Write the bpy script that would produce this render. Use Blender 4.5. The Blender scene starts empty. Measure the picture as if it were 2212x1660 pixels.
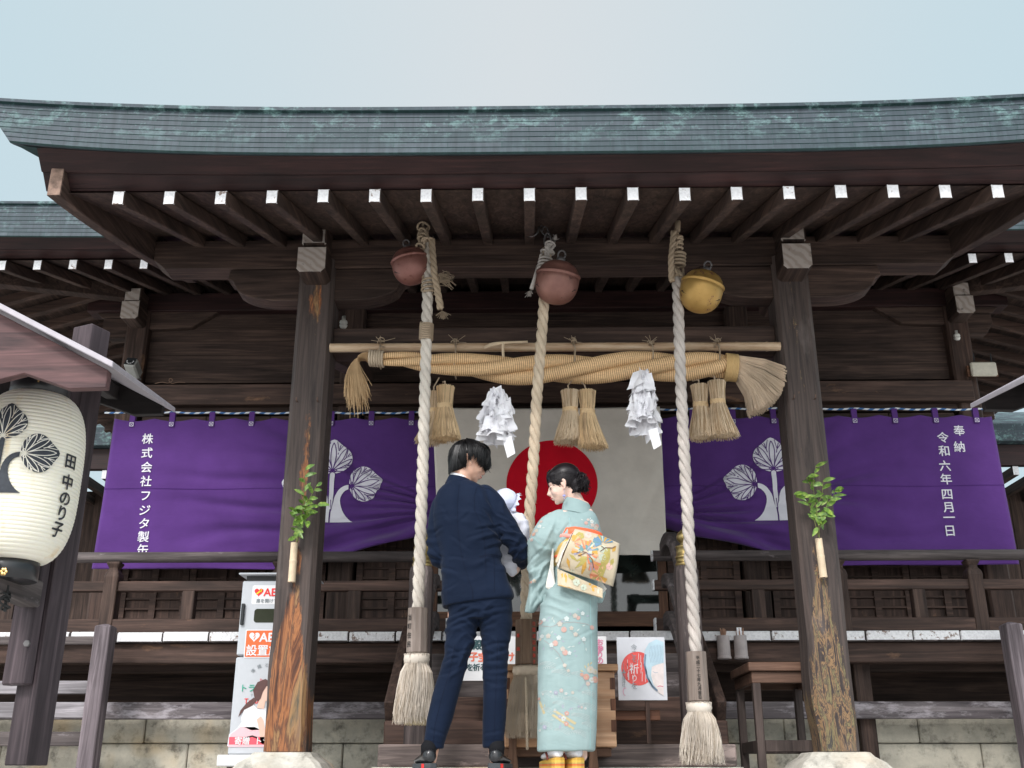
import bpy, bmesh, math, random
from math import sin, cos, pi, radians, sqrt, atan2
from mathutils import Vector, Matrix, noise
from mathutils.bvhtree import BVHTree
R = random.Random(7)
sc = bpy.context.scene
COL = sc.collection

# ---------------------------------------------------------------- camera
F_PX, PITCH, YAW = 2273.0, radians(20.5), radians(0.9)
CAM = Vector((-0.165, 0.0, -0.04))
cd = bpy.data.cameras.new("camera"); cam = bpy.data.objects.new("camera", cd); COL.objects.link(cam)
cam.location = CAM; cam.rotation_euler = (pi/2 + PITCH, 0, YAW)
cd.sensor_width = 36; cd.lens = 36*F_PX/2212; cd.clip_start = 0.05; cd.clip_end = 2000
sc.camera = cam
FW = Vector((-sin(YAW)*cos(PITCH), cos(YAW)*cos(PITCH), sin(PITCH)))
RT = Vector((cos(YAW), sin(YAW), 0)); UP = RT.cross(FW)
def P(u, v, Y):
    """point of the vertical plane y=Y seen at survey coordinates (u, v)"""
    d = FW + RT*((u-1106)/F_PX) + UP*((830-v)/F_PX)
    return CAM + d*((Y-CAM.y)/d.y)
def PX(u, v, Y): return P(u, v, Y).x
def PZ(u, v, Y): return P(u, v, Y).z
def PM(U, V, Y): return P(702+.4471*U, 918+.4471*V, Y)      # survey sheet of the couple
# ---------------------------------------------------------------- world + sun
w = bpy.data.worlds.new("World"); sc.world = w; w.use_nodes = True
nt = w.node_tree; nt.nodes.clear()
SUN_EL, SUN_AZ = radians(42), radians(200)     # azimuth measured clockwise from +Y
sky = nt.nodes.new('ShaderNodeTexSky'); sky.sky_type = 'NISHITA'; sky.sun_disc = False
sky.sun_elevation = SUN_EL; sky.sun_rotation = SUN_AZ; sky.air_density = 1.2; sky.dust_density = 4.0; sky.ozone_density = 1.5
tc = nt.nodes.new('ShaderNodeTexCoord'); L = nt.links.new
def wn(t, **k):
    n_ = nt.nodes.new(t)
    for a_, v_ in k.items(): setattr(n_, a_, v_)
    return n_
sep = wn('ShaderNodeSeparateXYZ'); L(tc.outputs['Generated'], sep.inputs[0])
nz = wn('ShaderNodeTexNoise'); nz.inputs['Scale'].default_value = 1.1; nz.inputs['Detail'].default_value = 3; L(tc.outputs['Generated'], nz.inputs['Vector'])
# thin bright overcast, bluer away from the hall's axis
ab = wn('ShaderNodeMath', operation='ABSOLUTE'); L(sep.outputs[0], ab.inputs[0])
ml = wn('ShaderNodeMath', operation='MULTIPLY_ADD'); L(nz.outputs['Fac'], ml.inputs[0]); ml.inputs[1].default_value = .25; L(ab.outputs[0], ml.inputs[2])
cr = wn('ShaderNodeMapRange'); L(ml.outputs[0], cr.inputs[0]); cr.inputs[1].default_value = .08; cr.inputs[2].default_value = .66; cr.interpolation_type = 'SMOOTHSTEP'
cl_ = wn('ShaderNodeMix', data_type='RGBA'); L(cr.outputs[0], cl_.inputs[0]); cl_.inputs[6].default_value = (5.2, 5.5, 5.62, 1); cl_.inputs[7].default_value = (4.2, 5.3, 5.72, 1)
mix = wn('ShaderNodeMix', data_type='RGBA'); mix.inputs[0].default_value = .88
L(sky.outputs[0], mix.inputs[6]); L(cl_.outputs[2], mix.inputs[7])
# broad glow of the cloud veil round the sun
SDV = (sin(SUN_AZ)*cos(SUN_EL), cos(SUN_AZ)*cos(SUN_EL), sin(SUN_EL))
dt = wn('ShaderNodeVectorMath', operation='DOT_PRODUCT'); L(tc.outputs['Generated'], dt.inputs[0]); dt.inputs[1].default_value = SDV
mx = wn('ShaderNodeMath', operation='MAXIMUM'); L(dt.outputs['Value'], mx.inputs[0]); mx.inputs[1].default_value = 0
pw = wn('ShaderNodeMath', operation='POWER'); L(mx.outputs[0], pw.inputs[0]); pw.inputs[1].default_value = 2.0
gs = wn('ShaderNodeVectorMath', operation='SCALE'); gs.inputs[0].default_value = (14, 14, 14.2); L(pw.outputs[0], gs.inputs['Scale'])
ad = wn('ShaderNodeVectorMath', operation='ADD'); L(mix.outputs[2], ad.inputs[0]); L(gs.outputs[0], ad.inputs[1])
bg = wn('ShaderNodeBackground'); bg.inputs[1].default_value = 0.10
out = wn('ShaderNodeOutputWorld'); L(ad.outputs[0], bg.inputs[0]); L(bg.outputs[0], out.inputs[0])
sd = bpy.data.lights.new("sun", 'SUN'); sd.energy = 1.5; sd.angle = radians(11); sd.color = (1, .96, .94)
so = bpy.data.objects.new("sun", sd); COL.objects.link(so)
sdir = Vector((sin(SUN_AZ)*cos(SUN_EL), cos(SUN_AZ)*cos(SUN_EL), sin(SUN_EL)))
so.rotation_euler = sdir.to_track_quat('Z', 'Y').to_euler(); so.location = (-6, -12, 20)
sc.view_settings.view_transform = 'Standard'; sc.view_settings.look = 'None'
sc.view_settings.exposure = 0.55; sc.view_settings.gamma = 1.0

# ---------------------------------------------------------------- materials
def newmat(name):
    m = bpy.data.materials.new(name); m.use_nodes = True
    n = m.node_tree; b = n.nodes['Principled BSDF']
    return m, n, b
def ramp(n, pts):
    r = n.nodes.new('ShaderNodeValToRGB'); e = r.color_ramp.elements
    while len(e) < len(pts): e.new(0.5)
    for i, (p, c) in enumerate(pts):
        e[i].position = p; e[i].color = (c[0], c[1], c[2], 1) if not isinstance(c, (int, float)) else (c, c, c, 1)
    return r
def noise_n(n, vec, scale, detail=4, rough=.6, dist=0.0):
    t = n.nodes.new('ShaderNodeTexNoise'); t.inputs['Scale'].default_value = scale; t.inputs['Detail'].default_value = detail
    t.inputs['Roughness'].default_value = rough; t.inputs['Distortion'].default_value = dist
    if vec is not None: n.links.new(vec, t.inputs['Vector'])
    return t
def objvec(n, scale=(1, 1, 1), rnd=True, kind='Object'):
    t = n.nodes.new('ShaderNodeTexCoord'); m = n.nodes.new('ShaderNodeMapping'); m.inputs['Scale'].default_value = scale
    if rnd:
        o = n.nodes.new('ShaderNodeObjectInfo'); mu = n.nodes.new('ShaderNodeVectorMath'); mu.operation = 'SCALE'
        co = n.nodes.new('ShaderNodeCombineXYZ')
        for i in range(3): n.links.new(o.outputs['Random'], co.inputs[i])
        n.links.new(co.outputs[0], mu.inputs[0]); mu.inputs['Scale'].default_value = 37
        ad = n.nodes.new('ShaderNodeVectorMath'); n.links.new(t.outputs[kind], ad.inputs[0]); n.links.new(mu.outputs[0], ad.inputs[1])
        n.links.new(ad.outputs[0], m.inputs['Vector'])
    else: n.links.new(t.outputs[kind], m.inputs['Vector'])
    return m.outputs[0]
def mixc(n, fac, a, b, mode='MIX'):
    x = n.nodes.new('ShaderNodeMix'); x.data_type = 'RGBA'; x.blend_type = mode
    for s, val in ((x.inputs[0], fac), (x.inputs[6], a), (x.inputs[7], b)):
        if hasattr(val, 'links'): n.links.new(val, s)
        elif isinstance(val, (int, float)): s.default_value = val
        else: s.default_value = (val[0], val[1], val[2], 1)
    return x.outputs[2]
def bump(n, b, h, strength=.3, dist=.01, prev=None):
    u = n.nodes.new('ShaderNodeBump'); u.inputs['Strength'].default_value = strength; u.inputs['Distance'].default_value = dist
    n.links.new(h, u.inputs['Height'])
    if prev: n.links.new(prev, u.inputs['Normal'])
    n.links.new(u.outputs[0], b.inputs['Normal']); return u.outputs[0]
_wc = {}
def wood(axis, dark, light, key, rough=.75, worn=None, wornlim=.62, bs=.45):
    k = (key, axis)
    if k in _wc: return _wc[k]
    m, n, b = newmat('%s_wood_%s' % (key, axis))
    s = {'x': (1.2, 26, 26), 'y': (26, 1.2, 26), 'z': (26, 26, 1.2)}[axis]
    v = objvec(n, s)
    g = noise_n(n, v, 1.0, 7, .62, 1.1)
    r = ramp(n, [(.3, dark), (.52, [(a+c)/2*.9 for a, c in zip(dark, light)]), (.72, light)])
    n.links.new(g.outputs['Fac'], r.inputs[0])
    v2 = objvec(n, {'x': (.9, 3, 3), 'y': (3, .9, 3), 'z': (3, 3, .9)}[axis])
    g2 = noise_n(n, v2, 1.4, 4)
    r2 = ramp(n, [(.3, .55), (.7, 1.25)]); n.links.new(g2.outputs['Fac'], r2.inputs[0])
    c = mixc(n, 1.0, r.outputs[0], r2.outputs[0], 'MULTIPLY')
    if worn:
        g3 = noise_n(n, v2, 2.3, 6, .7); r3 = ramp(n, [(wornlim, 0), (wornlim+.1, 1)]); n.links.new(g3.outputs['Fac'], r3.inputs[0])
        g4 = mixc(n, 1.0, r3.outputs[0], r2.outputs[0], 'MULTIPLY')
        c = mixc(n, g4, c, worn)
    n.links.new(c, b.inputs['Base Color']); b.inputs['Roughness'].default_value = rough
    b.inputs['Specular IOR Level'].default_value = .3
    bump(n, b, g.outputs['Fac'], bs, .004)
    _wc[k] = m; return m
def DW(a): return wood(a, (.020, .012, .010), (.116, .073, .057), 'dark_stained')
def DR(a): return wood(a, (.014, .0065, .007), (.052, .021, .019), 'reddish_dark', .6)
def GW(a): return wood(a, (.042, .034, .034), (.18, .15, .145), 'weathered_grey', .8, (.33, .29, .30), .62)
def BW(a): return wood(a, (.030, .018, .014), (.135, .080, .062), 'brown', .7, (.22, .12, .07), .62)
def LW(a): return wood(a, (.13, .12, .125), (.40, .37, .39), 'silver', .85)
def flat(name, col, rough=.6, spec=.4, metal=0, var=.12, scale=30, bmp=0.0, kind='Object'):
    m, n, b = newmat(name)
    v = objvec(n, (1, 1, 1), kind=kind); g = noise_n(n, v, scale, 4)
    r = ramp(n, [(.25, 1-var), (.75, 1+var)]); n.links.new(g.outputs['Fac'], r.inputs[0])
    c = mixc(n, 1.0, col, r.outputs[0], 'MULTIPLY'); n.links.new(c, b.inputs['Base Color'])
    b.inputs['Roughness'].default_value = rough; b.inputs['Specular IOR Level'].default_value = spec; b.inputs['Metallic'].default_value = metal
    if bmp: bump(n, b, g.outputs['Fac'], bmp, .004)
    return m
def paint_white():
    m, n, b = newmat('chipped_white_paint')
    v = objvec(n); g = noise_n(n, v, 22, 6, .7); r = ramp(n, [(.62, (.80, .79, .80)), (.67, (.25, .18, .15))]); oi = n.nodes.new('ShaderNodeObjectInfo'); mr = n.nodes.new('ShaderNodeMapRange'); n.links.new(oi.outputs['Random'], mr.inputs[0]); mr.inputs[3].default_value = -.06; mr.inputs[4].default_value = .07
    aa = n.nodes.new('ShaderNodeMath'); n.links.new(g.outputs['Fac'], aa.inputs[0]); n.links.new(mr.outputs[0], aa.inputs[1]); n.links.new(aa.outputs[0], r.inputs[0])
    g2 = noise_n(n, objvec(n, (60, 8, 60)), 1, 4); r2 = ramp(n, [(.3, .78), (.6, 1.0)]); n.links.new(g2.outputs['Fac'], r2.inputs[0])
    n.links.new(mixc(n, 1.0, r.outputs[0], r2.outputs[0], 'MULTIPLY'), b.inputs['Base Color']); b.inputs['Roughness'].default_value = .7
    bump(n, b, g.outputs['Fac'], .3, .003)
    return m
WHITE = paint_white()
def endgrain():
    m, n, b = newmat('cut_end_grain')
    v = objvec(n); wv = n.nodes.new('ShaderNodeTexWave'); wv.wave_type = 'RINGS'; wv.rings_direction = 'Y'
    wv.inputs['Scale'].default_value = 6; wv.inputs['Distortion'].default_value = 9; wv.inputs['Detail'].default_value = 4; wv.inputs['Detail Scale'].default_value = .8
    n.links.new(v, wv.inputs['Vector'])
    r = ramp(n, [(.1, (.36, .30, .26)), (.7, (.46, .40, .36))]); n.links.new(wv.outputs['Fac'], r.inputs[0])
    g = noise_n(n, v, 9, 5, .7); r2 = ramp(n, [(.58, 1.0), (.68, .2)]); n.links.new(g.outputs['Fac'], r2.inputs[0])
    n.links.new(mixc(n, 1.0, r.outputs[0], r2.outputs[0], 'MULTIPLY'), b.inputs['Base Color']); b.inputs['Roughness'].default_value = .85
    bump(n, b, wv.outputs['Fac'], .25, .003)
    return m
ENDG = endgrain()
def copper():
    m, n, b = newmat('patinated_copper')
    v = objvec(n, (1, 1, 1), False)
    br = n.nodes.new('ShaderNodeTexBrick'); br.inputs['Scale'].default_value = 1; br.offset = .5
    sx = n.nodes.new('ShaderNodeSeparateXYZ'); n.links.new(v, sx.inputs[0]); 
    uv = n.nodes.new('ShaderNodeUVMap'); n.links.new(uv.outputs[0], br.inputs['Vector'])
    br.inputs['Brick Width'].default_value = .30; br.inputs['Row Height'].default_value = .034; br.inputs['Mortar Size'].default_value = .0022
    br.inputs['Color1'].default_value = (.040, .056, .068, 1); br.inputs['Color2'].default_value = (.066, .078, .096, 1); br.inputs['Mortar'].default_value = (.02, .05, .05, 1)
    br.inputs['Bias'].default_value = -.1
    g = noise_n(n, objvec(n, (1.6, 1, 2.6), False), 3.2, 9, .8, .1); r = ramp(n, [(.51, 0), (.59, .5), (.70, .8)]); n.links.new(g.outputs['Fac'], r.inputs[0])
    # patina settles along the upper courses
    su = n.nodes.new('ShaderNodeSeparateXYZ'); n.links.new(uv.outputs[0], su.inputs[0])
    mr = n.nodes.new('ShaderNodeMapRange'); n.links.new(su.outputs[1], mr.inputs[0]); mr.inputs[1].default_value = .05; mr.inputs[2].default_value = .27; mr.inputs[3].default_value = .12; mr.inputs[4].default_value = 1.1
    f = mixc(n, 1.0, r.outputs[0], mr.outputs[0], 'MULTIPLY')
    g5 = noise_n(n, objvec(n, (1, 1, 1), False), 1.3, 3); r5 = ramp(n, [(.35, 0), (.7, .22)]); n.links.new(g5.outputs['Fac'], r5.inputs[0])
    c0 = mixc(n, r5.outputs[0], br.outputs[0], (.035, .065, .07))
    c = mixc(n, f, c0, (.21, .36, .345))
    # fine streaks
    g3 = noise_n(n, objvec(n, (30, 30, 3), False), 1, 4); r3 = ramp(n, [(.3, .75), (.7, 1.2)]); n.links.new(g3.outputs['Fac'], r3.inputs[0])
    n.links.new(mixc(n, 1.0, c, r3.outputs[0], 'MULTIPLY'), b.inputs['Base Color'])
    b.inputs['Roughness'].default_value = .6; b.inputs['Specular IOR Level'].default_value = .28
    p = bump(n, b, br.outputs['Fac'], -.3, .003)
    return m
COPPER = copper()
def stone(name, c1, c2, sc_=6, blocks=None, orange=None):
    m, n, b = newmat(name)
    v = objvec(n, (1, 1, 1), False); g = noise_n(n, v, sc_, 8, .7); r = ramp(n, [(.3, c1), (.7, c2)]); n.links.new(g.outputs['Fac'], r.inputs[0])
    c = r.outputs[0]
    g2 = noise_n(n, v, 45, 5, .7)
    if orange:
        g3 = noise_n(n, v, 1.4, 3); r3 = ramp(n, [(.52, 0), (.66, .8)]); n.links.new(g3.outputs['Fac'], r3.inputs[0]); c = mixc(n, r3.outputs[0], c, orange)
    g4 = noise_n(n, v, 9, 6, .7); r4 = ramp(n, [(.50, 1), (.60, .72), (.68, .38)]); n.links.new(g4.outputs['Fac'], r4.inputs[0]); c = mixc(n, 1.0, c, r4.outputs[0], 'MULTIPLY')
    n.links.new(c, b.inputs['Base Color']); b.inputs['Roughness'].default_value = .9
    bump(n, b, g2.outputs['Fac'], .5, .006)
    return m
STONE = stone('old_wall_stone', (.36, .34, .285), (.62, .575, .47), 5, orange=(.56, .42, .24))
PLINTH = stone('pale_granite', (.42, .39, .33), (.68, .65, .58), 8, orange=(.6, .47, .33))
PAVE = stone('pale_paving', (.50, .48, .46), (.62, .60, .58), 3)

# ---------------------------------------------------------------- mesh builder
class MB:
    def __init__(s): s.v = []; s.f = []; s.m = []; s.uv = []
    def add(s, vs, fs, mat=0, uvs=None):
        b = len(s.v); s.v += [tuple(x) for x in vs]; s.uv += (uvs if uvs else [(0, 0)]*len(vs))
        for f in fs: s.f.append(tuple(b+i for i in f)); s.m.append(mat)
    def box(s, x0, x1, y0, y1, z0, z1, mat=0, front=None):
        vs = [(x0,y0,z0),(x1,y0,z0),(x1,y1,z0),(x0,y1,z0),(x0,y0,z1),(x1,y0,z1),(x1,y1,z1),(x0,y1,z1)]
        fs = [(0,3,2,1),(4,5,6,7),(1,2,6,5),(2,3,7,6),(3,0,4,7)]
        s.add(vs, fs, mat); b = len(s.v)-8
        s.f.append((b, b+1, b+5, b+4)); s.m.append(mat if front is None else front)
    def bar(s, p, q, w, h, mat=0, up=(0, 0, 1), end0=None, end1=None, w2=None, h2=None):
        p = Vector(p); q = Vector(q); d = (q-p).normalized(); up = Vector(up); r = d.cross(up).normalized(); u = r.cross(d)
        w2 = w2 or w; h2 = h2 or h; vs = []
        for c, W, H in ((p, w, h), (q, w2, h2)):
            for a, e in ((-1,-1),(1,-1),(1,1),(-1,1)): vs.append(c+r*(a*W/2)+u*(e*H/2))
        s.add(vs, [(0,4,5,1),(1,5,6,2),(2,6,7,3),(3,7,4,0)], mat)
        b = len(s.v)-8
        s.f.append((b, b+1, b+2, b+3)); s.m.append(mat if end0 is None else end0)
        s.f.append((b+7, b+6, b+5, b+4)); s.m.append(mat if end1 is None else end1)
    def prism_y(s, poly, y0, y1, mat=0, front=None):
        n = len(poly); vs = [(x, y0, z) for x, z in poly]+[(x, y1, z) for x, z in poly]
        s.add(vs, [(i, (i+1) % n, (i+1) % n+n, i+n) for i in range(n)]+[tuple(range(n, 2*n))], mat)
        b = len(s.v)-2*n; s.f.append(tuple(b+i for i in reversed(range(n)))); s.m.append(mat if front is None else front)
    def prism_x(s, poly, x0, x1, mat=0):
        n = len(poly); vs = [(x0, y, z) for y, z in poly]+[(x1, y, z) for y, z in poly]
        s.add(vs, [(i, (i+1) % n, (i+1) % n+n, i+n) for i in range(n)]+[tuple(range(n, 2*n)), tuple(reversed(range(n)))], mat)
    def tube(s, pts, rad, n=8, mat=0, cap=True, ell=1.0, ref=None):
        pts = [Vector(p) for p in pts]; k = len(pts)
        if not isinstance(rad, (list, tuple)): rad = [rad]*k
        t0 = (pts[1]-pts[0]).normalized(); a = Vector(ref) if ref else (Vector((0, 0, 1)) if abs(t0.z) < .9 else Vector((1, 0, 0)))
        r = (a - t0*a.dot(t0)).normalized(); vs = []; uvs = []; L_ = 0
        for i, p in enumerate(pts):
            t = (pts[min(i+1, k-1)]-pts[max(i-1, 0)])
            t = t.normalized() if t.length > 1e-9 else t0
            r = (r-t*r.dot(t)).normalized(); q = t.cross(r)
            if i: L_ += (p-pts[i-1]).length
            for j in range(n):
                an = 2*pi*j/n; vs.append(p+r*(cos(an)*rad[i]*ell)+q*(sin(an)*rad[i])); uvs.append((L_, j/n))
        fs = [(i*n+j, i*n+(j+1) % n, (i+1)*n+(j+1) % n, (i+1)*n+j) for i in range(k-1) for j in range(n)]
        if cap: fs += [tuple(reversed(range(n))), tuple(range((k-1)*n, k*n))]
        s.add(vs, fs, mat, uvs)
    def lathe(s, prof, c, n=24, mat=0, mtx=None, capt=False):
        c = Vector(c); vs = []; k = len(prof)
        for r_, z in prof:
            for j in range(n):
                v = Vector((r_*cos(2*pi*j/n), r_*sin(2*pi*j/n), z)); vs.append(c+(mtx @ v if mtx else v))
        fs = [(i*n+j, i*n+(j+1) % n, (i+1)*n+(j+1) % n, (i+1)*n+j) for i in range(k-1) for j in range(n)]
        if capt: fs += [tuple(reversed(range(n))), tuple(range((k-1)*n, k*n))]
        s.add(vs, fs, mat, [(0, 0)]*len(vs))
    def rings(s, rings, mat=0, cap=True):
        n = len(rings[0]); k = len(rings); vs = [p for r in rings for p in r]
        fs = [(i*n+j, i*n+(j+1) % n, (i+1)*n+(j+1) % n, (i+1)*n+j) for i in range(k-1) for j in range(n)]
        if cap: fs += [tuple(reversed(range(n))), tuple(range((k-1)*n, k*n))]
        s.add(vs, fs, mat)
    def mesh(s, name, mats, smooth=False):
        me = bpy.data.meshes.new(name); me.from_pydata(s.v, [], s.f); 
        for m in mats: me.materials.append(m)
        me.polygons.foreach_set('material_index', s.m)
        uvl = me.uv_layers.new(name='UVMap'); idx = [0]*len(me.loops); me.loops.foreach_get('vertex_index', idx)
        flatuv = []
        for i in idx: flatuv += s.uv[i]
        uvl.data.foreach_set('uv', flatuv)
        if smooth: me.polygons.foreach_set('use_smooth', [True]*len(me.polygons))
        me.update(); return me
    def build(s, name, mats, parent=None, smooth=False, bevel=0, fix=True, **kw):
        if not isinstance(mats, (list, tuple)): mats = [mats]
        me = s.mesh(name, mats, smooth)
        if fix:
            bm = bmesh.new(); bm.from_mesh(me); bmesh.ops.recalc_face_normals(bm, faces=bm.faces); bm.to_mesh(me); bm.free()
        return link(name, me, parent, bevel, **kw)
def link(name, me, parent=None, bevel=0, **kw):
    o = bpy.data.objects.new(name, me); COL.objects.link(o)
    if parent is not None:
        o.parent = parent; o.matrix_parent_inverse = Matrix.Translation(base_of(parent)).inverted()
    if bevel:
        b = o.modifiers.new('bevel', 'BEVEL'); b.width = bevel; b.segments = 1; b.limit_method = 'ANGLE'; b.angle_limit = radians(40)
    for k, v in kw.items(): o[k] = v
    return o
def base_of(o):
    v = Vector((0, 0, 0))
    if o.type == 'EMPTY': v += o.location
    return v
def thing(name, label, cat, loc=(0, 0, 0), group=None):
    o = bpy.data.objects.new(name, None); COL.objects.link(o); o.location = loc; o.empty_display_size = .1
    o['label'] = label; o['category'] = cat
    if group: o['group'] = group
    return o
def tag(o, label, cat, group=None):
    o['label'] = label; o['category'] = cat
    if group: o['group'] = group
    return o
def copy_part(o, parent, dx):
    """copy of a part and its own pieces, moved by dx"""
    c = o.copy(); COL.objects.link(c); c.parent = parent; c.matrix_parent_inverse = o.matrix_parent_inverse.copy(); c.location = o.location + Vector(dx)
    for g in list(o.children):
        d = g.copy(); COL.objects.link(d); d.parent = c; d.matrix_parent_inverse = g.matrix_parent_inverse.copy()
    return c
def copy_thing(root, delta, label, mirror=False):
    r = root.copy(); COL.objects.link(r); r.location = root.location + Vector(delta); r['label'] = label
    for ch in list(root.children):
        c = ch.copy(); COL.objects.link(c); c.parent = r; c.matrix_parent_inverse = ch.matrix_parent_inverse.copy()
        for g in list(ch.children):
            d = g.copy(); COL.objects.link(d); d.parent = c; d.matrix_parent_inverse = g.matrix_parent_inverse.copy()
    return r
def remesh(mb, voxel=.008, smooth_it=6, disp=None, name='tmp'):
    me = mb.mesh(name, [], True)
    bm = bmesh.new(); bm.from_mesh(me); bmesh.ops.recalc_face_normals(bm, faces=bm.faces); bm.to_mesh(me); bm.free()
    o = bpy.data.objects.new('tmp', me); COL.objects.link(o)
    a = o.modifiers.new('r', 'REMESH'); a.mode = 'VOXEL'; a.voxel_size = voxel; a.adaptivity = 0
    b = o.modifiers.new('s', 'SMOOTH'); b.factor = .6; b.iterations = smooth_it
    dg = bpy.context.evaluated_depsgraph_get(); dg.update()
    out_ = bpy.data.meshes.new_from_object(o.evaluated_get(dg))
    bpy.data.objects.remove(o, do_unlink=True); bpy.data.meshes.remove(me)
    if disp:
        out_.update(); nv = [v.normal.copy() for v in out_.vertices]
        for v, nn in zip(out_.vertices, nv): v.co = v.co + nn*disp(v.co, nn)
    out_.polygons.foreach_set('use_smooth', [True]*len(out_.polygons)); out_.update()
    out_.name = name
    return out_
def bvh_of(me): return BVHTree.FromPolygons([v.co.copy() for v in me.vertices], [tuple(p.vertices) for p in me.polygons])
# ---------------------------------------------------------------- lettering
_tc = {}
def glyph(body, bold=0.0):
    k = (body, bold)
    if k in _tc: return _tc[k]
    cu = bpy.data.curves.new('t', 'FONT'); cu.body = body; cu.align_x = 'CENTER'; cu.align_y = 'CENTER'; cu.size = 1; cu.offset = bold; cu.resolution_u = 3
    o = bpy.data.objects.new('t', cu); COL.objects.link(o)
    dg = bpy.context.evaluated_depsgraph_get(); me = bpy.data.meshes.new_from_object(o.evaluated_get(dg))
    vs = [(v.co.x, v.co.y) for v in me.vertices]; fs = [tuple(p.vertices) for p in me.polygons]
    bpy.data.objects.remove(o, do_unlink=True); bpy.data.curves.remove(cu); bpy.data.meshes.remove(me)
    if vs:
        cx = (min(v[0] for v in vs)+max(v[0] for v in vs))/2; cy = (min(v[1] for v in vs)+max(v[1] for v in vs))/2
        vs = [(x-cx, y-cy) for x, y in vs]
    _tc[k] = (vs, fs); return _tc[k]
def write(mb, body, x, y, size, fn, mat=0, bold=.012, sx=1.0, rot=0):
    """one sign or word; heavier weights are struck again a hair's breadth aside and proud of the first"""
    vs, fs = glyph(body, 0.0)
    sh = [(0, 0)] + ([(bold, 0), (-bold, 0), (0, bold*.8), (0, -bold*.8)] if bold > .002 else [])
    for k, (ox, oy) in enumerate(sh):
        P_ = [Vector(fn(x+size*(sx*(a+ox)*cos(rot)-(b+oy)*sin(rot)), y+size*(sx*(a+ox)*sin(rot)+(b+oy)*cos(rot)))) for a, b in vs]
        mb.add([p+Vector((0, -.00035*k, 0)) for p in P_], fs, mat)
def write_v(mb, body, x, y, size, step, fn, mat=0, bold=.012, sx=1.0, dx=0):
    for i, ch in enumerate(body):
        if ch != ' ': write(mb, ch, x+dx*i, y-i*step, size, fn, mat, bold, sx)
def poly2(mb, pts, fn, mat=0, maxlen=None):
    bm = bmesh.new(); vs = [bm.verts.new((p[0], p[1], 0)) for p in pts]
    f = bm.faces.new(vs); bmesh.ops.triangulate(bm, faces=[f])
    if maxlen:
        for _ in range(6):
            es = [e for e in bm.edges if e.calc_length() > maxlen]
            if not es: break
            bmesh.ops.subdivide_edges(bm, edges=es, cuts=1); bmesh.ops.triangulate(bm, faces=[f for f in bm.faces if len(f.verts) > 3])
    bm.verts.index_update()
    mb.add([fn(v.co.x, v.co.y) for v in bm.verts], [tuple(v.index for v in f.verts) for f in bm.faces], mat); bm.free()
def stroke2(mb, pts, w, fn, mat=0):
    n = len(pts); vs = []
    for i, p in enumerate(pts):
        a = pts[max(i-1, 0)]; b = pts[min(i+1, n-1)]; dx, dy = b[0]-a[0], b[1]-a[1]; l = sqrt(dx*dx+dy*dy) or 1
        ww = w[i] if isinstance(w, (list, tuple)) else w
        nx, ny = -dy/l*ww/2, dx/l*ww/2; vs += [fn(p[0]+nx, p[1]+ny), fn(p[0]-nx, p[1]-ny)]
    mb.add(vs, [(2*i, 2*i+1, 2*i+3, 2*i+2) for i in range(n-1)], mat)
def circ(cx, cy, r, n=20, a0=0, a1=2*pi): return [(cx+r*cos(a0+(a1-a0)*i/n), cy+r*sin(a0+(a1-a0)*i/n)) for i in range(n+(0 if a1-a0 > 6.2 else 1))]
def bez(p0, p1, p2, p3, n=10):
    o = []
    for i in range(n+1):
        t = i/n; a = (1-t)**3; b = 3*t*(1-t)**2; c = 3*t*t*(1-t); d = t**3
        o.append(tuple(a*p0[k]+b*p1[k]+c*p2[k]+d*p3[k] for k in range(len(p0))))
    return o
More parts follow.
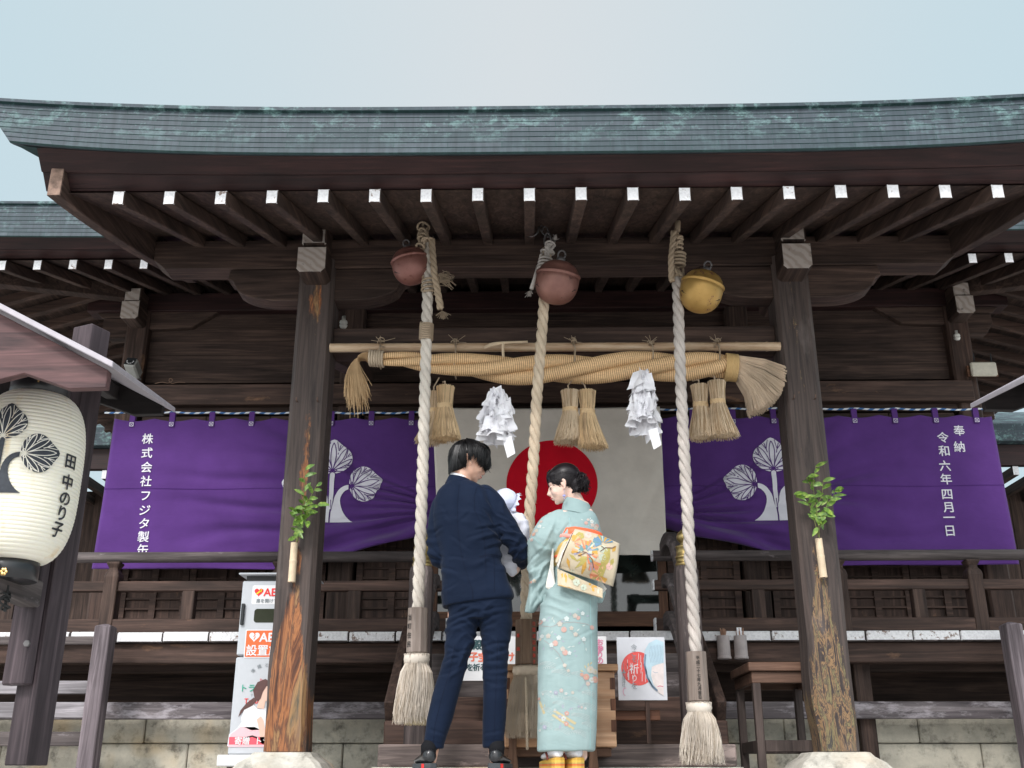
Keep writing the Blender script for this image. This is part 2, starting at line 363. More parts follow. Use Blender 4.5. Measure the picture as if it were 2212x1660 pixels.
def leafcrest(mb, cx, cy, R_, rot, fn, fn2, m_fill, m_line):
    """one broad fan leaf of the crest: pointed round outline, lens-shaped veins, two scrolls at its foot"""
    def tr(x, y): return (cx+R_*(x*cos(rot)-y*sin(rot)), cy+R_*(x*sin(rot)+y*cos(rot)))
    out_ = []
    for i in range(49):
        a = -pi/2+.0+2*pi*i/48; x = cos(a)*1.05; y = .78+sin(a)*.82
        y += .30*math.exp(-((a-pi/2)/.35)**2)
        if i in (0, 48): y = .10
        out_.append(tr(x, y))
    poly2(mb, out_[:-1], fn, m_fill, R_*.12)
    wl = R_*.045
    def lens(ang, l, w_, base=.12):
        b = (0, .12); ti = (sin(ang)*l, .12+cos(ang)*l*.98); nx, ny = cos(ang), -sin(ang)
        m1 = ((b[0]+ti[0])/2+nx*w_, (b[1]+ti[1])/2+ny*w_); m2 = ((b[0]+ti[0])/2-nx*w_, (b[1]+ti[1])/2-ny*w_)
        for m_ in (m1, m2):
            pts = [tr(*q) for q in bez(b, ((b[0]+m_[0])/2+(m_[0]-b[0])*.2, (b[1]+m_[1])/2+(m_[1]-b[1])*.2), ((m_[0]+ti[0])/2+(m_[0]-(b[0]+ti[0])/2)*.5, (m_[1]+ti[1])/2+(m_[1]-(b[1]+ti[1])/2)*.5), ti, 8)]
            stroke2(mb, pts, wl, fn2, m_line)
    for ang, l, w_ in ((0, 1.62, .23), (.52, 1.50, .20), (-.52, 1.50, .20), (1.0, 1.22, .17), (-1.0, 1.22, .17), (1.48, 1.02, .15), (-1.48, 1.02, .15)): lens(ang, l, w_)
    for sgn in (-1, 1):
        for ang, r0, r1 in ((.26, .95, 1.85), (.76, .85, 1.62), (1.24, .7, 1.32), (1.78, .5, 1.0)):
            ex = (sin(ang)*sgn*r0, .12+cos(ang)*r0); tip = (sin(ang)*sgn*r1*.82, .12+cos(ang)*r1*.82)
            o_ = (sin(ang+.14)*sgn*(r1*.84), .12+cos(ang+.14)*r1*.9); i_ = (sin(ang-.14)*sgn*(r1*.84), .12+cos(ang-.14)*r1*.9)
            stroke2(mb, [tr(*ex), tr(*tip)], wl, fn2, m_line)
            for o2 in (o_, i_): stroke2(mb, [tr(ex[0]+(tip[0]-ex[0])*.35, ex[1]+(tip[1]-ex[1])*.35), tr(*o2)], wl*.8, fn2, m_line)
        sp = [(sgn*.17+.13*(1-k/14*.8)*cos(pi/2+sgn*k*.55), .02+.12+.13*(1-k/14*.8)*sin(pi/2+sgn*k*.55)) for k in range(13)]
        stroke2(mb, [tr(*q) for q in sp], wl*.9, fn2, m_line)
        stroke2(mb, [tr(0, .10), tr(sgn*.16, -.04)], wl, fn2, m_line)
def crest(mb, cx, cy, S, fn, fn2, mf, ml):
    """three leaves on curling stems; S = width of the top leaf"""
    def q(x, y): return (cx+S*x, cy+S*y)
    leafcrest(mb, *q(0, .40), S*.50, 0, fn, fn2, mf, ml)
    leafcrest(mb, *q(-.50, .02), S*.47, radians(80), fn, fn2, mf, ml)
    leafcrest(mb, *q(.50, .02), S*.47, radians(-80), fn, fn2, mf, ml)
    poly2(mb, [q(-.065, .42), q(.065, .42), q(.055, -.35), q(.03, -.6), q(-.03, -.6), q(-.055, -.35)], fn, mf, S*.07)
    for s in (-1, 1):
        a = bez((.46*s, .06), (.30*s, .05), (.09*s, -.08), (.075*s, -.42), 9)
        b = bez((.62*s, -.96), (.30*s, -.82), (.06*s, -.18), (.46*s, -.06), 13)
        pts = [q(*p) for p in a+[(.02*s, -.60), (.02*s, -.98)]+b]
        poly2(mb, pts, fn, mf, S*.07)
    stroke2(mb, [q(0, -.35), q(.02, -.6), q(0, -.98)], S*.022, fn2, ml)
# ================================================================ SETTING
def struct(o): o['kind'] = 'structure'; return o
m = MB(); m.box(-60, 60, -60, 60, -.9, -.6); struct(m.build('ground', PAVE))
m = MB(); m.box(-14, 14, 5.56, 24, -.596, 0.0); struct(m.build('stone_platform', PAVE, bevel=.01))
# ================================================================ SHRINE HALL
SP = .2925                     # rafter spacing
hall = thing('shrine_hall', 'dark timber shrine hall with green copper roof edges, white-tipped rafters and raised verandah', 'shrine', (0, 9, 0))
YC = 6.6                        # front face of the porch columns
# ---- porch columns
def decay_mat(name, seed, centre):
    m, n, b = newmat(name)
    v = objvec(n, (26, 26, 1.2), False); g = noise_n(n, v, 1, 7, .62, 1.2)
    r = ramp(n, [(.3, (.022, .016, .015)), (.7, (.10, .072, .062))]); n.links.new(g.outputs['Fac'], r.inputs[0])
    mp = n.nodes.new('ShaderNodeMapping'); mp.inputs['Location'].default_value = (seed, seed, seed); mp.inputs['Scale'].default_value = (9, 9, 1.3) if seed < 5 else (20, 20, 3.5); mp.inputs['Rotation'].default_value = (0, radians(10), 0)
    t = n.nodes.new('ShaderNodeTexCoord'); n.links.new(t.outputs['Object'], mp.inputs['Vector'])
    g2 = noise_n(n, mp.outputs[0], 1.0, 6, .65, 1.6)
    r2 = ramp(n, [(.30, (.02, .012, .010)), (.40, (.13, .045, .02)), (.47, (.38, .15, .055)), (.53, (.10, .04, .024)), (.60, (.34, .19, .08)), (.70, (.09, .08, .055))] if seed < 5 else [(.30, (.02, .016, .016)), (.46, (.05, .036, .033)), (.50, (.34, .20, .09)), (.54, (.05, .038, .036)), (.60, (.26, .21, .09)), (.64, (.05, .045, .04))]); n.links.new(g2.outputs['Fac'], r2.inputs[0])
    s = n.nodes.new('ShaderNodeSeparateXYZ'); n.links.new(t.outputs['Object'], s.inputs[0])
    # the worn patch: bottom metre, across the middle of the front face
    a1 = n.nodes.new('ShaderNodeMapRange'); n.links.new(s.outputs[2], a1.inputs[0]); a1.inputs[1].default_value = 1.35; a1.inputs[2].default_value = .35; a1.inputs[3].default_value = -.28; a1.inputs[4].default_value = .32
    su = n.nodes.new('ShaderNodeMath'); su.operation = 'SUBTRACT'; n.links.new(s.outputs[0], su.inputs[0]); su.inputs[1].default_value = centre
    ab = n.nodes.new('ShaderNodeMath'); ab.operation = 'ABSOLUTE'; n.links.new(su.outputs[0], ab.inputs[0])
    a2 = n.nodes.new('ShaderNodeMapRange'); n.links.new(ab.outputs[0], a2.inputs[0]); a2.inputs[1].default_value = .03; a2.inputs[2].default_value = .125; a2.inputs[3].default_value = .30; a2.inputs[4].default_value = -.25
    mp3 = n.nodes.new('ShaderNodeMapping'); mp3.inputs['Scale'].default_value = (5, 5, 1.6) if seed < 5 else (20, 20, 3); mp3.inputs['Rotation'].default_value = (0, radians(12), 0); n.links.new(t.outputs['Object'], mp3.inputs['Vector'])
    g3 = noise_n(n, mp3.outputs[0], 1, 6, .7)
    ad = n.nodes.new('ShaderNodeMath'); n.links.new(a1.outputs[0], ad.inputs[0]); n.links.new(a2.outputs[0], ad.inputs[1])
    ad2 = n.nodes.new('ShaderNodeMath'); n.links.new(ad.outputs[0], ad2.inputs[0]); n.links.new(g3.outputs['Fac'], ad2.inputs[1])
    rr = ramp(n, [(.55, 0), (.62, 1)] if seed < 5 else [(.60, 0), (.64, .85)]); n.links.new(ad2.outputs[0], rr.inputs[0])
    c = mixc(n, rr.outputs[0], r.outputs[0], r2.outputs[0])
    # pale bleached patches
    g5 = noise_n(n, objvec(n, (4, 4, 1.4), False), 1, 5, .6); r5 = ramp(n, [(.60, 0), (.72, .55)]); n.links.new(g5.outputs['Fac'], r5.inputs[0])
    c = mixc(n, r5.outputs[0], c, (.20, .165, .15))
    n.links.new(c, b.inputs['Base Color']); b.inputs['Roughness'].default_value = .75
    p = bump(n, b, g.outputs['Fac'], .35, .004); bump(n, b, g2.outputs['Fac'], .5, .012, p)
    return m
XL = (-1.775, -1.522); XR = None
xl0 = (PX(563, 1622, YC)+PX(634, 751, YC))/2; xl1 = (PX(656, 1622, YC)+PX(713, 751, YC))/2
xr0 = (PX(1769, 1622, YC)+PX(1685, 751, YC))/2; xr1 = (PX(1862, 1622, YC)+PX(1764, 751, YC))/2
CW = .25; cxl = (xl0+xl1)/2; cxr = (xr0+xr1)/2
zpl = PZ(610, 1624, YC)
ztop = PZ(680, 592, YC)
cols = []
for cx, sd_ in ((cxl, 1.0), (cxr, 9.0)):
    m = MB(); h = CW/2; c_ = .028
    poly = [(-h+c_, -h), (h-c_, -h), (h, -h+c_), (h, h-c_), (h-c_, h), (-h+c_, h), (-h, h-c_), (-h, -h+c_)]
    rg = []
    zs = [zpl+i*(ztop+.12-zpl)/60 for i in range(61)]
    for z in zs:
        pts = []
        for k, (a, b_) in enumerate(poly):
            e = 0
            if z < 1.0 and b_ <= -h+c_+1e-6: e = max(0, 1-z)*.03*noise.noise(Vector((a*9+sd_*3, 4, z*3.2)))
            ex = 0
            if z < 1.1: ex = max(0, 1.1-z)*.035*noise.noise(Vector((sd_*5, a*4, z*2.5)))*(1 if a < 0 else .4)
            pts.append((cx+a+ex, YC+h+b_-e, z))
        rg.append(pts)
    m.rings(rg)
    o = m.build('column', decay_mat('worn_column_wood_%d' % sd_, sd_, cx+(.0 if sd_ < 5 else -.02)), hall); cols.append(o)
    # nails and hooks
    for dx in (-.07, .07):
        k = MB(); k.tube([(cx+dx, YC+.002, 2.31), (cx+dx, YC-.03, 2.31), (cx+dx, YC-.035, 2.33)], .004, 5)
        k.build('hook', flat('rusty_iron', (.12, .07, .05)), o)
    # base stone
    b = MB(); a0 = CW/2+.045; a1 = CW/2+.115
    def sq(a, z, ch=.03): return [(cx+x, YC+h+y, z) for x, y in ((-a+ch, -a), (a-ch, -a), (a, -a+ch), (a, a-ch), (a-ch, a), (-a+ch, a), (-a, a-ch), (-a, -a+ch))]
    b.rings([sq(a1+.03, -.0), sq(a1, .04), sq(a0+.02, zpl-.03), sq(a0, zpl-.004)])
    b.build('base_stone', PLINTH, o, bevel=.006)
# ---- porch purlin (front beam), beam heads, boat brackets
m = MB()
zb1, zb0 = PZ(1200, 515, YC+.02), PZ(1200, 575, YC+.02)
bx0, bx1 = PX(327, 575, YC), PX(2072, 575, YC)
m.prism_y([(bx0+.0, zb0+.07), (bx0+.09, zb0), (bx1-.09, zb0), (bx1, zb0+.07), (bx1, zb1), (bx0, zb1)], YC+.02, YC+.21)
m.build('purlin', DW('x'), hall, bevel=.004)
zk0 = PZ(1200, 641, YC)
for cx in (cxl, cxr):
    for_ = [(cx-.60, zb0-.003)]
    l = .62; poly = [(cx-l, zb0-.003), (cx-l-.015, zb0-.08)] + [(cx-l+.02+.34*t, zb0-.09-(zb0-.09-zk0)*sqrt(1-(1-t)**2)) for t in [i/8 for i in range(9)]]
    poly += [(2*cx-x, z) for x, z in reversed(poly)]
    m = MB(); m.prism_y(poly, YC+.035, YC+.20); m.build('boat_bracket', DW('x'), hall, bevel=.006)
    # upper and lower beam heads
    u0 = 649 if cx < 0 else 1690; u1 = 699 if cx < 0 else 1748
    m = MB(); zA, zB = PZ(700, 477, YC-.16), PZ(700, 528, YC-.16); 
    m.box(cx-.085, cx+.085, YC-.16, YC+.9, zB, zA, 0, 1); m.build('beam_head', [DW('y'), ENDG], hall, bevel=.012)
    m = MB(); zA, zB = PZ(700, 533, YC-.20), PZ(700, 588, YC-.20); e = .03
    poly = [(cx-.1+e, zB), (cx+.1-e, zB), (cx+.1, zB+e), (cx+.1, zA), (cx-.1, zA), (cx-.1, zB+e)]
    m.prism_y(poly, YC-.20, YC+.6, 0, 1); m.build('beam_head', [DW('y'), ENDG], hall, bevel=.004)
# ---- tie beam between the porch columns
m = MB(); m.box(cxl+CW/2, cxr-CW/2, YC+.09, YC+.24, PZ(1200, 762, YC+.09), PZ(1200, 707, YC+.09)); m.build('tie_beam', DW('x'), hall, bevel=.005)
# struts that join the porch to the hall
for cx in (cxl, cxr):
    m = MB(); m.bar((cx, YC+.2, 2.82), (cx, 8.95, 3.45), .13, .2); m.build('rainbow_beam', DW('y'), hall, bevel=.006)
# ---- porch rafters
YT = 5.20; zt_ = PZ(1200, 420, YT); SL = .34
def rafter_mb(y0, y1, x, z0, sl, w_=.066, h_=.085):
    mb = MB(); 
    hv = h_*sqrt(1+sl*sl)
    zt0 = z0+hv/2; zb_ = z0-hv/2; dz = (y1-y0)*sl
    vs = [(x-w_/2, y0, zb_), (x+w_/2, y0, zb_), (x+w_/2, y0, zt0), (x-w_/2, y0, zt0), (x-w_/2, y1, zb_+dz), (x+w_/2, y1, zb_+dz), (x+w_/2, y1, zt0+dz), (x-w_/2, y1, zt0+dz)]
    mb.add(vs, [(0, 4, 5, 1), (1, 5, 6, 2), (2, 6, 7, 3), (3, 7, 4, 0), (7, 6, 5, 4)], 0); mb.f.append((0, 1, 2, 3)); mb.m.append(1)
    return mb
raf = rafter_mb(YT, 7.72, 0, zt_, SL).build('rafter', [DW('y'), WHITE], hall, bevel=.005)
raf.location.x = -8.5*SP
for i in range(1, 18):
    copy_part(raf, hall, (i*SP, R.uniform(-.004, .004), R.uniform(-.004, .004)))
# verge beams at the two ends of the porch
XV = PX(121, 400, YT-.02)
for s in (-1, 1):
    m = MB(); x = s*abs(XV); pts = []
    for i in range(13):
        y = YT-.03+2.4*i/12; t = i/12; z = PZ(121, 388, YT)+.17*(2.4*t)+.06*(2.4*t)**1.6; pts.append((x, y, z))
    rr = []
    for (a, y, z) in pts:
        hh = .125+.012*(y-YT); rr.append([(a-.04, y, z-hh), (a+.04, y, z-hh), (a+.04, y, z+hh), (a-.04, y, z+hh)])
    m.rings(rr); m.f[-2] = m.f[-2]; m.m[-2] = 1; m.build('verge_beam', [DW('y'), flat('bare_rotten_end', (.26, .17, .13), .8, var=.6, scale=26, bmp=.5)], hall, bevel=.005)
# ---- curved eave
XE = 3.05
def lift(x): return .088*(abs(x)/3.0)**3.6
def strip(mb, prof, xs, mat=0, fn=lift, k=None, uvz=None):
    """prof: list of (y, z, liftfactor); extruded along x"""
    n = len(prof); vs = []; uvs = []; Lz = [0]
    for i in range(1, n): Lz.append(Lz[-1]+sqrt((prof[i][0]-prof[i-1][0])**2+(prof[i][1]-prof[i-1][1])**2))
    if uvz: Lz = [max(0, (p[1]-uvz[0])/(uvz[1]-uvz[0])*8*.034) for p in prof]
    for x in xs:
        for i, (y, z, lf) in enumerate(prof): vs.append((x+(prof[i][3]*(1 if x > 0 else -1) if len(prof[i]) > 3 and abs(x) >= max(abs(q) for q in xs)-1e-6 else 0), y, z+lf*fn(x))); uvs.append((x, Lz[i]))
    fs = [(i*n+j, i*n+j+1, (i+1)*n+j+1, (i+1)*n+j) for i in range(len(xs)-1) for j in range(n-1)]
    mb.add(vs, fs, mat, uvs)
def smooth(a, b, x): t = max(0, min(1, (x-a)/(b-a))); return t*t*(3-2*t)
def eave(parent, yE, zC0, zC1, yF0, zF0, yF1, zF1, x0, x1, fn, back, slope, shear=False):
    xs = [x0+(x1-x0)*i/48 for i in range(49)]
    m = MB(); nC = 8; prof = []
    for i in range(nC):      # lapped courses of sheet copper
        a = zC0+(zC1-zC0)*i/nC; b = zC0+(zC1-zC0)*(i+1)/nC
        prof += [(yE+.002, a, 1), (yE-.002, a+.001, 1) , (yE+.001, b, 1)]
    prof2 = [(yF1+.02, zF1+.006, 1)] + [(yE+.012, zC0-.004, 1)] + prof + [(yE-.022, zC1+.002, 1), (yE-.024, zC1+.022, 1), (yE+.05, zC1+.03, 1)]
    strip(m, prof2, xs, 0, fn, uvz=(zC0, zC1))
    # roof surface and underside, closed at the ends
    top = [(yE+.05, zC1+.03, 1), (yE+1.2, zC1+.03+1.2*slope, .6), (back, zC1+.03+(back-yE)*slope*1.25, .1)]
    strip(m, top, xs, 0, fn)
    for x in (x0, x1):
        pr = prof2+top[1:]+[(back, zC1-.25+(back-yE)*slope*1.25, .1), (yF1+.02, zF1+.006, 1)]
        m.add([(x, p[0], p[1]+p[2]*fn(x)) for p in pr], [tuple(range(len(pr)))], 0)
    strip(m, [(yF1+.02, zF1+.006, 1), (back, zC1-.25+(back-yE)*slope*1.25, .1)], xs, 0, fn)
    if shear:
        nv = []
        for x, y, z in m.v:
            g = smooth(2.2, abs(x1), abs(x)); q = max(0, min(1.2, (z-fn(x)-zC0)/(zC1-zC0)))*max(0, 1-(y-yE)/1.5)
            nv.append((x+(1 if x > 0 else -1)*g*(-.05+.20*q), y, z))
        m.v = nv
    m.build('copper_roof', COPPER, parent)
    return xs
zF0, zF1 = PZ(1203, 406, 5.27), PZ(1203, 333, 5.08)
zC0, zC1 = PZ(1203, 328, 5.0), PZ(1203, 241, 5.0)
xs = eave(hall, 5.0, zC0, zC1, 5.27, zF0, 5.08, zF1, -XE-.06, XE+.06, lift, 8.6, .34, True)
m = MB(); e_ = abs(XV)+.10
xf = [-e_+2*e_*i/40 for i in range(41)]
strip(m, [(5.33, zF0+.015, .1), (5.275, zF0, .1), (5.20, zF0+.052, .45)], xf, 0)
m.build('eave_board', DR('x'), hall)
m = MB(); strip(m, [(5.20, zF0+.050, .45), (5.185, zF0+.046, .45), (5.085, zF1-.004, 1), (5.10, zF1+.006, 1)], xf, 0); m.build('eave_board', DR('x'), hall)
m = MB()     # boarding above the rafters
zr = zt_+.085/2*1.06+.004
strip(m, [(5.26, zr+.06*SL, .0), (7.9, zr+2.7*SL, 0)], [-abs(XV), abs(XV)], 0); strip(m, [(5.26, zr+.03+.06*SL, .0), (7.9, zr+.03+2.7*SL, 0)], [-abs(XV), abs(XV)], 0)
m.build('roof_boarding', DW('y'), hall)
# side soffit between verge beam and roof edge
for s in (-1, 1):
    m = MB(); x0, x1 = s*(abs(XV)+.04), s*(XE-.02)
    vs = [(x0, 5.1, zF1+lift(x0)), (x1, 5.03, zC0+lift(x1)), (x1, 8.3, zC0+3.25*.36), (x0, 8.3, zF1+3.2*.36)]
    m.add(vs, [(0, 1, 2, 3)]); m.add([(a, b, c+.02) for a, b, c in vs], [(3, 2, 1, 0)])
    m.build('verge_soffit', COPPER, hall)
# ================================================================ MAIN HALL
YM = 9.0; YMT = 7.66
XM = abs(PX(297, 700, YM)); 
ztm = PZ(156, 572, YMT); SLM = .30
XT = XM+1.40
# main eave rafters: whole front
mr = rafter_mb(YMT, 9.1, 0, ztm, SLM).build('rafter', [DW('y'), WHITE], hall, bevel=.004)
x_first = PX(311, 572, YMT); x0m = x_first-SP*5
nR = int((2*abs(x0m))/SP)+1
mr.location.x = x0m
for i in range(1, nR): copy_part(mr, hall, (i*SP, 0, R.uniform(-.003, .003)))
# side rafters, running outwards from the side walls
def side_rafter(s):
    mb = MB(); hv = .088; xi = s*(XM-.05); xo = s*(XM+1.42); zi = ztm+1.40*SLM; zo = ztm
    a = [(xo, -.033, zo-hv/2), (xo, .033, zo-hv/2), (xo, .033, zo+hv/2), (xo, -.033, zo+hv/2)]; b = [(xi, -.033, zi-hv/2), (xi, .033, zi-hv/2), (xi, .033, zi+hv/2), (xi, -.033, zi+hv/2)]
    mb.add(a+b, [(0, 4, 5, 1), (1, 5, 6, 2), (2, 6, 7, 3), (3, 7, 4, 0), (7, 6, 5, 4)], 0); mb.f.append((0, 1, 2, 3)); mb.m.append(1)
    return mb
for s in (-1, 1):
    o = side_rafter(s).build('rafter', [BW('x'), WHITE], hall, bevel=.004); o.location.y = YM+.2
    for i in range(1, 10): copy_part(o, hall, (0, i*SP*1.05, 0))
    m = MB(); m.bar((s*(XM+1.5), YMT-.1, ztm-.02), (s*XM, YM, ztm+1.4*SLM-.03), .12, .2, 0, end0=1); m.build('hip_rafter', [DW('y'), WHITE], hall, bevel=.004)
    for k in range(1, 5):     # jack rafters between the hip and the side eave
        yy = YM+.2-k*SP*1.05; ln_ = yy-YMT-.02
        if ln_ < .2: continue
        mb = MB(); hv = .088; xo = s*(XM+1.42); xi = s*(XM+1.42-ln_); zo = ztm; zi = ztm+ln_*SLM
        a = [(xo, yy-.033, zo-hv/2), (xo, yy+.033, zo-hv/2), (xo, yy+.033, zo+hv/2), (xo, yy-.033, zo+hv/2)]; b = [(xi, yy-.033, zi-hv/2), (xi, yy+.033, zi-hv/2), (xi, yy+.033, zi+hv/2), (xi, yy-.033, zi+hv/2)]
        mb.add(a+b, [(0, 4, 5, 1), (1, 5, 6, 2), (2, 6, 7, 3), (3, 7, 4, 0), (7, 6, 5, 4)], 0); mb.f.append((0, 1, 2, 3)); mb.m.append(1); mb.build('rafter', [BW('x'), WHITE], hall, bevel=.004)
# boarding over main rafters (front and sides)
m = MB(); zr = ztm+.052
vs = [(-XT-.1, YMT+.05, zr+.015), (XT+.1, YMT+.05, zr+.015), (XM, YM+.05, zr+1.4*SLM), (-XM, YM+.05, zr+1.4*SLM), (-XT-.1, 13, zr+.015), (-XM, 13, zr+1.4*SLM), (XT+.1, 13, zr+.015), (XM, 13, zr+1.4*SLM)]
fs = [(0, 1, 2, 3), (0, 3, 5, 4), (1, 6, 7, 2), (3, 2, 7, 5)]
m.add(vs, fs); m.add([(a, b, c+.03) for a, b, c in vs], fs); m.build('roof_boarding', DW('y'), hall, fix=False)
# main fascia and copper edge
zf0, zf1 = PZ(100, 561, YMT+.06), PZ(100, 518, YMT-.1)
def liftm(x): return .05*(abs(x)/5.6)**3
xs = [-XT-.2+(2*XT+.4)*i/30 for i in range(31)]
m = MB(); strip(m, [(YMT+.12, zf0+.01, .5), (YMT+.06, zf0, .5), (YMT-.02, zf0+.035, .6)], xs, 0, liftm); m.build('eave_board', DR('x'), hall)
m = MB(); strip(m, [(YMT-.02, zf0+.034, .6), (YMT-.035, zf0+.032, .6), (YMT-.12, zf1, 1), (YMT-.1, zf1+.01, 1)], xs, 0, liftm); m.build('eave_board', DR('x'), hall)
zc0, zc1 = PZ(100, 515, YMT-.2), PZ(100, 448, YMT-.2)
eave(hall, YMT-.2, zc0, zc1, YMT, zf0, YMT-.12, zf1, -XT-.35, XT+.35, liftm, 13, .42)
# main columns + brackets (corner and inner ones)
zmt = PZ(297, 690, YM)
for x in (-XM, -cxr*1.0-.12, cxr+.12, XM):
    m = MB(); c_ = .02; h = .105
    poly = [(-h+c_, -h), (h-c_, -h), (h, -h+c_), (h, h-c_), (h-c_, h), (-h+c_, h), (-h, h-c_), (-h, -h+c_)]
    m.rings([[(x+a, YM+h+b_, z) for a, b_ in poly] for z in (.38, zmt+.1)]); m.build('column', BW('z') if abs(x) > 3 else DW('z'), hall)
for s in (-1, 1):
    x = s*XM
    m = MB(); zA, zB = PZ(285, 622, YM-.2), PZ(285, 647, YM-.2); m.box(x-.075, x+.075, YM-.2, YM+.3, zB-.02, zA, 0, 1); m.build('beam_head', [DW('y'), ENDG], hall, bevel=.01)
    m = MB(); zA, zB = PZ(285, 650, YM-.22), PZ(285, 689, YM-.22); e = .025
    m.prism_y([(x-.085+e, zB), (x+.085-e, zB), (x+.085, zB+e), (x+.085, zA), (x-.085, zA), (x-.085, zB+e)], YM-.22, YM+.3, 0, 1); m.build('beam_head', [DW('y'), ENDG], hall, bevel=.004)
    # stepped side brackets outside the corner
    m = MB(); zA, zB = PZ(285, 650, YM), PZ(285, 700, YM)
    m.prism_y([(x-s*.1, zA), (x+s*.42, zA), (x+s*.42, zA-.1), (x+s*.36, zA-.16), (x-s*.1, zA-.16)], YM+.04, YM+.17); 
    m.build('side_bracket', DW('x'), hall, bevel=.004)
    m = MB(); m.prism_y([(x-s*.1, zA-.163), (x+s*.34, zA-.163), (x+s*.35, zA-.26), (x+s*.28, zB-.13), (x-s*.1, zB-.13)], YM+.05, YM+.16)
    m.build('side_bracket', DW('x'), hall, bevel=.004)
    # boat bracket on the inside
    l = .62; zk = PZ(285, 705, YM)
    poly = [(x-s*.05, zA+.0), (x-s*.76, zA+.0), (x-s*.77, zA-.08), (x-s*.70, zA-.13), (x-s*.5, zk+.0), (x-s*.05, zk-.02)]
    m = MB(); m.prism_y(poly, YM+.035, YM+.17); m.build('boat_bracket', DW('x'), hall, bevel=.004)
zp1, zp0 = PZ(900, 630, YM), PZ(900, 668, YM)
m = MB(); m.box(-XM-.5, XM+.5, YM+.0, YM+.2, zp0, zp1); m.build('purlin', DR('x'), hall, bevel=.005)
# plank wall under the purlin, head beam
m = MB(); z0 = PZ(900, 826, YM+.1)
for i in range(5):
    a = z0+(zp0-z0)*i/5; m.box(-XM+.1, XM-.1, YM+.10+.004*(i % 2), YM+.14, a+.003, z0+(zp0-z0)*(i+1)/5)
m.build('plank_wall', DW('x'), hall)
m = MB(); m.box(-XM-.02, XM+.02, YM-.06, YM+.16, PZ(900, 872, YM-.06), PZ(900, 828, YM-.06)); m.build('head_beam', BW('x'), hall, bevel=.005)
m = MB(); m.box(-XM+.1, XM-.1, YM+.03, YM+.16, PZ(900, 893, YM+.03), PZ(900, 876, YM+.03)); m.build('head_beam', DW('x'), hall, bevel=.004)
# dark side walls and back of the room
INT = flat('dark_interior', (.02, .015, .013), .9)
zfl = PZ(1200, 1364, 7.9)
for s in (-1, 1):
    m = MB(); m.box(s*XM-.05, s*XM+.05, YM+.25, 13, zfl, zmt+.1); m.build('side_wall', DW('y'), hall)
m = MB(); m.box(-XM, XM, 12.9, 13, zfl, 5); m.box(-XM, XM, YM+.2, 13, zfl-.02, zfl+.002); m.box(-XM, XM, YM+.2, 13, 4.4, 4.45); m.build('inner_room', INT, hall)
# louvred doors between the columns
def louvre(x0, x1, zlo, zhi, n_mid=1):
    mb = MB(); y = YM+.07
    mb.box(x0, x1, y+.03, y+.05, zlo, zhi)
    nP = int((zhi-zlo)/.086)
    for i in range(nP+1):
        z = zlo+i*.086; mb.box(x0+.03, x1-.03, y+.008, y+.03, z, z+.016, 1)
    k = n_mid+2
    for i in range(k):
        xx = x0+(x1-x0-.055)*i/(k-1); mb.box(xx, xx+.055, y, y+.032, zlo, zhi, 1)
    mb.box(x0, x1, y-.004, y+.036, zlo, zlo+.05, 1); mb.box(x0, x1, y-.004, y+.036, zhi-.05, zhi, 1)
    return mb
zl0, zl1 = zfl+.08, PZ(900, 893, YM)
wdt = 0.93
xin = cxr+.12
segs = []
for s in (-1, 1):
    a, b = xin+.13, XM-.13
    for i in range(3):
        segs.append((s, a+(b-a)*i/3, a+(b-a)*(i+1)/3))
    segs.append((s, 1.03, xin-.13))
for s, a, b in segs:
    x0, x1 = (a, b) if s > 0 else (-b, -a)
    louvre(x0+.004, x1-.004, zl0, zl1, 1).build('louvred_door', [BW('z'), BW('x')], hall)
m = MB(); m.box(-XM, XM, YM-.02, YM+.18, zfl-.02, zfl+.078); m.build('door_sill', DW('x'), hall, bevel=.004)
# glazed doors in the middle
ORW = wood('z', (.07, .03, .017), (.26, .125, .07), 'orange_brown', .6)
ORX = wood('x', (.07, .03, .017), (.26, .125, .07), 'orange_brown', .6)
gl, gn, gb = newmat('dark_window_glass'); gb.inputs['Base Color'].default_value = (.01, .012, .012, 1); gb.inputs['Roughness'].default_value = .04; gb.inputs['Specular IOR Level'].default_value = .9
g = noise_n(gn, objvec(gn, (1, 1, 1), False), 5, 5, .6); r = ramp(gn, [(.45, (.006, .008, .007)), (.62, (.03, .04, .035))]); gn.links.new(g.outputs['Fac'], r.inputs[0]); gn.links.new(r.outputs[0], gb.inputs['Base Color'])
zs0, zs1 = PZ(1300, 1343, YM+.05), PZ(1300, 1213, YM+.05)
for x0, x1 in ((-1.0, 0.01), (.0+.02, 1.02)):
    f = MB(); f.box(x0, x0+.055, YM+.05, YM+.09, zs0-.04, zl1); f.box(x1-.075, x1, YM+.05, YM+.09, zs0-.04, zl1)
    f.box(x0+.055, x1-.075, YM+.052, YM+.088, zs0-.04, zs0+.085, 1); f.box(x0+.055, x1-.075, YM+.052, YM+.088, zs0+1.0, zs0+1.05, 1)
    fo = f.build('glazed_door', [ORW, ORX], hall, bevel=.002)
    g_ = MB(); g_.box(x0+.055, x1-.075, YM+.068, YM+.074, zs0+.085, zs0+1.0); g_.build('glass_pane', gl, fo)
# white paper streamers seen through the glass
PAPER = flat('white_paper', (.90, .89, .92), .8, .2, var=.04)
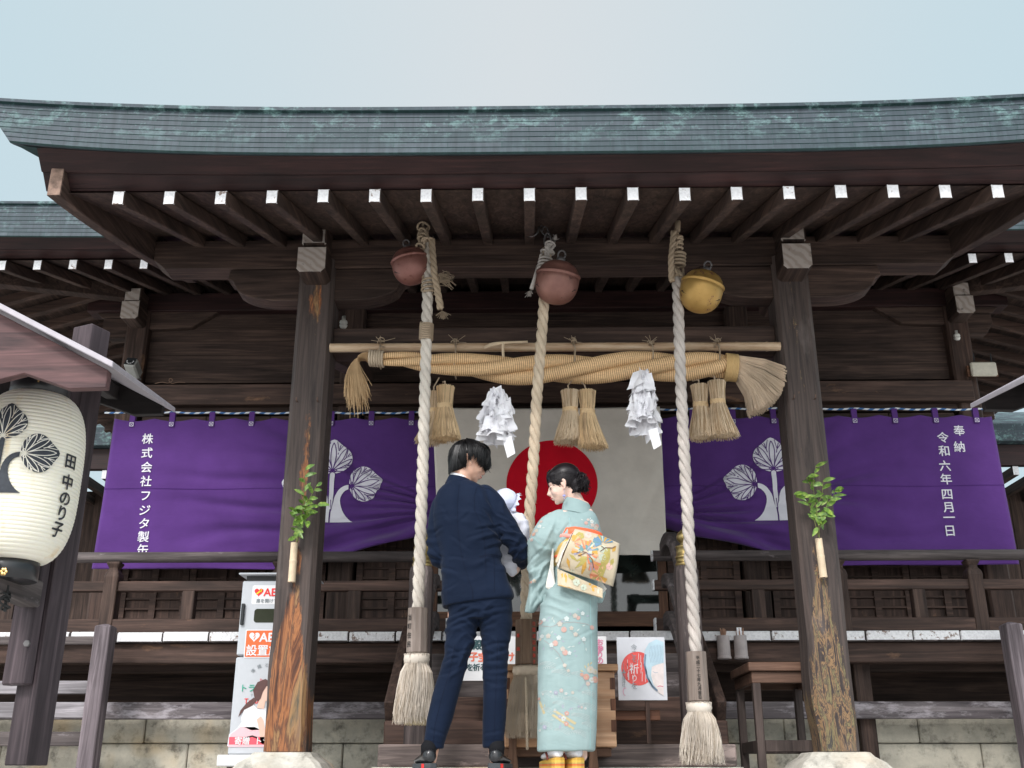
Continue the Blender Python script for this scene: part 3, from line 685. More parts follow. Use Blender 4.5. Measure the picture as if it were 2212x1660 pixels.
# ---- verandah floor boards with white-painted ends
YV = 7.9; zt = zfl; th = zfl-PZ(1200, 1386, YV)
BWd = .345
fb = MB(); fb.box(-BWd/2+.003, BWd/2-.003, YV, YM-.02, zt-th, zt, 0, 1)
o = fb.build('floor_board', [GW('y'), WHITE], hall, bevel=.007); o.location.x = -14*BWd+.06
for i in range(1, 29): copy_part(o, hall, (i*BWd, R.uniform(-.008, .008), R.uniform(-.003, .003)))
XVd = 14.4*BWd
m = MB(); m.box(-XVd, XVd, YV+.06, YV+.2, PZ(1200, 1432, YV+.06), zt-th-.002); m.build('edge_beam', BW('x'), hall, bevel=.006)
m = MB(); m.box(-XVd, XVd, YV+.35, YV+.45, PZ(1200, 1452, YV+.35), PZ(1200, 1425, YV+.35)); m.build('edge_beam', DW('x'), hall)
zn0, zn1 = PZ(1200, 1553, YV+.1), PZ(1200, 1516, YV+.1)
for a, b in ((-XVd, -1.0), (1.0, XVd)):
    m = MB(); m.box(a, b, YV+.12, YV+.19, zn0, zn1); m.build('ground_beam', wood('x', (.06, .05, .055), (.25, .22, .225), 'grey_beam', .85, (.36, .33, .35), .5), hall, bevel=.006)
for x in (-PX(1868, 1500, 8.1), PX(1868, 1500, 8.1)):
    m = MB(); m.box(x-.06, x+.06, YV+.2, YV+.32, .0, zt-th-.003); m.build('floor_post', DW('z'), hall, bevel=.006)
m = MB(); m.box(-XVd, XVd, YV+.9, YV+1.0, .3, zt-th); m.build('under_floor_board', DW('x'), hall)
# stone footing wall: individual blocks
ws = thing('stone_wall', 'wall of old tan and grey stone blocks under the verandah', 'wall', (0, 8.3, 0))
zw = PZ(1200, 1550, 8.25)
zrow = [-.0, PZ(300, 1607, 8.25), zw]
for r_ in range(2):
    x = -5.3
    while x < 5.3:
        L_ = R.uniform(.55, 1.1); mb = MB(); y = 8.25+R.uniform(-.006, .008); mb.box(x+.003, min(x+L_, 5.4)-.003, y, 8.6, zrow[r_]+.003, zrow[r_+1]-.003)
        ob = mb.build('stone_block', STONE, ws, bevel=.008); x += L_
# ---- verandah railing
YR = YV+.12
zr_top = PZ(1200, 1202, YR); zr_mid = PZ(1200, 1266, YR); zr_low = PZ(1200, 1345, YR)
xgap = PX(1410, 1210, YR)
for s in (-1, 1):
    rl = MB(); a, b = (xgap, XVd-.1) if s > 0 else (-XVd+.1, -xgap)
    rl.tube([(a, YR, zr_top), (b, YR, zr_top)], .042, 12, 0); ra = rl.build('railing', [GW('x')], hall, smooth=True)
    e = MB(); e.box(a, b, YR-.035, YR+.035, zr_mid-.038, zr_mid+.038); e.build('middle_rail', BW('x'), ra, bevel=.006)
    e = MB(); e.box(a, b, YR-.05, YR+.05, zfl+.002, zfl+.105); e.build('bottom_rail', BW('x'), ra, bevel=.006)
    e = MB(); xe = xgap-.004 if s > 0 else -xgap+.004
    xq = xgap-.012 if s > 0 else -xgap
    e.box(xq, xq+.012, YR-.036, YR+.036, zr_mid-.039, zr_mid+.039); e.box(xq, xq+.012, YR-.051, YR+.051, zfl+.0, zfl+.106)
    e.tube([(xq, YR, zr_top), (xq+.012, YR, zr_top)], .043, 12); e.build('white_end', WHITE, ra)
    # main posts with waisted tops and short studs
    for u_ in ((2108, 1815) if s > 0 else (240, 600)):
        x = PX(u_, 1260, YR-.04); pm = MB()
        prof = [(.052, zfl), (.052, zr_mid+.02), (.056, zr_mid+.07), (.050, zr_mid+.10), (.034, zr_top-.10), (.034, zr_top-.085), (.050, zr_top-.055), (.050, zr_top-.04)]
        pm.rings([[(x-w_, YR-w_*1.1, z), (x+w_, YR-w_*1.1, z), (x+w_, YR+w_*1.1, z), (x-w_, YR+w_*1.1, z)] for w_, z in prof]); pm.build('railing_post', DW('z'), ra, bevel=.006)
    for u_ in ((1820-0, 1834-0) and ((1640, 1988) if s > 0 else (405, 765))):
        x = PX(u_+0, 1300, YR-.04); pm = MB(); pm.box(x-.048, x+.048, YR-.04, YR+.04, zfl+.1, zr_mid-.036); pm.build('railing_stud', DW('z'), ra, bevel=.005)
# ---- wooden stairs
zst = [PZ(1200, 1657, 6.75), PZ(1200, 1608, 6.75), PZ(1200, 1557, 6.98), PZ(1200, 1506, 7.21), PZ(1200, 1458, 7.44), PZ(1200, 1412, 7.67)]
XS = 1.085
stairs = MB(); stairs.box(-XS-.03, XS+.03, 6.70, 7.2, .002, zst[0]-.002); so_ = stairs.build('stair_base', PLINTH, hall, bevel=.004)
wst = [wood('x', (.05, .04, .04), (.28, .22, .2), 'worn_step_pale', .8, (.42, .33, .3), .55), BW('x'), BW('x'), GW('x'), GW('x')]
for i in range(5):
    y = 6.75+.23*i; mb = MB(); mb.box(-XS, XS, y, y+.30, zst[i]+.001*(i > 0), zst[i+1])
    mb.build('step', wst[i], hall, bevel=.008)
# newel posts with brass caps, curved stair rails
BRASS, bn, bb = newmat('aged_brass'); bb.inputs['Metallic'].default_value = .85; bb.inputs['Roughness'].default_value = .42
g = noise_n(bn, objvec(bn, (1, 1, 5)), 9, 4); r = ramp(bn, [(.3, (.22, .16, .06)), (.7, (.55, .42, .18))]); bn.links.new(g.outputs['Fac'], r.inputs[0]); bn.links.new(r.outputs[0], bb.inputs['Base Color'])
YN = 6.86; zn_top = PZ(1498, 1219, YN)
for s in (-1, 1):
    x = s*(PX(1498, 1350, YN)+abs(PX(911, 1350, YN)))/2
    mb = MB(); w_ = .078
    def oc(a, z, ch=.025): return [(x+p, YN+w_+q_, z) for p, q_ in ((-a+ch, -a), (a-ch, -a), (a, -a+ch), (a, a-ch), (a-ch, a), (-a+ch, a), (-a, a-ch), (-a, -a+ch))]
    mb.rings([oc(w_, zst[1]-.0), oc(w_*.97, zn_top-.04), oc(w_*.9, zn_top-.01, .03), oc(w_*.78, zn_top)])
    po = mb.build('newel_post', wood('z', (.03, .024, .024), (.13, .10, .095), 'newel', .7, (.22, .18, .17), .6), hall, bevel=.004)
    c = MB(); c.lathe([(.062, 0), (.066, .004), (.066, .02), (.060, .024), (.060, .05), (.064, .053), (.064, .065), (.057, .07), (.055, .12), (.060, .125), (.058, .135), (.03, .142), (.026, .15), (.03, .16), (.048, .18), (.05, .2), (.04, .225), (.018, .245), (0.001, .26)], (x, YN+w_, zn_top-.002), 24)
    c.build('brass_cap', BRASS, po, smooth=True)
    for k, (za, zb_, hw, col_) in enumerate(((zn_top-.10, zr_top+.02, .04, 'a'), (zn_top-.37, zr_mid, .035, 'b'), (zn_top-.66, zfl+.06, .045, 'c'))):
        p = bez((YN+.15, za), (YN+.5, za+.02+.1*k), (YV-.35, zb_+.07), (YV+.0, zb_), 12) if k else bez((YN+.15, za), (YN+.35, za+.16), (YV-.55, zb_+.13), (YV+.0, zb_), 12)
        xx = x-s*.12*0; mb = MB(); rr = []
        xi = s*xgap*1.0
        for j, (yy, zz) in enumerate(p):
            t = j/12; xc = x+(s*(xgap+.08)-x)*t; rr.append([(xc-.04, yy, zz-hw*1.2), (xc+.04, yy, zz-hw*1.2), (xc+.04, yy, zz+hw*1.2), (xc-.04, yy, zz+hw*1.2)])
        mb.rings(rr); mb.build('stair_rail', GW('y'), hall, bevel=.008)
    mb = MB(); mb.bar((s*(XS-.02), YN+.2, zst[2]+.05), (s*(XS-.02), YV+.05, zfl-.02), .06, .16); mb.build('stair_stringer', DW('y'), hall, bevel=.005)
# ---- white ceramic insulators and conduit
CER = flat('white_ceramic', (.7, .68, .62), .3, .5)
for u_, v_, Y in ((2067, 728, 8.9), (742, 700, 7.0)):
    p = P(u_, v_, Y); c = MB(); c.lathe([(.0, -.035), (.022, -.03), (.03, -.012), (.02, -.004), (.03, .006), (.026, .022), (.014, .03), (.014, .06), (0, .06)], p, 16); c.build('insulator', CER, hall, smooth=True)
p = P(1660, 640, YC+.3); c = MB(); c.tube([p+Vector((-.02, 0, .0)), p+Vector((.02, 0, .05)), p+Vector((.045, 0, .03)), p+Vector((.055, 0, -.42))], .006, 6); c.build('conduit', CER, hall)
# ================================================================ FENCE AT THE VERANDAH ENDS
fence0 = None
def fence(s, label):
    base = thing('timber_fence', label, 'fence', (s*abs(PX(205, 1500, 7.72)), 7.7, 0), 'low fences at the verandah ends')
    x = PX(207, 1500, 7.66) if s < 0 else PX(2210, 1500, 7.66); Y = 7.62
    zt0 = PZ(212, 1352, Y); mb = MB()
    w_ = .058
    mb.box(x-w_, x+w_, Y, Y+.13, .0, zt0); mb.rings([[(x-w_, Y, zt0), (x+w_, Y, zt0), (x+w_, Y+.13, zt0), (x-w_, Y+.13, zt0)], [(x-w_*.2, Y+.06, zt0+.02), (x+w_*.2, Y+.06, zt0+.02), (x+w_*.2, Y+.09, zt0+.02), (x-w_*.2, Y+.09, zt0+.02)]])
    mb.build('fence_post', wood('z', (.07, .055, .06), (.30, .25, .27), 'grey_post', .8), base, bevel=.006)
    for v0, v1 in ((1375, 1392), (1471, 1499), (1517, 1551), (1581, 1612)):
        mb = MB(); mb.box(min(x+s*.06, x+s*3), max(x+s*.06, x+s*3), Y+.04, Y+.09, PZ(100, v1, Y+.04), PZ(100, v0, Y+.04)); mb.build('fence_rail', LW('x') if v0 in (1471, 1517) else GW('x'), base, bevel=.004)
fence(-1, 'low grey timber fence with pale post beside the paper lantern stand')
fence(1, 'weathered fence post at the verandah end on the side of the grey router')
# ---- neighbouring building seen past the curtain ends
def annex(s, label):
    a = thing('side_hall', label, 'building', (s*7.2, 13.5, 0), 'side halls beyond the shrine')
    Y = 12.5; z0, z1 = PZ(210, 962, Y), PZ(210, 925, Y)
    x0, x1 = (-9.5, -4.6) if s < 0 else (4.6, 9.5)
    mb = MB(); strip(mb, [(Y+.3, z0-.02, 0), (Y, z0, 0), (Y-.005, z1, 0), (Y+.05, z1+.03, 0), (Y+2.5, z1+1.0, 0)], [x0, x1]); mb.build('copper_roof', COPPER, a)
    mb = MB(); mb.box(x0, x1, Y+.1, Y+.2, z0-.28, z0-.02); mb.build('eave_board', DR('x'), a)
    for i in range(14):
        xx = x0+.2+i*.35; mb = MB(); mb.box(xx-.035, xx+.035, Y+.12, Y+1.5, z0-.40, z0-.29, 0, 1); mb.build('rafter', [DW('y'), WHITE], a)
    mb = MB()
    for i in range(20): xx = x0+i*.25; mb.box(xx+.005, xx+.245, Y+1.5, Y+1.55+.01*(i % 2), 0, z0-.2)
    mb.build('plank_wall', DW('z'), a)
    for i in range(3):
        xx = x0+.3+i*2.1; mb = MB(); mb.box(xx, xx+.2, Y+1.3, Y+1.5, 0, z0-.2); mb.build('column', DW('z'), a)
annex(-1, 'side hall with a green copper eave behind the curtain end with the company name')
annex(1, 'side hall with a green copper eave behind the curtain end with the date')
# ================================================================ CURTAIN, FLAG, CORD
def cloth_mat(name, col, col2=None, rough=.85, weave=900, bs=.15, sheen=.2):
    m, n, b = newmat(name); v = objvec(n, (1, 1, 1), False)
    g = noise_n(n, v, 3, 4); r = ramp(n, [(.3, tuple(c*.88 for c in col)), (.7, col2 or tuple(min(1, c*1.1) for c in col))]); n.links.new(g.outputs['Fac'], r.inputs[0])
    n.links.new(r.outputs[0], b.inputs['Base Color']); b.inputs['Roughness'].default_value = rough; b.inputs['Specular IOR Level'].default_value = .06
    b.inputs['Sheen Weight'].default_value = sheen
    w_ = noise_n(n, v, weave, 2); p = bump(n, b, w_.outputs['Fac'], bs, .001)
    g2 = noise_n(n, objvec(n, (3, 3, 7), False), 2.2, 5, .55, .6); bump(n, b, g2.outputs['Fac'], .22, .02, p)
    return m
PURPLE = cloth_mat('purple_cotton', (.098, .038, .190))
WHITEDYE = cloth_mat('white_resist_dye', (.80, .78, .84), (.84, .82, .88))
YCu = 8.80
cxl_, cxr_ = PX(243, 898, YCu), PX(2149, 880, YCu)
czt = PZ(700, 903, YCu)
XC0, XC1 = PX(228, 1050, YCu), PX(2168, 1050, YCu)
def cbot(x):
    """lower hem: level at the sides, gathered up behind the flag"""
    t = abs(x-.05)
    zs = PZ(400, 1231, YCu) if x < 0 else PZ(2000, 1222, YCu)
    xa = 2.35
    if t > xa: return zs + (0 if x > 0 else 0)
    q = (xa-t)/xa
    return zs + .62*q**1.25
CRX = (PX(717, 1050, YCu), PX(1673, 1050, YCu)); CRZ = PZ(1663, 1050, YCu)
def cdisp(x, z):
    zb = cbot(x); h = czt-zb; f = (czt-z)/h            # 0 top .. 1 hem
    t = abs(x-.05); d = .018*sin(x*2.3+1)*f
    # folds fanning out from the gathered centre
    zz = z-zb
    w_ = smooth(3.6, .6, t)*smooth(.72, 1.0, f*.9+.1)
    d += .060*w_*sin(30*(zz)+1.0*t*2.6+1.5*noise.noise(Vector((x, z*2, 5))))*smooth(.0, .7, w_+.15)
    d += .030*smooth(.3, .9, f)*sin(9*(z*1.0+x*.42*(1 if x < 0 else -1))+1)*smooth(4.2, 1.6, t)+.012*smooth(.45, .9, f)*sin(21*(z+x*.30*(1 if x < 0 else -1))+1)*smooth(4.0, 1.6, t)
    # folds fanning from the gathers on either side of the flag
    gx = .85; gz = cbot(gx)+.10; dx_ = t-gx; dz_ = z-gz; rr_ = sqrt(dx_*dx_+dz_*dz_)
    if dx_ > 0:
        ph = atan2(dz_, dx_); sec = smooth(-.30, -.10, ph)*smooth(.62, .30, ph); wob = noise.noise(Vector((x*1.3, z*2.2, 9)))
        qx, qz = x-(CRX[1] if x > 0 else CRX[0]), z-CRZ; keep = 1-.85*math.exp(-((qx*qx+qz*qz)/.42**2)**2)
        d += .070*keep*sec*smooth(3.1, .6, rr_)*smooth(.0, .35, rr_)*((.5+.5*sin(ph*46+wob*3.0))**2.2-.3)*(.6+.8*max(0, .4+noise.noise(Vector((ph*6, x, 2)))))
    d += .010*noise.noise(Vector((x*1.7, z*2.1, 3)))
    d -= .03*f*f
    # scallop between loops
    return d
def cfun(x, z, off=0.0): return (x, YCu+cdisp(x, z)-off, z)
def topz(x):
    k = (x-XC0)/.355; return czt-.026*abs(sin(pi*k))
cur = thing('shrine_curtain', 'wide purple curtain with white mallow crests and company name and date lettering', 'curtain', (0, YCu, czt))
m = MB(); nx, nz = 260, 90; vs = []; uv = []
for i in range(nx+1):
    x = XC0+(XC1-XC0)*i/nx
    for j in range(nz+1):
        t = j/nz; zt2 = topz(x); zb = cbot(x); z = zt2+(zb-zt2)*t
        flare = (x/XC1 if x > 0 else -x/XC0)*.035*(t-.3)*0
        vs.append((x+flare, YCu+cdisp(x, z), z))
fs = [(i*(nz+1)+j, i*(nz+1)+j+1, (i+1)*(nz+1)+j+1, (i+1)*(nz+1)+j) for i in range(nx) for j in range(nz)]
m.add(vs, fs)
cl = m.build('cloth', PURPLE, cur, smooth=True, fix=False)
sol = cl.modifiers.new('thick', 'SOLIDIFY'); sol.thickness = .003; sol.offset = 1
m = MB(); 
zse = PZ(700, 1056, YCu)
stroke2(m, [(XC0+(XC1-XC0)*i/200, zse+.004*sin(i*.2)) for i in range(201)], .006, lambda x, z: cfun(x, z, .006)); m.build('seam', cloth_mat('purple_seam', (.065, .022, .14)), cur)
for i in range(22):                                      # hanging loops
    x = XC0+.16+i*(XC1-XC0-.3)/21; z = topz(x)
    lp = MB(); lp.box(x-.024, x+.024, YCu-.012, YCu-.004, z-.055, z+.075); lp.box(x-.024, x+.024, YCu+.014, YCu+.02, z-.0, z+.075); lp.box(x-.024, x+.024, YCu-.012, YCu+.02, z+.075, z+.081)
    lo = lp.build('hanging_loop', PURPLE, cur)
    st = MB(); fn = lambda a, b: (a, YCu-.0145, b); q = .017
    for a, b in (((x-q, z-.048), (x+q, z-.048)), ((x+q, z-.048), (x+q, z-.014)), ((x+q, z-.014), (x-q, z-.014)), ((x-q, z-.014), (x-q, z-.048)), ((x-q, z-.048), (x+q, z-.014)), ((x+q, z-.048), (x-q, z-.014))): stroke2(st, [a, b], .003, fn)
    st.build('stitching', WHITEDYE, lo)
f1 = lambda x, z: cfun(x, z, .009); f2 = lambda x, z: cfun(x, z, .0125)
# crests  (centres symmetric)
S = .60
for s in (-1, 1):
    cx = PX(1673, 1050, YCu) if s > 0 else PX(717, 1050, YCu)
    m = MB(); crest(m, cx, PZ(1663, 1050, YCu)+.0, .32, f1, f2, 0, 1); m.build('crest', [WHITEDYE, PURPLE], cur)
m = MB()
ch = '株式会社フジタ製缶'; vv = [949, 979, 1011, 1043, 1083, 1106, 1129, 1163, 1196]
vv = [949, 979.5, 1010.5, 1041, 1073, 1104, 1133, 1162, 1190]
for c_, v in zip(ch, vv):
    u = 320-(v-949)*.032; write(m, c_, PX(u, v, YCu), PZ(u, v, YCu), .102, f1, 0, .016)
m.build('company_lettering', WHITEDYE, cur)
m = MB()
for c_, v in zip('奉納', (931, 966)): write(m, c_, PX(2071, v, YCu), PZ(2071, v, YCu), .102, f1, 0, .016)
for c_, v in zip('令和六年四月一日', (946, 975, 1007, 1036, 1069, 1097, 1119, 1148)):
    u = 2036+(v-946)*.09*.8; write(m, c_, PX(u, v, YCu), PZ(u, v, YCu), .102, f1, 0, .016)
m.build('date_lettering', WHITEDYE, cur)
# blue and white cord
cm, cn, cb = newmat('blue_white_cord'); uvn = cn.nodes.new('ShaderNodeUVMap'); wv = cn.nodes.new('ShaderNodeTexWave'); mp = cn.nodes.new('ShaderNodeMapping'); mp.inputs['Scale'].default_value = (14, 1, 1)
cn.links.new(uvn.outputs[0], mp.inputs['Vector']); cn.links.new(mp.outputs[0], wv.inputs['Vector']); wv.inputs['Scale'].default_value = .5; wv.bands_direction = 'DIAGONAL'
r = ramp(cn, [(.45, (.03, .13, .35)), (.55, (.72, .74, .76))]); cn.links.new(wv.outputs['Fac'], r.inputs[0]); cn.links.new(r.outputs[0], cb.inputs['Base Color'])
m = MB(); pts = []
for i in range(121):
    x = XC0-.1+(XC1-XC0+.2)*i/120; k = (x-XC0-.16)/.355; pts.append((x, YCu-.0+.004, czt+.062-.012*abs(sin(pi*k))+.01*sin(x)))
m.tube(pts, .009, 8); tag(m.build('hanging_cord', cm, None, smooth=True), 'thin twisted blue and white cord holding up the purple curtain', 'cord')
# flag
FLAGW = cloth_mat('cream_flag_cloth', (.76, .69, .61), (.82, .75, .67)); FLAGR = cloth_mat('red_dye', (.66, .006, .022))
YF = 8.68; fz1, fz0 = PZ(1190, 880, YF), PZ(1190, 1200, YF); fx0, fx1 = PX(953, 1000, YF), PX(1434, 1050, YF)
def fd(x, z):
    t = (x-fx0)/(fx1-fx0); f = (fz1-z)/(fz1-fz0)
    return .03*sin(7*(x+.45*z)+2)*f*(.5+t) + .02*math.exp(-((x-fx1+.35-(z-fz0)*.5)/.06)**2) + .006*noise.noise(Vector((x*3, z*3, 1))) - .02*f
flag = thing('national_flag', 'cream flag with large red disc hanging behind the couple', 'flag', ((fx0+fx1)/2, YF, fz1))
m = MB(); vs = []; nx, nz = 90, 70
rx, rz = (PX(1095, 1065, YF)+PX(1290, 1065, YF))/2, PZ(1191, 1047, YF); rr_ = abs(PX(1290, 1060, YF)-PX(1093, 1060, YF))/2
for i in range(nx+1):
    for j in range(nz+1):
        x = fx0+(fx1-fx0)*i/nx; t = j/nz; zz = fz1-.012*sin(pi*i/nx)-(fz1-fz0)*t+.02*t*(i/nx-.5)*0
        if i == 0: x += .0
        x += -.09*(1-t)*max(0, 1-i/30)
        vs.append((x, YF+fd(x, zz), zz))
m.add(vs, [(i*(nz+1)+j, i*(nz+1)+j+1, (i+1)*(nz+1)+j+1, (i+1)*(nz+1)+j) for i in range(nx) for j in range(nz)])
fl = m.build('cloth', FLAGW, flag, smooth=True, fix=False); sol = fl.modifiers.new('thick', 'SOLIDIFY'); sol.thickness = .002; sol.offset = 1
m = MB(); poly2(m, circ(rx, rz, rr_, 72), lambda x, z: (x, YF+fd(x, z)-.006, z), 0, .06); m.build('red_disc', FLAGR, flag, smooth=True, fix=False)
# thin white string across the porch front
m = MB(); a = P(800, 885, 6.9); b = P(1690, 876, 6.9)
m.tube([a+(b-a)*t+Vector((0, 0, -.03*sin(pi*t)+.01*sin(9*t))) for t in [i/40 for i in range(41)]], .003, 5)
# ================================================================ ROPES
def rope_mat(name, c1, c2, sc_=1):
    m, n, b = newmat(name); uvn = n.nodes.new('ShaderNodeUVMap'); mp = n.nodes.new('ShaderNodeMapping'); mp.inputs['Scale'].default_value = (6, 24, 1); mp.inputs['Rotation'].default_value = (0, 0, .2)
    n.links.new(uvn.outputs[0], mp.inputs['Vector']); g = noise_n(n, mp.outputs[0], 2.5, 5, .65)
    r = ramp(n, [(.3, c1), (.65, c2)]); n.links.new(g.outputs['Fac'], r.inputs[0])
    g2 = noise_n(n, objvec(n, (1, 1, 1), False), 5, 3); r2 = ramp(n, [(.3, .78), (.7, 1.08)]); n.links.new(g2.outputs['Fac'], r2.inputs[0])
    n.links.new(mixc(n, 1.0, r.outputs[0], r2.outputs[0], 'MULTIPLY'), b.inputs['Base Color']); b.inputs['Roughness'].default_value = .75; b.inputs['Specular IOR Level'].default_value = .25
    bump(n, b, g.outputs['Fac'], .6, .006); return m
ROPE_W = rope_mat('white_hemp_rope', (.48, .42, .36), (.74, .68, .60)); ROPE_G = rope_mat('grey_hemp_rope', (.36, .31, .28), (.66, .60, .55)); ROPE_T = rope_mat('tan_hemp_rope', (.40, .30, .20), (.70, .58, .44))
ROPE_D = rope_mat('old_hemp_rope', (.30, .22, .14), (.52, .41, .30))
def twisted(mb, pts, R0, pitch, nstr=3, mat=0, rs=.56, n=8, step=.012, phase=0, taper=None, hand=1):
    """strands twisted round a centre line given by pts"""
    pts = [Vector(p) for p in pts]; Ls = [0]
    for i in range(1, len(pts)): Ls.append(Ls[-1]+(pts[i]-pts[i-1]).length)
    T = Ls[-1]; N = max(8, int(T/step))
    def at(l):
        for i in range(1, len(pts)):
            if l <= Ls[i] or i == len(pts)-1:
                t = (l-Ls[i-1])/max(1e-9, Ls[i]-Ls[i-1]); return pts[i-1].lerp(pts[i], t), (pts[i]-pts[i-1]).normalized()
    for s in range(nstr):
        cp = []; rad = []
        for k in range(N+1):
            l = T*k/N; c, t = at(l); a = Vector((0, 1, 0)) if abs(t.y) < .9 else Vector((1, 0, 0)); r = (a-t*a.dot(t)).normalized(); q = t.cross(r)
            tp = taper(l/T) if taper else 1
            an = hand*2*pi*l/pitch+phase+2*pi*s/nstr; cp.append(c+(r*cos(an)+q*sin(an))*R0*(1-rs)*tp*1.02); rad.append(R0*rs*tp)
        mb.tube(cp, rad, n, mat)
def fuzz(mb, pts, n, r, l, mat=0, w_=.0009):
    for _ in range(n):
        p = Vector(R.choice(pts))+Vector((0, 0, R.uniform(-.03, .03))); a = R.uniform(0, 2*pi); o = p+Vector((cos(a)*r*.85, -abs(sin(a))*r*.85, 0)); e = o+Vector((cos(a)*l*R.random(), -sin(a)*l*.3, R.uniform(-l, l)*.6))
        mb.tube([o, (o+e)/2+Vector((0, 0, .004)), e], w_, 3, mat, cap=False)
STRAW = rope_mat('pale_straw', (.52, .39, .26), (.82, .66, .47)); STRAW2 = rope_mat('golden_straw', (.56, .38, .20), (.86, .65, .40)); HEMP = rope_mat('raw_hemp_fibre', (.56, .48, .40), (.86, .78, .68)); HEMP_D = rope_mat('dull_hemp_fibre', (.38, .30, .22), (.68, .56, .43))
HEMP2 = rope_mat('darker_hemp_fibre', (.36, .29, .22), (.62, .53, .43)); STRAW3 = rope_mat('brown_straw_stalk', (.32, .21, .12), (.58, .42, .26))  # darker fibre and stalk tones, mixed at random into the tassels
HEMP_Y = rope_mat('cream_hemp_fibre', (.55, .44, .28), (.8, .7, .5))
def brush(mb, c, z0, z1, r0, r1, n, mat=0, wv=.006, w_=.0022, jag=.02, fill=True, flat_=1.0, drift=(0, 0), mats=None, ex=.75, dark2=False):
    """bundle of fibres hanging from z0 (radius r0) to z1 (radius r1)"""
    for _ in range(n):
        a = R.uniform(0, 2*pi); q = sqrt(R.random()) if R.random() < .35 else R.uniform(.82, 1.04); zz = z1+R.uniform(-jag, jag)
        pts = []; k = 6; ph = R.uniform(0, 6); 
        for i in range(k+1):
            t = i/k; rr = (r0+(r1-r0)*(t**ex))*q; z = z0+(zz-z0)*t
            pts.append((c[0]+cos(a)*rr+wv*sin(ph+t*5)*t+drift[0]*t*t, c[1]+sin(a)*rr*flat_+wv*cos(ph+t*4)*t+drift[1]*t*t, z))
        ww = w_*R.uniform(.6, 1.3); mb.tube(pts, [ww]*(k)+[ww*.6], 3, (R.choice(mats) if mats else (1 if dark2 and R.random() < .3 else mat)), cap=False)
    if fill:
        mb.rings([[(c[0]+cos(2*pi*j/16)*(r0+(r1-r0)*(t**ex))*.8+drift[0]*t*t, c[1]+sin(2*pi*j/16)*(r0+(r1-r0)*(t**ex))*.8*flat_+drift[1]*t*t, z0+(z1-z0)*t) for j in range(16)] for t in (0, .2, .4, .6, .8, .97)], mat)
HANDW = wood('z', (.20, .15, .12), (.42, .35, .31), 'handle_pale', .7); HANDB = wood('z', (.12, .07, .04), (.27, .175, .115), 'handle_brown', .65)
INK = flat('black_ink', (.015, .013, .013), .7); RINK = flat('red_ink', (.55, .05, .03), .7)
def bell_rope(uv, Yr, top, label, mat, hmat, text, tmat, tassel, hu, hv, seed, wr=.037):
    """rope from the rafters down to an eight-sided wooden grip and a fibre tassel"""
    (uh0, uh1), (vh0, vh1) = hu, hv
    base = thing('bell_rope', label, 'rope', P(*uv[0], Yr[0]), 'bell ropes of the offering place')
    pts = [P(u, v, y) for (u, v), y in zip(uv, Yr)]
    # smooth the line
    sp = []
    for i in range(len(pts)-1):
        for k in range(8): sp.append(pts[i].lerp(pts[i+1], k/8))
    sp.append(pts[-1])
    m = MB(); twisted(m, sp, wr, wr*6.6, 3, 0, phase=seed, n=9, step=.011, hand=-1); fuzz(m, sp, 200, wr*.97, .012)
    m.build('rope_strands', mat, base, smooth=True)
    Yh = Yr[-1]; zc0, zc1 = PZ(1100, vh0, Yh), PZ(1100, vh1, Yh); c = P((uh0+uh1)/2, (vh0+vh1)/2, Yh); rh = abs(PX(uh1, vh0, Yh)-PX(uh0, vh0, Yh))/2
    m = MB(); 
    def octo(r, z, rot=pi/8): return [(c.x+r*cos(rot+pi/4*j), Yh+r*sin(rot+pi/4*j), z) for j in range(8)]
    m.rings([octo(rh*.98, zc0-.012), octo(rh*1.03, zc0-.004), octo(rh*1.08, zc1+.006), octo(rh*1.0, zc1)][::-1]); h = m.build('wooden_grip', hmat, base, bevel=.003)
    if text:
        m = MB()
        for (body, ang, size, step, off) in text:
            ny, nx = -cos(ang), sin(ang); tx, ty = cos(ang), sin(ang); ap = rh*1.08*cos(pi/8)+.0015
            fn = lambda x, z: (c.x+nx*(ap+.0)+tx*x, Yh+ny*(ap+.0)+ty*x, z)
            write_v(m, body, 0, zc0-(zc0-zc1)*off, size, step, fn, 0, .012)
        m.build('lettering', tmat, h)
    zt0, zt1, rt = tassel; zt1 = PZ(1100, zt1, Yh); 
    m = MB(); m.rings([[(c.x+cos(2*pi*j/20)*rh*q*1.02, Yh+sin(2*pi*j/20)*rh*q*1.02, z) for j in range(20)] for q, z in ((.8, zc1-.001), (1.18, zc1-.012), (1.24, zc1-.035), (1.1, zc1-.055), (1.0, zc1-.062))])
    brush(m, (c.x, Yh), zc1-.002, zc1-.075, rh*1.2, rh*1.1, 200, 0, .004, .002, .01, False); m.build('tassel_knot', HEMP if hmat is HANDW else HEMP_D, base, smooth=True)
    m = MB(); brush(m, (c.x, Yh), zc1-.055, zt1, rh*1.05, rt*.95, 1500, 0, .014, .0015, .035, ex=.42, dark2=True); m.build('tassel', [HEMP, HEMP2] if hmat is HANDW else [HEMP_D, HEMP2], base, smooth=False)
    return base, c, zc1, zt1, Yh, rh
YRp = 6.22
b1 = bell_rope([(927, 520), (919, 800), (912, 1050), (903, 1316)], [6.22]*4, None, 'left bell rope, thick white strands down to a pale grip beside the man', ROPE_W, HANDW, [('当町住民', radians(-45), .036, .051, .24)], INK, (0, 1553, .118), (880, 924), (1312, 1412), 0)
c = b1[1]; m = MB(); brush(m, (c.x+.02, b1[4]), b1[3]+.05, b1[3]-.03, .07, .075, 260, 0, .003, .0035, .006); m.build('inner_tassel', HEMP_Y, b1[0])
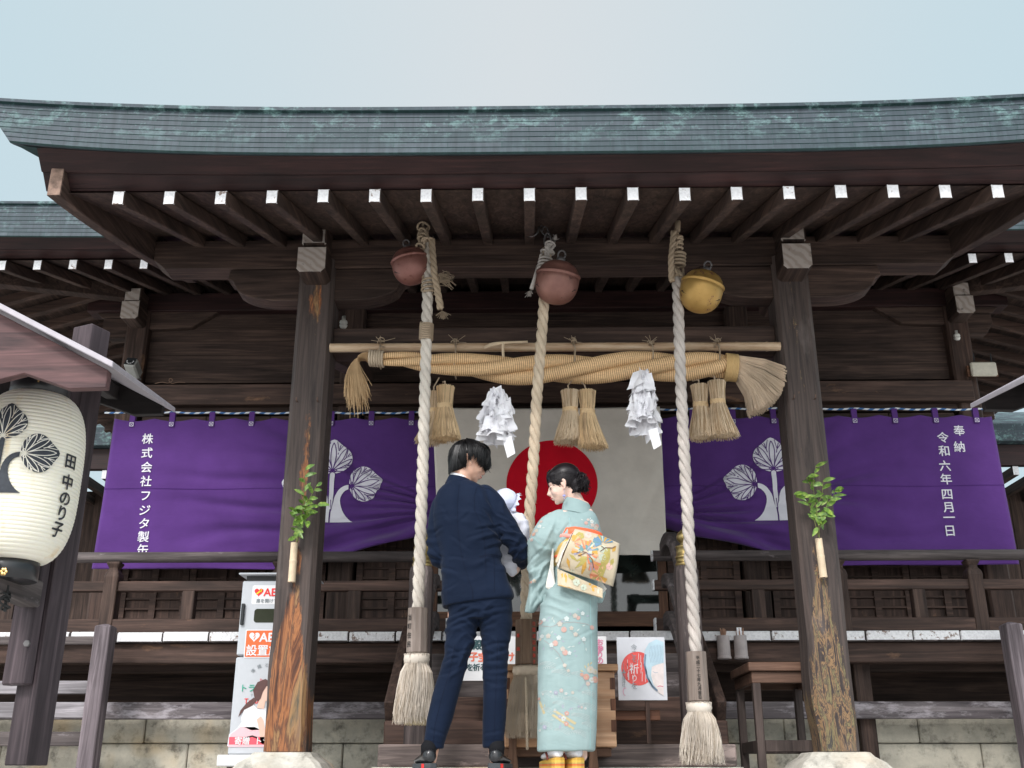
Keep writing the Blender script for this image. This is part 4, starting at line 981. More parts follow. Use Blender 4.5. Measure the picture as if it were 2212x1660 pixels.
b2 = bell_rope([(1181, 540), (1172, 700), (1160, 850), (1152, 1000), (1144, 1110), (1138, 1230), (1136, 1342)], [6.22, 6.22, 6.22, 6.23, 6.24, 6.24, 6.24], None, 'middle bell rope between man and woman, its brown grip lettered in red', ROPE_T, HANDB, [('奉納', radians(-45), .026, .075, .38), ('白国成田惠美子', radians(45), .026, .036, .12)], RINK, (0, 1583, .115), (1113, 1160), (1338, 1438), 2.1, .036)
m = MB(); c = b2[1]; m.tube([(c.x-.005, b2[4]-.055, b2[2]-.06), (c.x+.0, b2[4]-.11, b2[2]-.12), (c.x+.0, b2[4]-.118, b2[2]-.26), (c.x+.004, b2[4]-.118, b2[2]-.46)], .007, 6); twisted(m, [(c.x+.0, b2[4]-.118, b2[2]-.12), (c.x+.004, b2[4]-.122, b2[2]-.46)], .009, .04, 2, 0, step=.008); m.build('tie_cord', ROPE_T, b2[0])
b3 = bell_rope([(1463, 600), (1470, 820), (1480, 1020), (1490, 1200), (1503, 1412)], [6.2]*5, None, 'right bell rope, greyish strands down to a pale grip with a date', ROPE_G, HANDW, [('平成二十七年九月吉日', radians(0), .0225, .0238, .16)], INK, (0, 1640, .118), (1484, 1528), (1407, 1517), 4.0)
# knots at the rope heads
def knot(mb, p, r, n, tr, seed):
    rr = random.Random(seed)
    for k in range(n):
        a = rr.uniform(0, pi); ax = Vector((cos(a), rr.uniform(-.3, .3), sin(a))).normalized(); o = ax.orthogonal().normalized(); q = ax.cross(o); c = Vector(p)+Vector((rr.gauss(0, r*.25), rr.gauss(0, r*.2), rr.gauss(0, r*.6)))
        s = r*rr.uniform(.6, 1.0)
        mb.tube([c+o*(cos(t)*s)+q*(sin(t)*s*.8)+ax*(.2*s*sin(2*t)) for t in [2*pi*i/14 for i in range(15)]], tr, 6, 0, cap=False)
def wrap(mb, p0, p1, r, tr, turns):
    p0 = Vector(p0); p1 = Vector(p1); t = (p1-p0).normalized(); o = t.orthogonal().normalized(); q = t.cross(o); N = int(turns*14)
    mb.tube([p0.lerp(p1, i/N)+(o*cos(2*pi*turns*i/N)+q*sin(2*pi*turns*i/N))*r for i in range(N+1)], tr, 6, 0, cap=False)
m = MB(); p = P(918, 510, 6.2); knot(m, p, .05, 9, .008, 3); knot(m, p+Vector((0, -.02, -.05)), .045, 6, .008, 5); 
q0, q1 = P(925, 720, 6.22), P(921, 758, 6.22); wrap(m, P(922, 700, 6.22), P(920, 735, 6.22), .042, .006, 9)
wrap(m, P(928, 600, 6.22), P(926, 635, 6.22), .046, .008, 4); m.build('lashing', ROPE_D, b1[0], smooth=True)
m = MB(); twisted(m, [P(932, 520, 6.18), P(938, 590, 6.17), P(945, 630, 6.17), P(952, 668, 6.18)], .024, .15, 3, 0, step=.01, hand=-1); 
pe = P(955, 672, 6.18)
for _ in range(60): m.tube([pe, pe+Vector((R.gauss(0, .02), R.gauss(0, .015), -R.uniform(.02, .06)))], .002, 3, 0, cap=False)
pe = P(948, 600, 6.16)
for _ in range(70): a = pe+Vector((R.gauss(.01, .015), R.gauss(0, .01), R.gauss(0, .02))); m.tube([a, a+Vector((R.uniform(0, .06), -.01, R.gauss(.0, .02))), a+Vector((R.uniform(.03, .09), -.01, -R.uniform(0, .06)))], .002, 3, 0, cap=False)
m.build('loose_end', ROPE_D, b1[0], smooth=True)
m = MB(); p = P(1182, 545, 6.2); knot(m, p, .042, 8, .008, 8); knot(m, p+Vector((0.01, -.02, .03)), .035, 5, .008, 9); wrap(m, P(1180, 555, 6.2), P(1172, 590, 6.2), .04, .008, 5)
pe = P(1197, 520, 6.2); m.tube([P(1185, 545, 6.17), P(1195, 535, 6.17), pe], .009, 6)
for _ in range(40): m.tube([pe, pe+Vector((R.gauss(.01, .012), R.gauss(0, .01), R.gauss(.02, .012)))], .0018, 3, 0, cap=False)
m.tube([P(1163, 575, 6.2), P(1156, 600, 6.2), P(1148, 625, 6.2)], .014, 7)
pe = P(1147, 628, 6.2)
for _ in range(60): m.tube([pe, pe+Vector((R.gauss(-.01, .012), R.gauss(0, .01), -R.uniform(.01, .045)))], .0018, 3, 0, cap=False)
m.build('lashing', rope_mat('bleached_cord', (.42, .38, .35), (.66, .61, .57)), b2[0], smooth=True)
IRON = flat('dull_iron', (.16, .15, .15), .5, .5, .6)
m = MB()
p0, p1, p2 = P(1134, 490, 6.3), P(1147, 512, 6.28), P(1164, 490, 6.28); m.tube(bez(tuple(p0), tuple(p0+Vector((0, 0, -.1))), tuple(p1+Vector((.05, 0, -.02))), tuple(p2), 12), .006, 6)
for k, (u, v) in enumerate(((1170, 494), (1177, 499), (1184, 506))):
    c0 = P(u, v, 6.26); m.tube([c0+Vector((cos(t)*.02*(1 if k % 2 else .5), sin(t)*.012*(0 if k % 2 else 1), sin(t)*.03)) for t in [2*pi*i/12 for i in range(13)]], .004, 5)
c0 = P(1183, 520, 6.24); m.tube([c0+Vector((cos(t)*.022, 0, sin(t)*.055)) for t in [2*pi*i/16 for i in range(17)]], .006, 6)
m.build('chain', IRON, b2[0], smooth=True)
m = MB(); wrap(m, P(1465, 545, 6.2), P(1464, 575, 6.2), .045, .010, 4); wrap(m, P(1464, 512, 6.2), P(1463, 545, 6.2), .032, .009, 3.5); knot(m, P(1464, 525, 6.2), .04, 6, .011, 12); knot(m, P(1462, 590, 6.2), .04, 4, .010, 14)
m.tube([P(1463, 500, 6.2), P(1464, 480, 6.22), P(1462, 470, 6.25)], .02, 7); twisted(m, [P(1456, 500, 6.16), P(1450, 560, 6.14), P(1451, 608, 6.14)], .022, .14, 3, 0, step=.01)
m.tube([P(1475, 580, 6.2), P(1476, 600, 6.2), P(1473, 622, 6.2)], .01, 6)
m.build('lashing', ROPE_D, b3[0], smooth=True)
# ================================================================ BELLS
def bell_mat(name, c1, c2, rust, met=.35, seed=0):
    m, n, b = newmat(name); v = objvec(n, (1, 1, 1), False); g = noise_n(n, v, 6, 5, .6); r = ramp(n, [(.3, c1), (.7, c2)]); n.links.new(g.outputs['Fac'], r.inputs[0])
    g2 = noise_n(n, v, 14, 7, .78, .5); r2 = ramp(n, [(.585, 0), (.61, 1)]); n.links.new(g2.outputs['Fac'], r2.inputs[0])
    n.links.new(mixc(n, r2.outputs[0], r.outputs[0], rust), b.inputs['Base Color']); b.inputs['Metallic'].default_value = met; b.inputs['Roughness'].default_value = .42
    bump(n, b, r2.outputs[0], .25, .002); return m
def bell(u, v, Y, rad, tilt, tiltx, mat, label):
    c = P(u, v, Y); base = thing('crotal_bell', label, 'bell', c, 'round bells under the eave')
    M = (Matrix.Rotation(tilt, 3, 'Y') @ Matrix.Rotation(tiltx, 3, 'X'))
    body = []
    for i in range(15):
        a = pi/2*i/14; body.append((max(.0005, rad*sin(a)**.85), -rad*1.08*cos(a)**.9+rad*.10))
    body += [(rad*1.0, rad*.28), (rad*.985, rad*.30), (rad*1.0, rad*.325), (rad*1.035, rad*.36), (rad*1.04, rad*.41), (rad*1.01, rad*.46), (rad*.94, rad*.49), (rad*.86, rad*.68), (rad*.72, rad*.86), (rad*.5, rad*.99), (rad*.25, rad*1.06), (.001, rad*1.08)]
    m = MB(); m.lathe(body, c, 40, 0, M); m.build('bell_body', mat, base, smooth=True)
    m = MB(); m.lathe([(.0, rad*1.0), (rad*.22, rad*1.02), (rad*.2, rad*1.2), (rad*.1, rad*1.28), (0, rad*1.3)], c, 14, 0, M)
    m.tube([c+M @ Vector((cos(t)*rad*.17, 0, rad*1.38+sin(t)*rad*.2)) for t in [2*pi*i/14 for i in range(15)]], .006, 6, 0); m.build('hanger', mat if False else IRON, base, smooth=True)
    m = MB()       # sounding slot: a dark cut across the underside with a round hole at each end
    f = Vector((0, -1, 0))
    pts = []
    for i in range(25):
        t = -1.0+2.0*i/24; a = t; d = Vector((sin(a)*1.0, -.72*cos(a), -.62*cos(a))).normalized(); pts.append(c+M @ Vector((d.x*rad*1.004, d.y*rad*1.004, d.z*rad*1.06*1.004+rad*.08)))
    m.tube(pts, .0034, 5); 
    for e in (pts[0], pts[-1]): m.lathe([(0, -.001), (.008, -.001), (.008, .001), (0, .001)], e, 10)
    m.build('sound_slot', INK, base, smooth=True)
    return base
bell(888, 577, 6.24, .124, radians(-12), radians(6), bell_mat('dull_red_paint', (.20, .085, .07), (.27, .12, .10), (.16, .06, .045)), 'left dull red bell, partly hidden by its rope')
bell(1203, 613, 6.12, .140, radians(10), radians(12), bell_mat('worn_red_paint', (.17, .075, .062), (.28, .135, .105), (.10, .045, .035)), 'middle red bell with a scratched band above its slot')
bell(1514, 632, 6.14, .137, radians(16), radians(8), bell_mat('gold_paint_chipped', (.38, .22, .06), (.54, .34, .11), (.20, .085, .06), .55), 'gold bell with chipped red-brown patches')
# ================================================================ BAMBOO POLE AND SACRED ROPE
BAM, bn, bb = newmat('dry_bamboo'); v = objvec(bn, (2, 20, 20), False); g = noise_n(bn, v, 2, 4); r = ramp(bn, [(.3, (.38, .24, .14)), (.55, (.55, .40, .26)), (.75, (.60, .48, .36))]); bn.links.new(g.outputs['Fac'], r.inputs[0]); bn.links.new(r.outputs[0], bb.inputs['Base Color']); bb.inputs['Roughness'].default_value = .4
Yb = 6.56
p0, p1 = P(713, 752, Yb+.06), P(1685, 749, Yb+.06); m = MB(); pts = []; rad = []; nd = [.065, .19, .30, .37, .46, .58, .70, .80, .905, .97]
for i in range(240):
    t = i/239; pts.append(p0.lerp(p1, t)); rad.append(.031+.004*max([math.exp(-((t-k)/.0016)**2) for k in nd]))
m.tube(pts, rad, 16); tag(m.build('bamboo_pole', BAM, None, smooth=True), 'long dry bamboo pole tied below the tie beam between porch columns', 'pole')
shi = thing('sacred_straw_rope', 'thick twisted straw rope wound with cord, hanging below the bamboo pole', 'rope', P(1200, 790, Yb))
SW, sn, sb = newmat('cord_wound_straw'); uvn = sn.nodes.new('ShaderNodeUVMap'); sx = sn.nodes.new('ShaderNodeSeparateXYZ'); sn.links.new(uvn.outputs[0], sx.inputs[0])
g = noise_n(sn, objvec(sn, (1, 1, 1), False), 9, 4); mu = sn.nodes.new('ShaderNodeMath'); mu.operation = 'MULTIPLY_ADD'; sn.links.new(g.outputs['Fac'], mu.inputs[0]); mu.inputs[1].default_value = .010; sn.links.new(sx.outputs[0], mu.inputs[2])
m2 = sn.nodes.new('ShaderNodeMath'); m2.operation = 'MULTIPLY'; sn.links.new(mu.outputs[0], m2.inputs[0]); m2.inputs[1].default_value = 2*pi/.0135
s2 = sn.nodes.new('ShaderNodeMath'); s2.operation = 'SINE'; sn.links.new(m2.outputs[0], s2.inputs[0])
r = ramp(sn, [(.0, (.80, .56, .31)), (.55, (.70, .46, .235)), (.80, (.40, .225, .10)), (1, (.44, .26, .12))]); mr = sn.nodes.new('ShaderNodeMapRange'); sn.links.new(s2.outputs[0], mr.inputs[0]); mr.inputs[1].default_value = -1; mr.inputs[2].default_value = 1; sn.links.new(mr.outputs[0], r.inputs[0])
g2 = noise_n(sn, objvec(sn, (8, 60, 60), False), 3, 4); r2 = ramp(sn, [(.3, .75), (.7, 1.15)]); sn.links.new(g2.outputs['Fac'], r2.inputs[0]); sn.links.new(mixc(sn, 1.0, r.outputs[0], r2.outputs[0], 'MULTIPLY'), sb.inputs['Base Color']); sb.inputs['Roughness'].default_value = .7
bump(sn, sb, mr.outputs[0], -.7, .006)
cl = [(815, 775), (880, 779), (960, 786), (1060, 796), (1160, 800), (1260, 798), (1360, 793), (1460, 791), (1540, 791), (1585, 791)]
cp = [P(u, v, Yb) for u, v in cl]
def spl(pts, n=12):
    o = []
    for i in range(len(pts)-1):
        p0_ = pts[max(i-1, 0)]; p1_ = pts[i]; p2_ = pts[i+1]; p3_ = pts[min(i+2, len(pts)-1)]
        for k in range(n):
            t = k/n; o.append(.5*((2*p1_)+(p2_-p0_)*t+(2*p0_-5*p1_+4*p2_-p3_)*t*t+(3*p1_-p0_-3*p2_+p3_)*t**3))
    o.append(pts[-1]); return o
cs = spl(cp); T = len(cs)-1
for s in range(3):
    q = []; rad = []
    for i, c in enumerate(cs):
        t = i/T; an = 2*pi*(1.72*t)+2*pi*s/3+.75
        tp = min(1, .36+1.7*t) if t < .5 else (1 if t < .8 else 1-(t-.8)*1.2)
        A = (.055+.03*max(0, .3-t)*(1 if t > .03 else 0))*tp*(1+.05*noise.noise(c*4+Vector((s*7, 0, 0)))); q.append(c+Vector((0, sin(an)*A*.85, cos(an)*A))); rad.append(.050*tp*(1+.07*noise.noise(c*3+Vector((s*5, 3, 0)))))
    m = MB(); m.tube(q, rad, 18); m.build('straw_strand', SW, shi, smooth=True)
bl0, bl1 = P(798, 774, Yb), P(830, 776, Yb); m = MB(); wrap(m, bl0, bl1, .052, .009, 6); wrap(m, bl0, bl1, .046, .009, 5); m.build('binding', ROPE_T, shi, smooth=True)
br0, br1 = P(1566, 793, Yb), P(1592, 796, Yb); m = MB(); wrap(m, br0, br1, .088, .0085, 7); m.tube([br0, br1], .082, 20); m.build('binding', rope_mat('golden_binding', (.48, .30, .12), (.72, .50, .24)), shi, smooth=True)
m = MB(); p0 = bl0    # left brush: hangs limply down
for _ in range(650):
    a = R.uniform(-1, 1); b_ = R.uniform(-1, 1); e = P(772+a*22+R.gauss(0, 5), 860+R.gauss(0, 14)-abs(a)*6, Yb-.02)+Vector((0, b_*.05, 0))
    s0 = p0+Vector((0, b_*.03, a*.035)); k1 = P(778-a*12-8, 772+a*5-8, Yb)+Vector((-.02, b_*.04, .01)); k2 = P(765+a*20, 800, Yb)+Vector((0, b_*.05, 0))
    pts = bez(tuple(s0), tuple(k1), tuple(k2), tuple(e), 7); m.tube(pts, .0018, 3, 0, cap=False)
m.build('straw_brush', rope_mat('brown_straw', (.42, .27, .14), (.70, .48, .27)), shi)
m = MB(); p0 = br1    # right brush: stiff fan
for _ in range(1300):
    th = R.uniform(-78, 2); ln = R.uniform(.91, 1.0)*(.265+.06*cos(radians(th+45))); q = R.uniform(-1, 1)
    d = Vector((cos(radians(th)), 0, sin(radians(th))))
    f0 = -(th+38)/40; s0 = p0+Vector((R.uniform(-.01, .01), q*.06, -f0*.07)); e = p0+d*ln+Vector((0, q*.085, -.02)); mid = s0.lerp(e, .5)+Vector((.02, 0, .012))
    m.tube([s0, mid, e], [.0026, .0024, .002], 4, 0, cap=True)
m.build('straw_brush', rope_mat('stiff_straw', (.48, .35, .24), (.80, .64, .48)), shi)
# cord ties from pole to rope
for i, u in enumerate((823, 985, 1240, 1406, 1548)):
    v1 = 812; a = P(u, 740, Yb+.03); m = MB(); zc = a.z; y = Yb
    loop = [Vector((a.x+.004*sin(t*3), y+.04+cos(t)*.085, (P(u, 741, Yb).z+P(u, v1 if i else 790, Yb).z)/2+sin(t)*(P(u, 739, Yb).z-P(u, v1 if i else 790, Yb).z)/2)) for t in [2*pi*j/20 for j in range(21)]]
    m.tube(loop, .005, 6); knot(m, P(u, 739, Yb+.02), .022, 4, .004, 30+i)
    for _ in range(5): m.tube([P(u, 739, Yb), P(u, 739, Yb)+Vector((R.gauss(0, .04), -.02, R.uniform(-.02, .05)))], .002, 4)
    m.build('tie_cord', ROPE_D, shi, smooth=True)
m = MB(); a = P(1050, 748, Yb-.0)
for pts in ([(1046, 752), (1060, 744), (1085, 741), (1140, 739)], [(1046, 752), (1058, 748), (1078, 743), (1090, 741)], [(1088, 741), (1086, 750), (1087, 772)]):
    q = [P(u, v, Yb-.02) for u, v in pts]; m.tube(spl(q, 4), .006, 5, ell=1.6)
m.build('raffia_tie', STRAW, shi)
# straw tassels, in pairs
def straw_tassel(u, vt, vb, Y, rt, rb, label, drift=0, mat=STRAW):
    p = P(u, vt, Y); zb = PZ(u, vb, Y); base = thing('straw_tassel', label, 'straw tassel', p, 'straw tassels under the twisted rope')
    zt_ = p.z; zm = zt_-(zt_-zb)*.36
    m = MB(); brush(m, (p.x, Y), zt_+.02, zm, rt*1.15, rt*.82, 260, 0, .003, .0024, .006, True, dark2=True); brush(m, (p.x, Y), zm+.01, zb, rt*.8, rb, 620, 0, .006, .0022, .014, True, 1, (drift, 0), dark2=True); 
    m.build('straw_bundle', [mat, STRAW3], base)
    m = MB(); wrap(m, (p.x, Y, zm+.022), (p.x, Y, zm-.012), rt*.92, .0045, 4); m.build('binding', STRAW2, base, smooth=True)
    m = MB(); zt2 = PZ(u, 812, Y); m.tube([(p.x, Y, zt_+.0), (p.x-.004+R.uniform(-.01, .01), Y, zt_+.06), (p.x+R.uniform(-.03, .03), Yb-.02, zt2)], .005, 6); m.build('hanging_cord', ROPE_D, base)
straw_tassel(938, 855, 955, 6.50, .045, .088, 'tan straw tassel half hidden behind the left bell rope', -.03)
straw_tassel(962, 843, 948, 6.42, .052, .088, 'straw tassel just right of the left bell rope', .015, STRAW2)
straw_tassel(1231, 852, 955, 6.44, .052, .090, 'left tassel of the straw pair above the red disc', -.02)
straw_tassel(1268, 852, 966, 6.42, .050, .092, 'right tassel of the straw pair above the red disc', .03, STRAW2)
straw_tassel(1511, 840, 946, 6.44, .050, .082, 'left tassel of the straw pair beside the right bell rope')
straw_tassel(1548, 832, 942, 6.40, .050, .090, 'right tassel of the straw pair beside the right bell rope', .03)
# folded paper streamers
def shide(us, vt, vb, Y, w0, w1, label, seed, tail):
    rr = random.Random(seed); c = P(us, vt, Y); zb = PZ(us, vb, Y); base = thing('paper_streamer', label, 'paper streamer', c, 'white paper streamers under the twisted rope')
    m = MB()
    H = c.z-zb
    def sheet(p, a, w_, h, flare, tw, curl):
        """strip of paper hanging from p, facing outward along angle a, its lower end flaring"""
        nu, nv = 6, 8; vs = []; o = Vector((cos(a), sin(a), 0)); q = Vector((-sin(a), cos(a), 0))
        for i in range(nu+1):
            s = (i/nu-.5); 
            for j in range(nv+1):
                t = j/nv; ww = w_*(.85+.15*t); out_ = flare*.8*t**1.2*(1-.35*t)+curl*cos(s*pi*1.6)*t+.006*sin(9*t+tw)
                vs.append(Vector(p)+q*(s*ww+tw*.02*t)+o*out_+Vector((0, 0, -h*t*(1-.12*flare/.05*t)+abs(s)*.02*tw)))
        m.add(vs, [(i*(nv+1)+j, i*(nv+1)+j+1, (i+1)*(nv+1)+j+1, (i+1)*(nv+1)+j) for i in range(nu) for j in range(nv)])
    for k in range(64):
        t0 = (k/64)**1.1*.66; a = rr.uniform(0, 2*pi); q = w0*.25+(w1-w0)*.55*min(1, t0*2.2)*rr.uniform(.5, 1)
        sheet((c.x+cos(a)*q-.01*t0, Y+sin(a)*q*.9, c.z-H*t0), a+rr.uniform(-.9, .9), rr.uniform(.07, .13), H*rr.uniform(.26, .36), rr.uniform(.10, .45)*w1, rr.uniform(-1.5, 1.5), rr.uniform(-.05, .05))
    if tail:
        a = P(us+tail, vb-22, Y-.06); b_ = P(us+tail*1.15+5, vb+14, Y-.06)
        m.add([a+Vector((-.03, 0, 0)), a+Vector((.03, 0, .02)), b_+Vector((.03, -.01, .01)), b_+Vector((-.02, -.01, -.02))], [(0, 1, 2, 3)])
    m.build('folded_paper', PAPER, base, smooth=True, fix=False)
shide(1075, 838, 970, 6.42, .05, .18, 'fuller white paper streamer above the man, left of the two', 3, 20)
shide(1388, 800, 952, 6.40, .07, .16, 'white paper streamer with a long tail, right of the two', 5, 22)
# ================================================================ LANTERN STANDS
PINKW = wood('x', (.045, .026, .028), (.20, .10, .098), 'pinkish_board', .6, bs=.25)
BLK = wood('x', (.012, .010, .010), (.035, .028, .027), 'blackened', .7)
GREYP = flat('pale_grey_metal_roofing', (.36, .33, .36), .5, .5, .2)
POSTM = wood('z', (.032, .023, .027), (.11, .082, .09), 'purple_brown_post', .7)
def stand(s, label):
    """little gabled roof on a post for a paper lantern; s=+1 is mirrored across the porch"""
    def W(u, v, Y):
        p = P(u, v, Y); return Vector((p.x if s < 0 else -p.x+.05, p.y, p.z))
    base = thing('lantern_stand', label, 'lantern stand', W(100, 1660, 3.95)*1, 'roofed lantern stands')
    Yf, Yb_ = 3.25, 4.35
    # ridge and eaves
    ef, eb = W(243, 795, Yf-.05), W(378, 892, Yb_+.05)
    rf = W(-210, 560, Yf-.05); rb = Vector((rf.x+(eb.x-ef.x), eb.y, rf.z+(eb.z-ef.z)))
    lf = Vector((2*rf.x-ef.x, rf.y, ef.z)); lb = Vector((2*rb.x-eb.x, rb.y, eb.z))
    t = Vector((0, 0, .022))
    for a, b, c_, d in ((rf, ef, eb, rb), (rf, lf, lb, rb)):
        m = MB(); m.rings([[a, b, b+t, a+t], [d, c_, c_+t, d+t]]); m.build('roof_panel', GREYP, base, bevel=.003)
    # barge boards front (pinkish) and back (blackened): shaped lower edge
    for (Y, tr, mt, thick) in ((Yf, 0, PINKW, .035), (Yb_-.02, 1, BLK, .035)):
        o = (ef if tr == 0 else eb); r_ = (rf if tr == 0 else rb)
        sg = 1 if s < 0 else -1
        def top(x): return r_.z+(o.z-r_.z)*abs(x-r_.x)/abs(o.x-r_.x)-.006
        ex = o.x-sg*.035; pts = [(r_.x, top(r_.x))]+[(ex, top(ex))]
        low = top(ex)-(.062 if tr == 0 else .040)
        pts += [(ex, low), (ex-sg*.125, low-.003), (ex-sg*.28, low+.052), (ex-sg*.36, low+.03), (ex-sg*.5, low-.015), (r_.x, low+.02)]
        m = MB(); m.prism_y(pts, Y, Y+thick); m.build('barge_board', mt, base, bevel=.002)
        pts = [(2*r_.x-x, z) for x, z in pts]; m = MB(); m.prism_y(pts, Y, Y+thick); m.build('barge_board', mt, base, bevel=.002)
    # inner rafters under the panel
    for k in ():
        a = rf.lerp(rb, k); b = ef.lerp(eb, k); m = MB(); m.bar(a-t*1.5, a.lerp(b, .93)-t*1.5, .03, .045); m.build('rafter', BLK, base)
    m = MB(); a = ef.lerp(rf, .35).lerp(eb.lerp(rb, .35), .06); b = eb.lerp(rb, .35); m.bar(a-t*2.6, b-t*2.6, .05, .06); m.build('purlin', BLK, base, bevel=.003)
    # post: tall square timber, doubled lower down
    px = W(97, 1300, 3.95); w_ = .047
    ztop = W(190, 723, 4.05).z
    def rbox(cx_, cy_, w1_, w2_, z0_, z1_, ang):
        q = Matrix.Rotation(ang, 3, 'Z'); c_ = [Vector((cx_, cy_, 0))+q @ Vector((a_, b_, 0)) for a_, b_ in ((-w1_, -w2_), (w1_, -w2_), (w1_, w2_), (-w1_, w2_))]
        mb = MB(); mb.rings([[(p_.x, p_.y, z_) for p_ in c_] for z_ in (z0_, z1_)]); return mb
    an = radians(-24 if s < 0 else 24)
    rbox(px.x, 4.0, .052, .052, 0, ztop, an).build('post', POSTM, base, bevel=.004)
    qd = Matrix.Rotation(an, 3, 'Z') @ Vector((-.02 if s < 0 else .02, -.078, 0)); z0, z1 = W(60, 1479, 3.9).z, W(60, 1180, 3.9).z
    rbox(px.x+qd.x, 4.0+qd.y, .055, .024, z0, z1, an).build('clamp_block', POSTM, base, bevel=.006)
    m = MB(); a = W(-60, 1180, 3.45); b = W(82, 1290, 3.95); m.bar((a.x, a.y, b.z+.02), (b.x, 3.90, b.z+.0), .075, .095); m.build('lantern_arm', GW('y'), base, bevel=.005)
    m = MB(); m.lathe([(0, -.012), (.012, -.01), (.012, 0), (0, .0)], (px.x-.01, 3.874, W(60, 1392, 3.9).z), 6, 0, Matrix.Rotation(pi/2, 3, 'X')); m.build('bolt', IRON, base)
    return base
stand(-1, 'dark wooden stand with small gabled roof sheltering the paper lantern')
stand(1, 'small gabled roof cut off by the photo edge, below the grey router')
# ================================================================ PAPER LANTERN
lan = thing('paper_lantern', 'cream ribbed paper lantern with black mallow crest and name', 'lantern', P(48, 1240, 3.62))
LP, ln, lb_ = newmat('lantern_paper'); v = objvec(ln, (1, 1, 1), False); g = noise_n(ln, objvec(ln, (6, 6, .8), False), 1.5, 4); r = ramp(ln, [(.35, (.80, .755, .645)), (.60, (.80, .75, .63)), (.70, (.72, .58, .38))]); ln.links.new(g.outputs['Fac'], r.inputs[0]); ln.links.new(r.outputs[0], lb_.inputs['Base Color']); lb_.inputs['Roughness'].default_value = .55
lb_.inputs['Transmission Weight'].default_value = 0; lb_.inputs['Subsurface Weight'].default_value = .25; lb_.inputs['Subsurface Radius'].default_value = (.05, .04, .02); lb_.inputs['Subsurface Scale'].default_value = .6
g2 = noise_n(ln, v, 26, 6, .7); bump(ln, lb_, g2.outputs['Fac'], .25, .004)
YL = 3.62; lt, lbm = P(78, 853, YL), P(20, 1212, YL); lx = (lt.x+lbm.x)/2-.004; LH = (lt.z-lbm.z); LR = .188; ly = YL+.03
def lr(t):      # radius profile, t=0 bottom .. 1 top
    e = max(0, 1-abs(2*t-1)**3.4); return .092+(LR-.092)*e**.55
m = MB(); prof = []; NR = 44
for i in range(NR*6+1):
    t = i/(NR*6); ph = (i % 6)/6; prof.append((lr(t)-.0030*(1-sin(pi*ph))**2, lbm.z+LH*t))
m.lathe(prof, (lx, ly, 0), 72); m.build('paper_body', LP, lan, smooth=True, fix=True)
BLKL = flat('black_lacquer', (.012, .012, .014), .28, .6, 0, .1)
m = MB(); m.lathe([(.10, lt.z-.012), (.104, lt.z-.01), (.104, lt.z+.095), (.096, lt.z+.098), (.09, lt.z+.0)], (lx, ly, 0), 40); m.build('top_ring', BLKL, lan, smooth=True)
m = MB(); m.lathe([(.09, lbm.z+.01), (.094, lbm.z+.008), (.094, lbm.z-.062), (.088, lbm.z-.065), (.0, lbm.z-.065)], (lx, ly, 0), 40); m.build('bottom_ring', BLKL, lan, smooth=True)
GOLD = flat('gilt_flower', (.65, .42, .16), .35, .5, .6)
for zz in (lt.z+.028, lbm.z-.05):
    m = MB()
    for k in range(6):
        a = pi*k/3; m.lathe([(0, -.003), (.006, -.002), (.006, .001), (0, .003)], (lx+.008*cos(a)+.025, ly-.096, zz+.008*sin(a)), 8, 0, Matrix.Rotation(pi/2, 3, 'X'))
    m.build('flower_stud', GOLD, lan)
m = MB(); m.tube([(lx, ly, lt.z+.09), (lx, ly, lt.z+.22)], .004, 6); m.build('hanging_wire', IRON, lan)
m = MB(); m.tube([(lx, ly, lbm.z-.08), (lx+.005, ly, lbm.z-.17)], .006, 6); knot(m, (lx, ly, lbm.z-.13), .02, 5, .004, 44); m.build('tie_string', flat('black_string', (.02, .02, .02), .8), lan)
def lfn(off, a0=0):
    def f(x, z):
        t = (z-lbm.z)/LH; t = min(1, max(0, t)); r_ = lr(t)+off; a = x/LR+a0; return (lx+r_*sin(a), ly-r_*cos(a), z)
    return f
az = -.05
m = MB(); crest(m, 0, PZ(30, 1008, YL), .142, lfn(.003, az), lfn(.0045, az), 0, 1); m.build('crest', [flat('lantern_ink', (.03, .035, .045), .6, var=.35, scale=60), LP], lan)
m = MB(); 
for ch, v in zip('田中のり子', (1003, 1046, 1082, 1113, 1148)): write(m, ch, 0, PZ(150, v, YL), .058, lfn(.003, 1.27), 0, .03)
m.build('name_lettering', flat('brushed_ink', (.03, .03, .035), .6), lan)
# ================================================================ AED CABINET
PLW = flat('white_enamel', (.50, .52, .55), .35, .5, 0, .03)
aed = thing('defibrillator_cabinet', 'white outdoor defibrillator cabinet behind the porch column on the lantern side', 'cabinet', P(600, 1650, 7.0))
Ya = 7.0
A0, A1 = P(503, 1580, Ya).x, 0
ax0 = (PX(530, 1255, Ya)+PX(486, 1625, Ya))/2; ax1 = ax0+.455; zt_a, zb_a = PZ(560, 1255, Ya), PZ(500, 1645, Ya)
zmid = PZ(515, 1418, Ya)
m = MB(); m.box(ax0, ax1, Ya, Ya+.32, zmid+.006, zt_a); m.build('upper_door', PLW, aed, bevel=.008)
m = MB(); m.box(ax0+.0, ax1, Ya+.0, Ya+.32, zb_a+.04, zmid-.006); m.build('lower_panel', PLW, aed, bevel=.008)
m = MB(); m.box(ax0-.05, ax1+.05, Ya-.05, Ya+.36, zb_a-.03, zb_a+.038); m.build('foot_plate', flat('pale_base', (.72, .72, .72), .5), aed, bevel=.006)
m = MB(); m.box(ax0-.02, ax1+.02, Ya-.04, Ya+.34, zt_a+.035, zt_a+.047); m.build('rain_cover', PLW, aed, bevel=.003)
m = MB(); m.box(ax0+.02, ax1-.02, Ya+.02, Ya+.3, zt_a+.0, zt_a+.034); m.build('vent_gap', flat('dark_gap', (.05, .05, .05)), aed)
HB = flat('black_plastic', (.02, .022, .024), .4)
